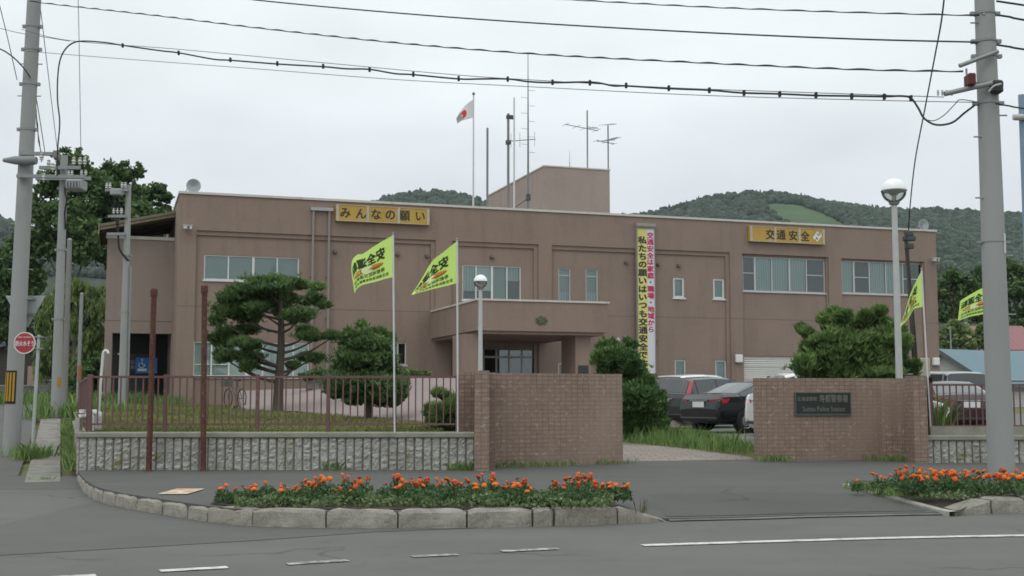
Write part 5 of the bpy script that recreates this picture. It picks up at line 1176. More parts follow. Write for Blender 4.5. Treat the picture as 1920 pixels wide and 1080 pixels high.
# white vent pipe and corner pipework
Dv = 21.6; M_PVC = paint('white pipe', (.62, .62, .62), .4)
bv = P(184, 806, Dv); r = thing('vent_pipe', 'white vent pipe with a hooked top behind the left end of the railing', 'pipe', (bv.x, Dv, zlawn(Dv)))
hz = lambda py: P(186, py, Dv).z - zlawn(Dv); k = Dv / F
g = MB(); x1 = (189 - 184) * k; g.tube([(0, 0, hz(776)), (x1 * .6, 0, hz(700)), (x1, 0, hz(664)), (x1 + 1.2 * k, 0, hz(659.5)), (x1 + 4 * k, 0, hz(657)), (x1 + 8 * k, 0, hz(658.5)), (x1 + 9.5 * k, 0, hz(663))], .026, 10); g.build('upper_pipe', M_PVC, r, smooth=50)
g = MB(); g.tube([(0, 0, -.05), (0, 0, hz(780))], .062, 12); g.build('lower_pipe', paint('grey white pipe', (.42, .42, .43), .5), r, smooth=40)
g = MB(); g.tube([(0, 0, hz(784)), (0, 0, hz(776)), (-.04, 0, hz(774.5)), (-.16, 0, hz(774.5))], .062, 10); g.build('elbow', M_PVC, r, smooth=50)
r = thing('corner_pipe', 'short white elbow pipework on the corner of the block wall', 'pipe', P(150, 808, 20.62)); k = 20.6 / F
g = MB(); g.tube([(-5 * k, .1, 26 * k), (2 * k, .1, 29 * k), (15 * k, .1, 29 * k), (17 * k, .1, 26 * k), (17 * k, .1, 6 * k), (17 * k, .1, 0)], .045, 10); g.build('elbow', M_PVC, r, smooth=50)
g = MB(); g.lathe([(.001, 0), (.07, 0), (.07, .06), (.001, .06)], (1 * k, .1, 33 * k), 12); g.build('cap', M_PVC, r); g = MB(); g.box(-.1, -.02, .02, .18, -.0, 24 * k); g.build('block', M_CONC, r)

# ------------------------------------------------------------------ bicycle
def bicycle(label, loc, rz):
    r = thing('bicycle', label, 'bicycle', loc, rz); M_TY = MATS.get('black rubber'); M_FR = paint('dark bicycle frame', (.03, .035, .04), .35)
    for y in (-.52, .52):
        g = MB(); g.tube([(0, y + .31 * math.cos(w), .33 + .31 * math.sin(w)) for w in np.linspace(0, 2 * math.pi, 25)], .018, 6, caps=False); wl = g.build('wheel', M_TY, r)
        g = MB(); 
        for q in range(10): g.tube([(0, y, .33), (0, y + .3 * math.cos(q * .628), .33 + .3 * math.sin(q * .628))], .003, 4)
        g.lathe([(.02, -.04), (.025, .0), (.02, .04)], (0, y, .33), 8, 0, 'x'); g.build('spokes', M_STEEL, wl)
    g = MB(); hd, st_, bb = (0, .40, .85), (0, -.18, .82), (0, -.08, .32)
    for a, b_ in ((hd, bb), (st_, bb), (bb, (0, -.52, .33)), (st_, (0, -.52, .33)), (hd, (0, .52, .33)), ((0, .38, .78), (0, -.14, .6))): g.tube([a, b_], .017, 6)
    g.build('frame', M_FR, r)
    g = MB(); g.box(-.07, .07, -.32, -.06, .90, .96, bev=.03); g.tube([(0, -.18, .8), (0, -.19, .9)], .013, 6); g.build('saddle', M_BLK, r)
    g = MB(); g.tube(catmull([(-.28, .22, 1.0), (-.2, .36, 1.03), (0, .41, 1.0), (.2, .36, 1.03), (.28, .22, 1.0)], 4), .012, 6); g.tube([(0, .4, .84), (0, .41, 1.0)], .013, 6); g.build('handlebar', M_STEEL, r)
    g = MB(); g.box(-.16, .16, .5, .8, .72, .95); g.build('basket', mat('wire basket', (.12, .12, .12), .6), r); return r
Yb = 40.0; p = P(440, 770, Yb); bicycle('dark bicycle standing on the lawn before the brown wall, left of the layered pine', (p.x, Yb, zlawn(Yb)), R(38))

# ------------------------------------------------------------------ cars
M_GLASSC = paint('tinted car glass', (.035, .04, .042), .06, 0, .3); M_TYRE = mat('tyre', (.022, .022, .022), .85); M_RIM = mat('alloy rim', (.42, .43, .44), .3, .05, 5, 30, 0, metal=.7); M_TAIL = paint('red tail lamp', (.42, .012, .02), .12, 0, .5); M_PLATE = paint('number plate', (.62, .64, .62), .5); M_TRIM = paint('black trim', (.015, .015, .016), .4); M_CHROME = mat('chrome', (.55, .55, .55), .15, .03, 5, 30, 0, metal=.9); M_HEADL = paint('headlamp lens', (.6, .62, .63), .08)
SED = dict(L=4.85, W=1.79, st=[(-2.42, .42, .62, .66, .78, .70), (-2.36, .30, .86, .92, .86, .76), (-2.22, .24, .98, 1.06, .88, .78), (-1.70, .22, 1.0, 1.09, .895, .76), (-1.62, .22, 1.0, 1.10, .895, .74), (-.80, .22, .99, 1.40, .895, .60), (-.55, .22, .98, 1.44, .895, .60), (.0, .22, .97, 1.46, .895, .61), (.35, .22, .96, 1.42, .895, .62), (1.22, .22, .95, 1.02, .89, .72), (1.35, .22, .93, .99, .89, .74), (2.1, .24, .80, .86, .86, .74), (2.34, .28, .66, .74, .80, .66), (2.43, .38, .56, .60, .70, .6)], rear=(4, 5), roof=(5, 8), front=(8, 9), side=(4, 9), wheels=(-1.42, 1.42))
WAG = dict(L=4.6, W=1.72, st=[(-2.30, .40, .60, .66, .74, .68), (-2.26, .28, .82, .92, .83, .76), (-2.20, .24, .98, 1.06, .855, .78), (-2.15, .22, 1.0, 1.10, .86, .76), (-1.82, .22, 1.0, 1.50, .86, .64), (-1.6, .22, 1.0, 1.55, .86, .64), (-.5, .22, .99, 1.60, .86, .65), (.3, .22, .97, 1.58, .86, .66), (.6, .22, .96, 1.53, .86, .66), (1.42, .22, .94, 1.02, .85, .72), (1.55, .22, .92, .98, .85, .72), (2.05, .24, .80, .86, .82, .72), (2.25, .28, .66, .74, .76, .66), (2.32, .38, .56, .60, .68, .6)], rear=(3, 4), roof=(4, 8), front=(8, 9), side=(4, 9), wheels=(-1.35, 1.38))
VAN = dict(L=4.7, W=1.74, st=[(-2.34, .40, .62, .70, .78, .72), (-2.31, .28, .86, .98, .84, .78), (-2.27, .24, 1.02, 1.10, .865, .80), (-2.25, .22, 1.04, 1.16, .87, .80), (-2.05, .22, 1.04, 1.74, .87, .70), (-1.9, .22, 1.04, 1.80, .87, .70), (-.5, .22, 1.03, 1.84, .87, .71), (.5, .22, 1.02, 1.82, .87, .71), (.8, .22, 1.0, 1.76, .87, .71), (1.6, .22, .98, 1.08, .86, .74), (1.72, .22, .96, 1.02, .86, .74), (2.1, .24, .84, .92, .83, .74), (2.3, .28, .68, .78, .78, .68), (2.36, .38, .56, .62, .7, .62)], rear=(3, 4), roof=(4, 8), front=(8, 9), side=(4, 9), wheels=(-1.4, 1.42))
def car(label, spec, loc, rz, col, tail='wide', plate=True, gcol=None):
    r = thing('parked_car', label, 'car', loc, rz, 'cars parked in front of the station'); st = spec['st']; body = paint('car paint %.2f %.2f %.2f' % col, col, .25, .1, .35); body_m = [body]
    def ring(s):
        y, zb, zl, zt, wb, wt = s; h = [(0, zb), (wb * .8, zb), (wb * .97, zb + .1), (wb, zb + (zl - zb) * .5), (wb * .985, zb + (zl - zb) * .8), (wb * .96, zl), (wt + (wb * .96 - wt) * .08, zt - .06 if zt - zl > .2 else zt - .02), (wt * .86, zt - .012), (wt * .45, zt), (0, zt + .008)]
        return [Vector((x, y, z)) for x, z in h] + [Vector((-x, y, z)) for x, z in h[-2:0:-1]]
    rings = [ring(s) for s in st]; n = len(rings[0]); g = MB(); gl_ = {'rear_window': [], 'windscreen': [], 'side_window': []}
    for i in range(len(rings) - 1):
        for j in range(n):
            q = (j + 1) % n; f = [rings[i][j], rings[i][q], rings[i + 1][q], rings[i + 1][j]]; key = None
            seg = min(j, n - 1 - j)
            if spec['rear'][0] <= i < spec['rear'][1] and seg in (6, 7, 8): key = 'rear_window'
            elif spec['front'][0] <= i < spec['front'][1] and seg in (6, 7, 8): key = 'windscreen'
            elif spec['side'][0] <= i < spec['side'][1] and seg == 5: key = 'side_window'
            g.quad(*reversed(f))
            if key: gl_[key].append(f)
    g.poly(rings[0]); g.poly(list(reversed(rings[-1]))); bd = g.build('body', body_m, r, smooth=38)
    sw = gl_.pop('side_window'); parts_ = [(k, v) for k, v in gl_.items()] + [('side_window', [f for f in sw if f[0].x > 0]), ('side_window', [f for f in sw if f[0].x < 0])]
    for key, fl_ in parts_:
        g = MB()
        for f in fl_:
            nrm = (f[1] - f[0]).cross(f[3] - f[0]); nrm = -nrm.normalized() if nrm.length else Vector((0, 0, 1)); c = sum(f, Vector()) / 4
            out = nrm if nrm.dot(c - Vector((0, c.y, .9))) > 0 or abs(nrm.y) > .5 else -nrm
            if key == 'side_window': out = Vector((1 if c.x > 0 else -1, 0, .15))
            else: out = Vector((0, -1 if key == 'rear_window' else 1, .6)).normalized()
            sh = .93 if key != 'side_window' else .9
            g.quad(*[c + (p - c) * Vector((1, 1, 1)).x * (sh if key == 'side_window' else 1.0) + out * .008 for p in f])
        g.build(key, gcol or M_GLASSC, r, smooth=38)
    Wd = spec['W'] / 2
    for y in spec['wheels']:
        for s in (-1, 1):
            g = MB(); g.lathe([(.37, -.16), (.37, .0)], (s * (Wd - .0) * .985 - (0 if s > 0 else 0), y, .33), 20, 0, 'x')
            g.lathe([(.001, 0), (.375, 0)], (s * Wd * .999, y, .34), 20, 0, 'x'); w_ = g.build('wheel_arch', M_TRIM, r)
            g = MB(); g.lathe([(.2, -.2 if s > 0 else .2), (.31, -.2 * s), (.325, -.17 * s), (.325, .0), (.30, .015 * s), (.21, .012 * s)], (s * (Wd - .005), y, .32), 24, 0, 'x'); wl = g.build('wheel', M_TYRE, r, smooth=40)
            g = MB(); g.lathe([(.215, .012 * s), (.20, .0), (.06, .008 * s), (.001, .012 * s)], (s * (Wd - .003), y, .32), 20, 0, 'x'); g.build('rim', M_RIM, wl)
    y0 = st[1][0]
    for s in (-1, 1):
        g = MB()
        if tail == 'wide':
            g.prism([(s * .50, y0 - .012, .80), (s * .50, y0 - .03, .92), (s * .80, y0 + .02, .94), (s * .845, y0 + .12, .93), (s * .85, y0 + .10, .82), (s * .78, y0 + .0, .80)], (0, .03, 0))
            g.prism([(s * .855, y0 + .05, .80), (s * .855, y0 + .05, .92), (s * .875, y0 + .34, .95), (s * .88, y0 + .24, .83)], (s * .012, 0, 0))
        else:
            a = st[3]; b_ = st[4]
            g.prism([(s * .80, y0 - .03, .72), (s * .62, a[0] - .06, .98), (s * .58, a[0] - .03, 1.08), (s * .47, b_[0] - .03, b_[3] - .02), (s * (b_[5] + .03), b_[0] + .05, b_[3] - .06), (s * .80, a[0] + .05, 1.06), (s * .85, y0 + .02, .74)], (s * .025, .13, .02))
        g.build('tail_lamp', M_TAIL, r)
        g = MB(); yf = st[-3][0]; g.prism([(s * .45, yf + .17, .66), (s * .45, yf + .14, .75), (s * .74, yf + .02, .80), (s * .80, yf - .1, .80), (s * .80, yf - .02, .68)], (0, .03, 0)); g.build('headlight', M_HEADL, r)
        g = MB(); ym = st[spec['front'][0]][0] + .55; g.box(s * Wd - .02 if s > 0 else s * Wd - .2, s * Wd + .2 if s > 0 else s * Wd + .02, ym - .06, ym + .06, .96, 1.10, bev=.03); g.build('wing_mirror', body, r)
        for yy in (-.55, .35): g = MB(); g.box(s * (Wd + .004) - .012, s * (Wd + .004) + .012, yy - .1, yy + .1, .86, .89, bev=.008); g.build('door_handle', body, r)
    g = MB(); g.box(-Wd * .86, Wd * .86, st[0][0] - .02, st[0][0] + .1, .34, .42, bev=.02); g.build('bumper_trim', M_TRIM, r)
    yp = y0 - .05
    g = MB(); g.box(-.24, .24, yp - .012, yp - .006, .70 if tail == 'wide' else .72, .86 if tail == 'wide' else .88); pl_ = g.build('number_plate', M_PLATE, r)
    g = MB(); g.box(-.36, .36, yp - .006, yp + .03, .88, .91); g.build('chrome_strip', M_CHROME, r)
    return r
H48 = -R(46); H58 = -R(57)
def at_rear(px, py, Y, z, spec, rz):
    p = P(px, py, Y); f = Vector((-math.sin(rz), math.cos(rz), 0)); c = Vector((p.x, Y, 0)) - f * spec['st'][0][0]; return (c.x, c.y, z)
car('black sedan parked beyond the weeds, its red lamp and plate facing the gate', SED, at_rear(1309, 760, 34.5, .42, SED, H58), H58, (.009, .011, .013))
car('dark grey estate car with a tall red lamp, behind the black sedan', WAG, at_rear(1244, 750, 38.5, .46, WAG, H48), H48, (.022, .027, .027), 'tall')
car('white estate car mostly hidden behind the dark grey one', WAG, at_rear(1236, 740, 42.5, .62, WAG, H48), H48, (.70, .71, .71), 'tall')
car('white hatchback only whose rear corner shows beside the right gate wall', WAG, at_rear(1447, 765, 31.5, .40, WAG, -R(42)), -R(42), (.68, .69, .69), 'wide')
car('silver people carrier behind the right railing', VAN, at_rear(1826, 760, 37.5, .40, VAN, -R(-18)), R(18), (.27, .28, .29), 'wide')
car('dark red saloon with wide red lamps behind the right railing', SED, at_rear(1822, 770, 33.5, .42, SED, -R(4)), -R(4), (.032, .008, .011))
car('white car whose front wing shows between the right gate wall and the railing', WAG, (P(1722, 770, 29.5).x - 1.75, 29.3, .42), -R(82), (.70, .71, .71), 'wide')
# ------------------------------------------------------------------ trees and shrubs
M_BARK = mat('pine bark', (.085, .068, .055), .95, .25, 4, 30, .6, stretch=(1, 1, .3)); M_BARK2 = mat('grey bark', (.10, .09, .075), .95, .25, 3, 25, .5, stretch=(1, 1, .3))
LF_PINE = leaf_mat('pine needles', (.042, .09, .032), (.17, .26, .09), .15); LF_PINE2 = leaf_mat('bright pine needles', (.055, .115, .034), (.20, .30, .095), .2); LF_SHRUB = leaf_mat('shrub leaves', (.03, .06, .016), (.09, .15, .04), .25); LF_CON = leaf_mat('dense conifer', (.036, .088, .027), (.13, .22, .068), .15)
LF_DARK = leaf_mat('dark broadleaf', (.045, .092, .036), (.145, .22, .08), .25); LF_WIL = leaf_mat('willow leaves', (.11, .17, .055), (.26, .33, .125), .3); LF_MID = leaf_mat('hillside broadleaf', (.045, .09, .034), (.125, .195, .07), .25)
def tufts(C, n_up, ln, wd, spread=.9, up=.75):
    """needle tufts at C (m,3): returns blade roots, tips as thin rhombi centres+directions"""
    m = len(C); a = rng.normal(size=(m, n_up, 3)) * spread; a[:, :, 2] = np.abs(a[:, :, 2]) * .6 + up; a /= np.linalg.norm(a, axis=2)[:, :, None]
    l = ln * rng.uniform(.6, 1.2, (m, n_up, 1)); cen = np.asarray(C)[:, None, :] + a * l * .5
    return cen.reshape(-1, 3), a.reshape(-1, 3), l.reshape(-1)
def needle_mesh(name, cen, d, l, wd, m, parent, tint):
    q = rng.normal(size=cen.shape); b = np.cross(d, q); b /= np.linalg.norm(b, axis=1)[:, None] + 1e-9
    org = np.array(root_of(parent).location); V = np.stack([cen - d * l[:, None] * .5, cen + b * wd * .5, cen + d * l[:, None] * .5, cen - b * wd * .5], 1).reshape(-1, 3) - org
    n = len(cen); me = bpy.data.meshes.new(name); me.vertices.add(4 * n); me.vertices.foreach_set('co', V.ravel().astype(np.float32)); me.loops.add(4 * n); me.loops.foreach_set('vertex_index', np.arange(4 * n, dtype=np.int32)); me.polygons.add(n); me.polygons.foreach_set('loop_start', np.arange(0, 4 * n, 4, dtype=np.int32)); me.materials.append(m); me.update(calc_edges=True); me.validate()
    at = me.attributes.new('tint', 'FLOAT', 'POINT'); at.data.foreach_set('value', np.repeat(np.clip(tint, 0, 1), 4).astype(np.float32)); o = bpy.data.objects.new(name, me); COL.objects.link(o); o.parent = parent; return o
def limb(g, a, b_, r0, r1, sag=.0):
    a, b_ = Vector(a), Vector(b_); m_ = a.lerp(b_, .5) + Vector((random.gauss(0, .05), random.gauss(0, .05), -sag)) * (b_ - a).length
    pts = catmull([a, m_, b_], 5); g.tube(pts, [lerp(r0, r1, i / (len(pts) - 1)) for i in range(len(pts))], 7)
def clump_tree(label, name, D, base, trunk_px, clumps, leafm, per=1.0, ln=.16, wd=.035, tr=.2, depth=1.2, nup=7, up=.75, zbase=None, bark=None, limbs=True, flat=1.0, fill=.2, group=None, cat='tree', thick=1.0):
    k = D / F; bp = P(base[0], base[1], D); zb = bp.z if zbase is None else zbase
    r = thing(name, label, cat, (bp.x, D, zb), 0, group); g = MB(); tp = [P(x, y, D) - Vector((bp.x, D, zb)) for x, y in trunk_px]; tp[0].z = -.05; tp = catmull(tp, 4)
    rs = [lerp(tr, tr * .3, i / (len(tp) - 1)) for i in range(len(tp))]; rs[0] *= 1.25; g.tube(tp, rs, 10)
    C_all = []; T_all = []
    for (cx, cy, rx, ry) in clumps:
        dy = random.uniform(-1, 1) * depth; c = P(cx, cy, D + dy); rx_, ry_ = rx * k, ry * k * flat; rd = max(rx_ * thick, .25)
        n = int(per * 18 * (rx * ry) ** .82 / 6) + 14
        ns = max(3, min(14, int((rx * ry) ** .5 / 2.2)))
        for _ in range(ns):                # each layer is several uneven sprays
            o_ = np.array([random.uniform(-1, 1) * rx_ * .72, random.uniform(-1, 1) * rd * .6, random.uniform(-.45, .55) * ry_]); f_ = random.uniform(.2, .5); m_ = max(8, int(n * 1.3 / ns))
            d = rng.normal(size=(m_, 3)); pts = d * np.array([rx_ * f_ * .72, rd * f_ * .7, ry_ * random.uniform(.3, .62)]); d = d / np.linalg.norm(d, axis=1)[:, None]
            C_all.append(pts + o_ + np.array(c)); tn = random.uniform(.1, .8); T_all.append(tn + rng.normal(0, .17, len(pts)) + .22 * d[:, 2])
        if limbs:
            e = c - Vector((bp.x, D, zb)); i = min(range(len(tp)), key=lambda i: (tp[i] - e - Vector((0, 0, -.35 * (Vector((e.x, e.y, 0)) - Vector((tp[i].x, tp[i].y, 0))).length - .1))).length)
            i = max(2, i); limb(g, tp[i], e + Vector((0, 0, -ry_ * .2)), min(rs[i] * .45, .055), .012, .06)
    g.build('trunk', bark or M_BARK, r, smooth=50)
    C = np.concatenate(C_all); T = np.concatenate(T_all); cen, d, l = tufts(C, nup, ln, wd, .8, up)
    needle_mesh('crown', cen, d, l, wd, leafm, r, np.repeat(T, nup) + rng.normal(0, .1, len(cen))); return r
clump_tree('tall cloud-pruned pine on the lawn, its flat layers spread over a bare forked trunk', 'pine_tree', 35, (521, 771), ((521, 771), (522, 735), (524, 700), (527, 650), (527, 600), (524, 560), (520, 540)),
    [(502, 530, 38, 7), (557, 535, 32, 8), (596, 541, 14, 5), (461, 547, 30, 9), (502, 544, 42, 8), (445, 563, 34, 10), (502, 567, 38, 9), (592, 563, 16, 8), (606, 575, 14, 4), (569, 571, 12, 6), (430, 586, 28, 10), (411, 601, 15, 7), (465, 596, 24, 11), (530, 588, 16, 8), (559, 597, 24, 10), (447, 622, 35, 7), (409, 634, 18, 7), (421, 643, 22, 8), (462, 648, 26, 7), (573, 627, 18, 8), (594, 635, 30, 5), (621, 633, 16, 6), (421, 671, 20, 8), (461, 673, 24, 8), (461, 690, 16, 8), (578, 675, 30, 6), (553, 687, 12, 5), (425, 556, 14, 5), (480, 580, 20, 7), (540, 560, 22, 6)], LF_PINE, 2.2, .17, .03, .165, 1.1, up=.7, zbase=zlawn(35), fill=.1)
clump_tree('small rounded pine behind the railing, a narrow top above a wide lower skirt', 'pine_tree', 28.3, (691, 787), ((691, 787), (690, 740), (690, 690), (688, 620)),
    [(679, 620, 12, 8), (660, 636, 18, 10), (702, 634, 18, 9), (727, 636, 11, 6), (648, 657, 10, 7), (690, 652, 34, 12), (682, 672, 34, 13), (712, 676, 26, 12), (664, 694, 26, 11), (700, 698, 42, 12), (690, 718, 55, 14), (650, 725, 26, 11), (735, 720, 22, 12), (690, 738, 52, 13), (640, 738, 20, 9), (741, 742, 18, 9), (756, 720, 12, 6), (664, 752, 20, 7), (716, 752, 26, 7), (738, 757, 12, 5), (640, 667, 8, 5)], LF_PINE, 2.4, .14, .03, .11, .5, limbs=False, fill=.15, zbase=zlawn(28.3) - .05)
clump_tree('bright spiky juniper bush behind the railing, next to the left gate wall', 'juniper_bush', 22.3, (842, 805), ((842, 806), (842, 780), (845, 760)),
    [(848, 762, 12, 14), (838, 778, 22, 12), (828, 790, 22, 9), (850, 785, 16, 16), (822, 742, 8, 3), (832, 748, 9, 4), (812, 770, 8, 3), (806, 780, 7, 3), (846, 800, 24, 7), (820, 800, 16, 6)], LF_PINE2, 1.8, .17, .022, .04, .25, up=.6, limbs=True, zbase=zlawn(22), cat='bush')
clump_tree('dense dark conifer at the inner end of the left gate wall, before the banner', 'conifer_tree', 29, (1190, 822), ((1190, 822), (1188, 740), (1182, 665), (1160, 650)),
    [(1142, 662, 22, 14), (1178, 655, 11, 10), (1136, 676, 20, 12), (1160, 676, 28, 14), (1180, 688, 14, 12), (1158, 698, 32, 15), (1184, 708, 20, 15), (1172, 726, 36, 17), (1204, 732, 22, 16), (1185, 752, 40, 18), (1222, 758, 20, 14), (1190, 778, 42, 17), (1225, 782, 20, 14), (1180, 798, 34, 12), (1215, 800, 26, 10), (1200, 810, 36, 10), (1178, 816, 28, 8), (1235, 798, 12, 12)], LF_CON, 2.7, .15, .032, .1, .7, limbs=False, up=.55, zbase=.42, fill=.2)
clump_tree('wide bushy pine of one long left-reaching branch, behind the right gate wall', 'pine_tree', 26.3, (1602, 760), ((1602, 770), (1604, 720), (1602, 670), (1598, 630)),
    [(1560, 592, 9, 9), (1551, 603, 12, 10), (1566, 615, 18, 12), (1592, 608, 20, 10), (1648, 590, 9, 7), (1628, 602, 20, 10), (1650, 615, 20, 10), (1600, 628, 40, 14), (1655, 630, 28, 12), (1680, 626, 10, 8), (1575, 640, 34, 14), (1630, 648, 46, 16), (1560, 660, 42, 14), (1600, 668, 56, 16), (1660, 660, 30, 14), (1690, 645, 11, 8), (1520, 658, 14, 9), (1530, 676, 28, 12), (1502, 690, 14, 12), (1560, 690, 46, 12), (1620, 692, 50, 12), (1670, 688, 26, 9), (1704, 692, 15, 9), (1540, 702, 40, 9), (1640, 705, 50, 7), (1500, 618, 7, 3), (1510, 625, 9, 4), (1522, 633, 10, 5), (1533, 643, 10, 6), (1580, 600, 12, 8)], LF_PINE2, 2.1, .17, .03, .13, .7, limbs=True, fill=.15, zbase=.4)
# hedge and low shrubs on the crest of the forecourt
def shrub(label, D, z, blobs, leafm, n, size, name='shrub', up=.3, stems=True):
    c0 = P(blobs[0][0], blobs[0][1], D); r = thing(name, label, 'bush', (c0.x, D, z)); C = []; T = []
    for (cx, cy, rx, ry) in blobs:
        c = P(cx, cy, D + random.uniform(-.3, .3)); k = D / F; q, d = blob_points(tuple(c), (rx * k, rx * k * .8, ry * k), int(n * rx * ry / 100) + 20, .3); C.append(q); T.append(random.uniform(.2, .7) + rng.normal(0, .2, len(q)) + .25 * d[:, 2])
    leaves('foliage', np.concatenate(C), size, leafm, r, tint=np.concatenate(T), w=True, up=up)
    g = MB()
    for (cx, cy, rx, ry) in blobs[:4]:
        c = P(cx, cy, D); g.tube([(c.x - c0.x, 0, -.05), (c.x - c0.x, 0, max(.1, c.z - z))], [.03, .012], 6)
    g.build('stem', M_BARK2, r); return r
shrub('low dark hedge behind the small pine, left part along the forecourt crest', 42.5, 1.55, [(575, 705, 18, 9), (600, 698, 16, 12), (625, 698, 18, 12), (648, 700, 18, 12)], LF_DARK, 90, .13, 'hedge')
shrub('low dark hedge right of the small pine on the forecourt crest', 41, 1.7, [(742, 698, 14, 12), (765, 700, 18, 12), (785, 702, 14, 9), (730, 704, 16, 9), (800, 702, 8, 9)], LF_DARK, 90, .13, 'hedge')
r = thing('planter_box', 'pale concrete planter box by the left hedge on the forecourt', 'planter', P(587, 719, 43)); g = MB(); k = 43 / F; g.box(-12 * k, 12 * k, -.2, .2, -.2, 9 * k, bev=.02); g.box(-14 * k, 14 * k, -.24, .24, 9 * k + .001, 12 * k, bev=.02); g.build('box', M_CONC, r); g = MB(); g.box(-11 * k, 11 * k, -.18, .18, 12 * k + .001, 12.6 * k); g.build('soil', M_SOIL, r)
# weeds
def weeds(label, pts, h, wd, m=None, lean=.35, leafy=0, ls=.05):
    pts = np.asarray(pts, float); c = pts.mean(axis=0); o = tag(blades('weeds', pts, h, wd, m or LF_WEED, lean, loc=tuple(c)), label, 'weeds', kind='stuff'); return o
def along(p, q, n, jx, jy): t = rng.uniform(0, 1, (n, 1)); return np.asarray(p) * (1 - t) + np.asarray(q) * t + np.stack([rng.normal(0, jx, n), rng.normal(0, jy, n), np.zeros(n)], 1)
A0, B0 = G(1176, 836, .3), G(1432, 863, .2)
pts = []
for _ in range(15000):
    t_ = random.random(); f_ = lerp(A0, B0, t_); dep = random.random() ** .8 * lerp(4.5, 8.5, t_); pts.append((f_.x + random.uniform(-.1, .1) + dep * .12 * (1 - t_), f_.y + dep, .30 + .012 * dep))
pts = np.array(pts); a = MB(); a.grid([[lerp(A0, B0, q) + Vector((0, -.05, -.1)) for q in (0, .25, .5, .75, 1)], [lerp(A0, B0, q) + Vector((0, .25, .08)) for q in (0, .25, .5, .75, 1)], [lerp(A0, B0, q) + Vector((lerp(.5, 0, q), lerp(4.5, 8.5, q), .12)) for q in (0, .25, .5, .75, 1)]]); struct(a, 'verge', M_EARTH)
nn = np.sin(pts[:, 0] * 2.1) + np.cos(pts[:, 1] * 1.3)
weeds('tall mixed grass and weeds on the verge before the parked cars', pts, .20 + .05 * nn, .013)
q = []
for c in rng.uniform(0, 1, (26, 2)):
    f_ = lerp(A0, B0, c[0]); y = f_.y + c[1] * lerp(4, 7.5, c[0]); q.append(rng.normal(0, 1, (40, 3)) * [.13, .13, 0] + [f_.x, y, .32])
weeds('taller seeding grass tufts on the verge before the parked cars', np.concatenate(q), .40, .014, lean=.25)
wy = 20.38
for lb, x0, x1, n, h in (('weed tuft at the foot of the block wall below the rust stain', 606, 645, 60, .15), ('weeds where the block wall meets the left gate pier', 845, 893, 170, .14)):
    weeds(lb, along((X_at(x0, wy), wy, .185), (X_at(x1, wy), wy, .185), n, .03, .05), h, .013)
pa, pb = P(925, 870, 21.2), P(1165, 866, 22.2); weeds('thin weeds along the foot of the left gate wall panel', along((pa.x, pa.y - .12, .19), (lerp(pa.x, pb.x, .62), lerp(pa.y, pb.y, .62) - .12, .19), 240, .1, .05), .11, .012)
weeds('sparse weeds at the right end of the left gate wall', along((pb.x - .6, pb.y - .15, .19), (pb.x + .25, pb.y + .1, .2), 90, .05, .05), .10, .012)
weeds('weeds at the foot of the right gate wall', along((qa.x - .1, qa.y - .12, .2), (qa.x + .5, qa.y, .2), 110, .08, .06), .14, .013)
weeds('thin weeds in the curve of the right gate wall', along((arc[1].x - .6, arc[1].y - .1, .2), (arc[3].x, arc[3].y - .2, .2), 140, .08, .06), .12, .015)
base = WL0 + Vector((-.14, .2, 0)); P_ = []
for t_ in (.07 + .93 * rng.uniform(0, 1, 2600)):
    p = base + SD * (t_ * 13); P_.append((p.x + random.gauss(.02, .075), p.y + random.gauss(0, .1), zst(p.y) + .02))
P_ = np.array(P_); weeds('overgrown weeds between the concrete gutter and the side return of the block wall', P_, .24, .02, lean=.35)
P_ = np.concatenate([rng.normal(0, 1, (150, 3)) * [.09, .1, 0] + [base.x + s[0], base.y + s[1], .12] for s in ((-.22, 1.0), (-.6, 2.2), (-.95, 3.2))]); weeds('taller weed clumps at the left corner of the block wall', P_, .36, .022, lean=.3)
weeds('weeds round the foot of the far left pole', along((b1.x + .2, 25.0, .2), (b1.x + .95, 25.0, .2), 260, .15, .15), .2, .02)
weeds('weeds beside the pipe of the round red sign', along((X_at(52, 24), 24.0, .16), (X_at(80, 24.6), 24.6, .18), 200, .12, .12), .3, .025)
weeds('weeds round the transformer pole', along((b2.x - .6, 36, .78), (b2.x + 1.5, 37, .85), 700, .3, .5), .45, .04)
weeds('rough grass along the far side of the street at the left', along((-40, 58, 1.1), (-16, 54, 1.1), 5000, .5, 1.8), .55, .05)
weeds('rough grass at the foot of the annex', along((-17.2, 52.6, 1.12), (-13.6, 49.6, 1.1), 1600, .2, .4), .35, .03)
weeds('dry weeds in the gutter crack left of the corner kerb', along((G(95, 905).x, G(95, 905).y, .02), (G(60, 906).x, G(60, 906).y, .02), 60, .1, .05), .08, .012)
weeds('grass creeping out of the right flower bed onto its edging', along((A_ := G(1598, 914, .17)), (G(1690, 930, .15)), 300, .08, .12), .09, .014)
weeds('dry sprig of weed beside the tapering kerb stone', along(G(1203, 962, .12), G(1212, 962, .12), 16, .03, .03), .16, .008, leaf_mat('dry weed', (.08, .07, .03), (.17, .13, .06), .2), .25)
weeds('weeds behind the right railing by the gate pier', along((X_at(1742, 23.2), 23.2, .6), (X_at(1760, 23.2), 23.2, .6), 220, .05, .2), .75, .03)

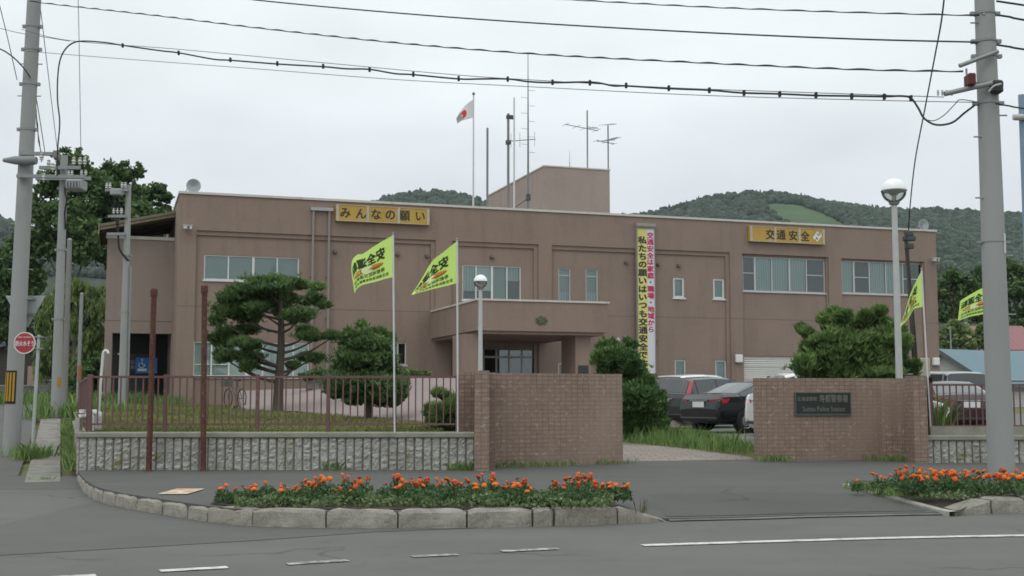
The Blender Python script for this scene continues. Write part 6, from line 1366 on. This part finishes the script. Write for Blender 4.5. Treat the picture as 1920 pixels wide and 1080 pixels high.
# ------------------------------------------------------------------ marigolds
M_MAR = mat('orange marigold petals', (.62, .10, .014), .7, .22, 25, 80, 0); M_MAR2 = mat('light orange marigold petals', (.70, .155, .015), .7, .2, 25, 80, 0); M_MAR3 = mat('fading brown marigold', (.16, .06, .02), .8, .2, 25, 80, 0); M_STEM = mat('green stem', (.05, .10, .03), .7, .1); LF_MAR = leaf_mat('marigold leaves', (.045, .10, .038), (.15, .24, .10), .25)
def head_mesh(m, R_):
    bmx = bmesh.new(); bmesh.ops.create_icosphere(bmx, subdivisions=3, radius=1)
    for v in bmx.verts:
        c = v.co; ruf = 1 + .16 * math.sin(9 * math.atan2(c.y, c.x) + 7 * c.z * 2) * (1 - .3 * abs(c.z)) + random.gauss(0, .05); v.co = Vector((c.x * ruf, c.y * ruf, c.z * .68 * (1 if c.z > 0 else .55))) * R_
    me = bpy.data.meshes.new('flower_head'); bmx.to_mesh(me); bmx.free(); me.materials.append(m); return me
HEADS = [head_mesh(M_MAR, .036), head_mesh(M_MAR2, .034), head_mesh(M_MAR, .030), head_mesh(M_MAR2, .039), head_mesh(M_MAR3, .020), head_mesh(M_MAR, .026)]
def marigold(nh, hgt, wdt):
    r = thing('marigold_plant', '', 'flower'); n = 190; a = rng.uniform(0, 6.28, n); rr = np.sqrt(rng.uniform(0, 1, n)) * wdt; z = hgt * (.12 + .82 * rng.uniform(0, 1, n)) * (1 - .35 * (rr / wdt) ** 2)
    leaves('foliage', np.stack([rr * np.cos(a), rr * np.sin(a), z], 1), .055, LF_MAR, r, aspect=.38, up=.35, tint=rng.uniform(.05, .9, n) * (.7 + .3 * random.random()))
    g = MB(); hp = []
    for i in range(nh):
        w = random.uniform(0, 6.28); q = random.uniform(.02, wdt * 1.0); p = Vector((q * math.cos(w), q * math.sin(w), hgt * random.uniform(.88, 1.28))); hp.append(p); g.tube([(0, 0, -.02), (p.x * .5, p.y * .5, p.z * .6), tuple(p - Vector((0, 0, .01)))], .005, 5)
    g.build('stem', M_STEM, r)
    for p in hp:
        o = bpy.data.objects.new('flower_head', random.choice(HEADS)); COL.objects.link(o); o.parent = r; o.location = p; o.rotation_euler = (random.gauss(0, .4) + .25, random.gauss(0, .3), random.uniform(0, 6)); s = random.uniform(.6, 1.0); o.scale = (s, s, s)
    return r
PROTO = [marigold(n, h, w) for n, h, w in ((2, .17, .10), (4, .18, .13), (5, .21, .14), (6, .19, .15), (1, .15, .09), (3, .22, .12), (2, .14, .13))]; used = set()
def plant(k, p, label, group):
    o = PROTO[k] if k not in used else copy_tree(PROTO[k]); used.add(k); s = random.uniform(.88, 1.12); o.location = p; o.rotation_euler = (0, 0, random.uniform(0, 6)); o.scale = (s, s, s); o['label'] = label; o['group'] = group
L1 = 'orange marigold plant in the long flower bed behind the straight kerb'; L2 = 'orange marigold plant in the right flower bed round the utility pole'
first = [(418, 934, 0), (436, 936, 4), (466, 934, 1), (482, 936, 0)]
for x, y, k in first: plant(k, G(x, y + 8, .20), L1, 'marigolds in the long flower bed')
x = 505.0
while x < 1135:
    for row in range(2):
        if random.random() < (.9 if row else .72): plant(random.choice((1, 2, 3, 2, 5, 6, 0) if x > 560 else (0, 1, 4, 6)), G(x + random.uniform(-9, 9), 944 - row * 10 + random.uniform(-3, 3), .21), L1, 'marigolds in the long flower bed')
    x += 23
for x, y, k in ((1140, 940, 0), (1158, 938, 1), (1168, 940, 0)): plant(k, G(x, y, .2), L1, 'marigolds in the long flower bed')
plant(4, G(1608, 922, .17), L2, 'marigolds in the right flower bed'); plant(3, G(1654, 920, .18), L2, 'marigolds in the right flower bed'); x = 1690.0
while x < 1945:
    for row in range(2):
        if random.random() < .9: plant(random.choice((2, 2, 3, 3, 5, 3)), G(x + random.uniform(-9, 9), 927 - row * 10 + random.uniform(-3, 3), .19), L2, 'marigolds in the right flower bed')
    x += 24
for k in range(len(PROTO)):
    if k not in used: plant(k, G(700 + 30 * k, 940, .21), L1, 'marigolds in the long flower bed')
# low ground cover between the marigolds
def cover(label, quad, n, h, size):
    a, b_, c, d = [np.asarray(q) for q in quad]; u = rng.uniform(0, 1, (n, 1)); v = rng.uniform(0, 1, (n, 1)); p = (a * (1 - u) + b_ * u) * (1 - v) + (d * (1 - u) + c * u) * v; p[:, 2] += h * rng.uniform(0, 1, n) * (.5 + .5 * np.abs(np.sin(p[:, 0] * 4.3)))
    o = leaves('ground_cover', p, size, leaf_mat('pale bed leaves', (.075, .12, .045), (.21, .27, .125), .25), loc=tuple(p.mean(axis=0)), aspect=.6, up=.4); tag(o, label, 'ground cover', kind='stuff')
cover('pale green low leaves filling the long flower bed under the marigolds', (G(440, 951, .2), G(1150, 953, .2), G(1150, 936, .2), G(440, 936, .2)), 7500, .12, .05)
cover('pale green low leaves filling the right flower bed under the marigolds', (G(1650, 929, .13), G(1800, 937, .18), G(1930, 912, .18), G(1606, 913, .18)), 2600, .08, .05)
# ------------------------------------------------------------------ trees, houses and hills in the distance
def crown_tree(label, D, zb, base_px, blobs, leafm, n=1.0, size=.32, name='broadleaf_tree', group=None, tr=.3, up=.1, depth=.9, drop=False):
    bx = X_at(base_px, D); r = thing(name, label, 'tree', (bx, D, zb), 0, group); k = D / F; C = []; T = []; g = MB(); top = min(b[1] for b in blobs); zt_ = P(base_px, top, D).z - zb
    g.tube([(0, 0, -.1), (.1, 0, zt_ * .3), (0, .1, zt_ * .6), (.1, 0, zt_ * .9)], [tr, tr * .8, tr * .5, tr * .15], 9)
    for (cx, cy, rr) in blobs:
        c = P(cx, cy, D + random.uniform(-1, 1) * rr * k * depth); R_ = rr * k; lim = Vector((c.x - bx, c.y - D, c.z - zb)); s_ = max(.15, min(.85, lim.z / zt_ - .18)); limb(g, (0, 0, zt_ * s_ * .9), lim, tr * .35, .03)
        sub = max(12, int(rr / 1.35))
        for _ in range(sub):                      # each mass is a cluster of leafy sprays with gaps
            d = rng.normal(size=3); d /= np.linalg.norm(d); q = np.array(c) + d * R_ * random.uniform(.1, .95); rs = R_ * random.uniform(.26, .5); m_ = int(n * 150 * (rs / size / 3) ** 2) + 25
            if drop:
                ns = max(8, m_ // 5); tops, _ = blob_points(tuple(q), (rs, rs, rs * .5), ns, .2); L_ = rs * 3.2; pts = np.concatenate([tops[:, None, :] + np.stack([np.cumsum(rng.normal(0, .05, (ns, 16)), 1), np.cumsum(rng.normal(0, .05, (ns, 16)), 1), -np.linspace(0, 1, 16)[None, :] * L_ * rng.uniform(.5, 1.1, (ns, 1))], 2)], 0).reshape(-1, 3); C.append(pts); T.append(random.uniform(.2, .8) + rng.normal(0, .15, len(pts)))
            else:
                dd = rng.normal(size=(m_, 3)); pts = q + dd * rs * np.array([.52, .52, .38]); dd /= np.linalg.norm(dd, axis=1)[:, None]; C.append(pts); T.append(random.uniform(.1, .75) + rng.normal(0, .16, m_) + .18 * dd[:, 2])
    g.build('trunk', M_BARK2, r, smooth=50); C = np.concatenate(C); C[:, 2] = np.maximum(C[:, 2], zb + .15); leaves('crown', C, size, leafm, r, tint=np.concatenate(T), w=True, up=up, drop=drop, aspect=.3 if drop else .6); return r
TG = 'trees behind the left side of the station'
crown_tree('tall dark tree of tufted top behind the transformer pole', 76, 1.1, 120, [(140, 302, 26), (118, 318, 24), (160, 315, 22), (95, 350, 32), (150, 350, 38), (85, 400, 38), (140, 410, 44), (75, 450, 36), (120, 470, 44), (160, 460, 36)], LF_DARK, 1.0, .36, group=TG)
crown_tree('dark broad tree rising behind the annex roof', 80, 1.1, 215, [(205, 322, 26), (232, 328, 24), (258, 322, 15), (190, 350, 36), (235, 365, 40), (200, 400, 44), (250, 410, 40), (180, 450, 44), (220, 470, 40)], LF_DARK, 1.0, .36, group=TG)
crown_tree('lower dark tree touching the left end of the main roof', 84, 1.1, 290, [(300, 352, 14), (285, 365, 24), (310, 372, 14), (265, 390, 28), (300, 400, 24), (280, 430, 34), (255, 450, 30)], LF_DARK, 1.0, .36, group=TG)
crown_tree('dense dark tree at the far left edge behind the thick pole', 78, 1.1, 30, [(25, 470, 28), (55, 455, 30), (5, 505, 36), (50, 520, 40), (15, 570, 40), (60, 575, 36), (5, 625, 30), (45, 630, 36)], LF_DARK, 1.0, .36, group=TG)
crown_tree('weeping willow of pale hanging leaves left of the annex', 62, 1.1, 140, [(140, 535, 26), (170, 545, 26), (110, 560, 28), (185, 570, 18), (85, 590, 24), (150, 590, 34), (180, 620, 20), (110, 630, 34), (165, 660, 30), (90, 665, 26), (130, 690, 34)], LF_WIL, .55, .26, name='willow_tree', drop=True)
crown_tree('dark shrubby tree low behind the pipe post, left of the annex', 60, 1.1, 175, [(175, 690, 24), (160, 715, 22), (190, 715, 20), (140, 725, 20), (205, 690, 16)], LF_DARK, 1.0, .3, tr=.12)
crown_tree('dark tree seen through the annex passage', 66, 1.1, 225, [(225, 660, 26), (250, 690, 26), (215, 710, 26), (240, 640, 24)], LF_DARK, .8, .34, tr=.15)
RG = 'trees behind the houses on the right'
for lb, D, bp, bl in (('dark tree on the bank directly right of the station wall', 120, 1790, [(1790, 520, 22), (1775, 545, 24), (1815, 530, 24), (1790, 575, 28), (1765, 590, 22), (1820, 570, 24)]), ('dark tree on the bank left of the thick right pole', 124, 1850, [(1845, 515, 22), (1865, 530, 24), (1835, 550, 26), (1870, 565, 26), (1845, 590, 26)]), ('dark tree on the bank right of the thick right pole', 122, 1905, [(1900, 505, 24), (1925, 520, 26), (1910, 550, 28), (1935, 570, 26), (1900, 590, 24), (1920, 615, 22)])):
    crown_tree(lb, D, 1.6, bp, bl, LF_MID, .9, .48, group=RG)
for lb, D, bp, bl in (('pale green bush tree above the blue roof', 96, 1788, [(1778, 625, 18), (1800, 630, 20), (1790, 612, 14), (1770, 645, 16), (1812, 645, 16)]), ('pale green bush tree between the blue roof and the thick right pole', 98, 1836, [(1832, 632, 16), (1850, 640, 14), (1822, 645, 14), (1842, 615, 12)])):
    crown_tree(lb, D, 1.4, bp, bl, LF_WIL, .9, .36, group='pale bushes by the houses on the right', tr=.15)
# houses on the right
def siding(name, col, sc=3.2):
    m, t, b = new_mat(name); tcn = N(t, 'ShaderNodeTexCoord'); wv = N(t, 'ShaderNodeTexWave', bands_direction='Z', wave_profile='SAW'); wv.inputs['Scale'].default_value = sc * .5; t.links.new(tcn.outputs['Object'], wv.inputs[0]); n1 = noise(t, 1, 4)
    c = mixc(t, rng_map(t, wv.outputs['Fac'], 0, .25), tuple(x * .6 for x in col), col); c = mixc(t, rng_map(t, n1, .4, .7, 0, .3), c, tuple(x * .75 for x in col)); t.links.new(c, b.inputs['Base Color']); b.inputs['Roughness'].default_value = .8; return m
def sheet(name, col, ax='X', sc=1.2):
    m, t, b = new_mat(name); tcn = N(t, 'ShaderNodeTexCoord'); wv = N(t, 'ShaderNodeTexWave', bands_direction=ax); wv.inputs['Scale'].default_value = sc; t.links.new(tcn.outputs['Object'], wv.inputs[0]); n1 = noise(t, .7, 4)
    c = mixc(t, rng_map(t, wv.outputs['Fac'], 0, .2), tuple(x * .7 for x in col), col); c = mixc(t, rng_map(t, n1, .4, .7, 0, .35), c, tuple(x * .8 for x in col)); t.links.new(c, b.inputs['Base Color']); b.inputs['Roughness'].default_value = .5; return m
def gable_house(label, loc, rz, wd, ln, eave, ridge, wm, rm, windows=(), door=None, over=.45):
    """gable end on local -y, ridge along local y"""
    r = thing('house', label, 'house', loc, rz); g = MB(); h = wd / 2
    g.add([(-h, 0, -.3), (h, 0, -.3), (h, 0, eave), (0, 0, ridge), (-h, 0, eave), (-h, ln, -.3), (h, ln, -.3), (h, ln, eave), (0, ln, ridge), (-h, ln, eave)], [(0, 1, 2, 3, 4), (6, 5, 9, 8, 7), (1, 6, 7, 2), (5, 0, 4, 9)]); g.build('wall', wm, r)
    sl_ = (ridge - eave) / h; g = MB()
    for s in (-1, 1):
        e = s * (h + over); ze = eave - over * sl_; g.prism([(0, -over, ridge + .06), (e, -over, ze + .06), (e, -over, ze + .18), (0, -over, ridge + .18)] if s > 0 else [(e, -over, ze + .06), (0, -over, ridge + .06), (0, -over, ridge + .18), (e, -over, ze + .18)], (0, ln + 2 * over, 0))
    rf = g.build('roof', rm, r); g = MB()
    for s in (-1, 1):
        e = s * (h + over); ze = eave - over * sl_; g.prism([(0, -over - .04, ridge - .12), (e, -over - .04, ze - .12), (e, -over - .04, ze + .2), (0, -over - .04, ridge + .2)], (0, .036, 0))
    g.build('barge_board', mat('dark barge board', (.10, .12, .13), .7), rf)
    for (x0, x1, z0, z1, side) in windows:
        g = MB()
        if side == 'f': g.box(x0, x1, -.06, -.01, z0, z1)
        else: g.box(h + .01, h + .06, x0, x1, z0, z1)
        w_ = g.build('window', M_ALU, r); g = MB()
        if side == 'f': g.box(x0 + .07, x1 - .07, -.075, -.062, z0 + .07, z1 - .07)
        else: g.box(h + .062, h + .075, x0 + .07, x1 - .07, z0 + .07, z1 - .07)
        g.build('pane', M_GLASSC, w_)
    return r
ap = P(1766, 655, 82); hz_ = -R(55)
W_WHT = siding('white lap siding', (.50, .50, .50)); R_BLUE = sheet('blue sheet roof', (.10, .18, .22), 'Y', 1.0)
bh = gable_house('white house of a blue sheet metal gable roof beyond the right railing', (ap.x, 82, .7), hz_, 7.2, 11, ap.z - .7 - 2.35, ap.z - .7 - .15, W_WHT, R_BLUE, ((-1.6, -.6, .9, 1.7, 'f'), (2, 4, 1.0, 1.9, 's')))
for lb, x0, x1, y0, y1 in (('small dark blue lean-to roof between the station end and the white house', 1738, 1788, 705, 717), ('small dark blue awning roof on the front of the white house', 1793, 1842, 708, 719)):
    D = 74; a_, b_ = P(x0, y1, D), P(x1, y0, D); r = thing('awning_roof', lb, 'roof', (a_.x, D, .6)); g = MB(); w_ = b_.x - a_.x; z0, z1 = a_.z - .6, b_.z - .6
    g.prism([(0, 0, z0), (w_, 0, z0), (w_, 0, z0 + .08), (0, 0, z0 + .08)], (-.0, 1.6, z1 - z0 + .25)); g.build('roof', sheet('dark blue sheet', (.06, .085, .12), 'X', 1.6), r); g = MB(); g.box(.1, w_ - .1, 1.2, 1.4, -.2, z0 + .2); g.build('wall', W_WHT, r)
r = thing('house', 'red-roofed house behind the thick right pole', 'house', (X_at(1880, 104), 104, 1.0)); g = MB(); k = 104 / F; zr0, zr1 = P(0, 662, 104).z - 1, P(0, 612, 104).z - 1
g.prism([(-56 * k, -1, zr0), (70 * k, -1, zr0), (70 * k, -1, zr0 + .25), (-56 * k, -1, zr0 + .25)], (0, 4.5, zr1 - zr0)); rf = g.build('roof', sheet('faded red sheet roof', (.235, .085, .085), 'X', .8), r)
g = MB(); g.box(-52 * k, 66 * k, 0, 7, -.3, zr0 - .02); g.build('wall', siding('beige siding', (.36, .33, .29)), r); g = MB(); g.box(-56 * k, 70 * k, -1.08, -1.01, zr0 - .3, zr0 + .15); g.build('fascia', mat('pale fascia', (.46, .46, .45), .7), rf)
g = MB(); g.box(13 * k, 34 * k, -.08, -.003, -.2, P(0, 680, 104).z - 1); g.build('shutter', sheet('green shutter', (.03, .17, .085), 'Z', 3), r)
r = thing('service_post', 'thin grey post standing in the bushes above the blue roof', 'post', (X_at(1784, 90), 90, 1.0)); H = P(1781, 612, 90).z - 1; g = MB(); g.tube([(0, 0, 0), (-.06, 0, H)], .06, 8); g.build('shaft', M_STEEL, r); g = MB(); g.lathe([(.07, H - .1), (.07, H), (.001, H + .03)], (-.06, 0, 0), 8); g.build('cap', M_STEEL, r)
# dark houses at the far left
M_DH = siding('dark brown siding', (.055, .045, .038), 2.5); p = X_at(40, 92)
dh = gable_house('dark timber house under the trees at the far left', (p, 92, 1.15), R(8), 9.0, 8, 3.1, 4.6, M_DH, sheet('dark grey roof', (.05, .055, .06), 'X', 1.0), ((.55, 1.15, 1.1, 2.6, 'f'),))
for o in dh.children:
    if o.name.startswith('window'):
        o.data.materials[0] = mat('beige frame', (.36, .27, .20), .7)
        for q in o.children: q.data.materials[0] = mat('beige blind', (.33, .24, .18), .7)
r = thing('shed', 'pale grey garden shed under the trees beside the transformer pole', 'shed', (X_at(88, 70), 70, 1.1)); g = MB(); g.box(-.45, .45, 0, 1.2, -.2, 1.25); g.build('wall', siding('grey sheet wall', (.15, .15, .155), 3), r); g = MB(); g.box(-.55, .55, -.1, 1.3, 1.252, 1.32); g.build('roof', MATS['galvanised steel'], r)
r = thing('garden_wall', 'low dark concrete wall along the street at the far left', 'wall', (X_at(30, 66), 66, 1.1)); g = MB(); g.box(-14, 1.2, 0, .2, -.3, .9); g.build('blocks', mat('dirty concrete', (.16, .155, .14), .9, .25, 1.5, 20, .3), r); g = MB(); g.box(-14.05, 1.25, -.05, .25, .901, .97); g.build('coping', M_CONC, r)

# hills: a real ridge about 1.3 km off, with its wood and a mown clearing
RIDGE = [(-1200, 640), (-700, 520), (-300, 430), (-60, 390), (60, 430), (250, 470), (450, 440), (620, 402), (690, 382), (730, 366), (790, 358), (840, 358), (880, 366), (940, 385), (1010, 405), (1090, 412), (1140, 408), (1200, 402), (1240, 396), (1275, 382), (1320, 371), (1365, 364), (1410, 361), (1460, 361), (1510, 369), (1560, 379), (1640, 390), (1700, 393), (1760, 390), (1850, 394), (1950, 402), (2200, 430), (2600, 520), (3200, 640)]
RD, FD = 1300.0, 420.0
def hill_z(px, Y):
    zr_ = P(960, pw(px, RIDGE) + 9, RD).z
    t_ = (Y - FD) / (RD - FD)
    if t_ <= 0: return 3.0
    if t_ <= 1: return 3 + (zr_ - 3) * (t_ ** 1.15) * (1 + .10 * math.sin(px * .012 + Y * .006) * math.sin(t_ * 3.14))
    return max(3, 3 + (zr_ - 3) * (1 - (t_ - 1) * 1.4))
def hp(px, Y): return Vector(((px - 960) / F * Y, Y, hill_z(px, Y)))
pxs = list(np.linspace(-1200, 3200, 150)); Ys = list(np.linspace(FD - 60, RD, 26)) + [1400, 1550, 1750, 2000]
a = MB(); a.grid([[hp(x, y) for x in pxs] for y in Ys]); tag(a.build('hills', mat('forest floor', (.020, .034, .016), .95, .3, .02, .3, 0), smooth=0), kind='structure')
CLR = [(1425, 384), (1455, 381), (1500, 385), (1545, 400), (1582, 420), (1590, 440), (1500, 440), (1462, 412)]
def on_hill(px, py):                    # where the view meets the slope
    lo = FD + 5
    for k in range(400):
        Y = lo + (RD - lo) * k / 399; v = hp(px, Y); d = v - Vector((0, 0, EYE)); f = d.y * CP + d.z * SP
        if 540 - (-d.y * SP + d.z * CP) / f * F <= py: return v
    return hp(px, RD)
m_ = MB(); nx = 16; rows = []
for k in range(9):
    row = []
    for i in range(nx + 1):
        x = lerp(1415, 1600, i / nx); top_ = pw(x, [(1415, 392), (1440, 383), (1470, 382), (1500, 385), (1545, 399), (1582, 419), (1600, 434)]); bot_ = pw(x, [(1415, 393), (1462, 414), (1500, 440), (1600, 445)]); row.append(on_hill(x, lerp(max(top_, bot_), top_, k / 8)) + Vector((0, -.6, .8)))
    rows.append(row)
m_.grid(rows); struct(m_, 'meadow', mat('hill meadow', (.055, .098, .036), .95, .3, .04, .5, 0), smooth=0)
def inside(x, y, poly):
    c = False; n = len(poly)
    for i in range(n):
        (x0, y0), (x1, y1) = poly[i], poly[i - 1]
        if (y0 > y) != (y1 > y) and x < (x1 - x0) * (y - y0) / (y1 - y0) + x0: c = not c
    return c
def px_of(v):
    d = v - Vector((0, 0, EYE)); f = d.y * CP + d.z * SP; return 960 + d.x / f * F, 540 - (-d.y * SP + d.z * CP) / f * F
ico = bmesh.new(); bmesh.ops.create_icosphere(ico, subdivisions=2, radius=1); ico.verts.index_update(); IV = np.array([v.co for v in ico.verts]); IF = np.array([[v.index for v in f.verts] for f in ico.faces]); ico.free()
VV, FF, TT = [], [], []; off = 0
for _ in range(36000):
    px = random.uniform(560, 2050) if random.random() < .82 else random.uniform(-150, 560); Y = FD + (RD + 12 - FD) * random.random() ** .62
    if 960 < px < 1120 and random.random() < .5: continue
    v = hp(px, Y); x_, y_ = px_of(v)
    if y_ > 560: continue
    if px < 1200 and Y < 900: continue
    if inside(x_, y_ - 2, CLR): continue
    h = random.uniform(4.2, 7.5) * random.choice((.8, 1, 1.2)); w_ = h * random.uniform(.38, .62); con = random.random() < .15
    q = IV * (1 + rng.normal(0, .10, (len(IV), 1)))
    if con: q = q * np.stack([1.05 - .55 * (IV[:, 2] + 1) * .5 * 1.5] * 2 + [np.ones(len(IV))], 1); w_ *= .8; h *= 1.15
    VV.append(q * [w_, w_, h * .6] + [v.x, v.y, v.z + h * .45]); FF.append(IF + off); off += len(IV); TT.append(np.full(len(IV), random.uniform(0, 1)) + rng.normal(0, .12, len(IV)))
VV = np.concatenate(VV); FF = np.concatenate(FF); TT = np.concatenate(TT); me = bpy.data.meshes.new('hill_forest'); me.vertices.add(len(VV)); me.vertices.foreach_set('co', VV.ravel().astype(np.float32)); me.loops.add(FF.size); me.loops.foreach_set('vertex_index', FF.ravel().astype(np.int32)); me.polygons.add(len(FF)); me.polygons.foreach_set('loop_start', np.arange(0, FF.size, 3, dtype=np.int32)); me.materials.append(leaf_mat('hill wood', (.008, .022, .012), (.028, .056, .025), 0.0)); me.update(calc_edges=True); me.validate()
at = me.attributes.new('tint', 'FLOAT', 'POINT'); at.data.foreach_set('value', np.clip(TT, 0, 1).astype(np.float32)); o = bpy.data.objects.new('hill_forest', me); COL.objects.link(o); tag(o, 'dense dark green wood covering the hills behind the station', 'forest', kind='stuff')
# pale air between here and the hills
g = MB(); g.box(-2400, 2400, -450, 2200, -4, 330); hzm = bpy.data.materials.new('pale air'); hzm.use_nodes = True; t = hzm.node_tree; t.nodes.clear(); o_ = N(t, 'ShaderNodeOutputMaterial'); v_ = N(t, 'ShaderNodeVolumePrincipled'); v_.inputs['Color'].default_value = (.86, .92, 1, 1); v_.inputs['Density'].default_value = HAZE = .00008; v_.inputs['Anisotropy'].default_value = 0.0; t.links.new(v_.outputs[0], o_.inputs['Volume'])
hz = g.build('haze', hzm); tag(hz, 'thin pale haze in front of the hills', 'haze', kind='stuff')
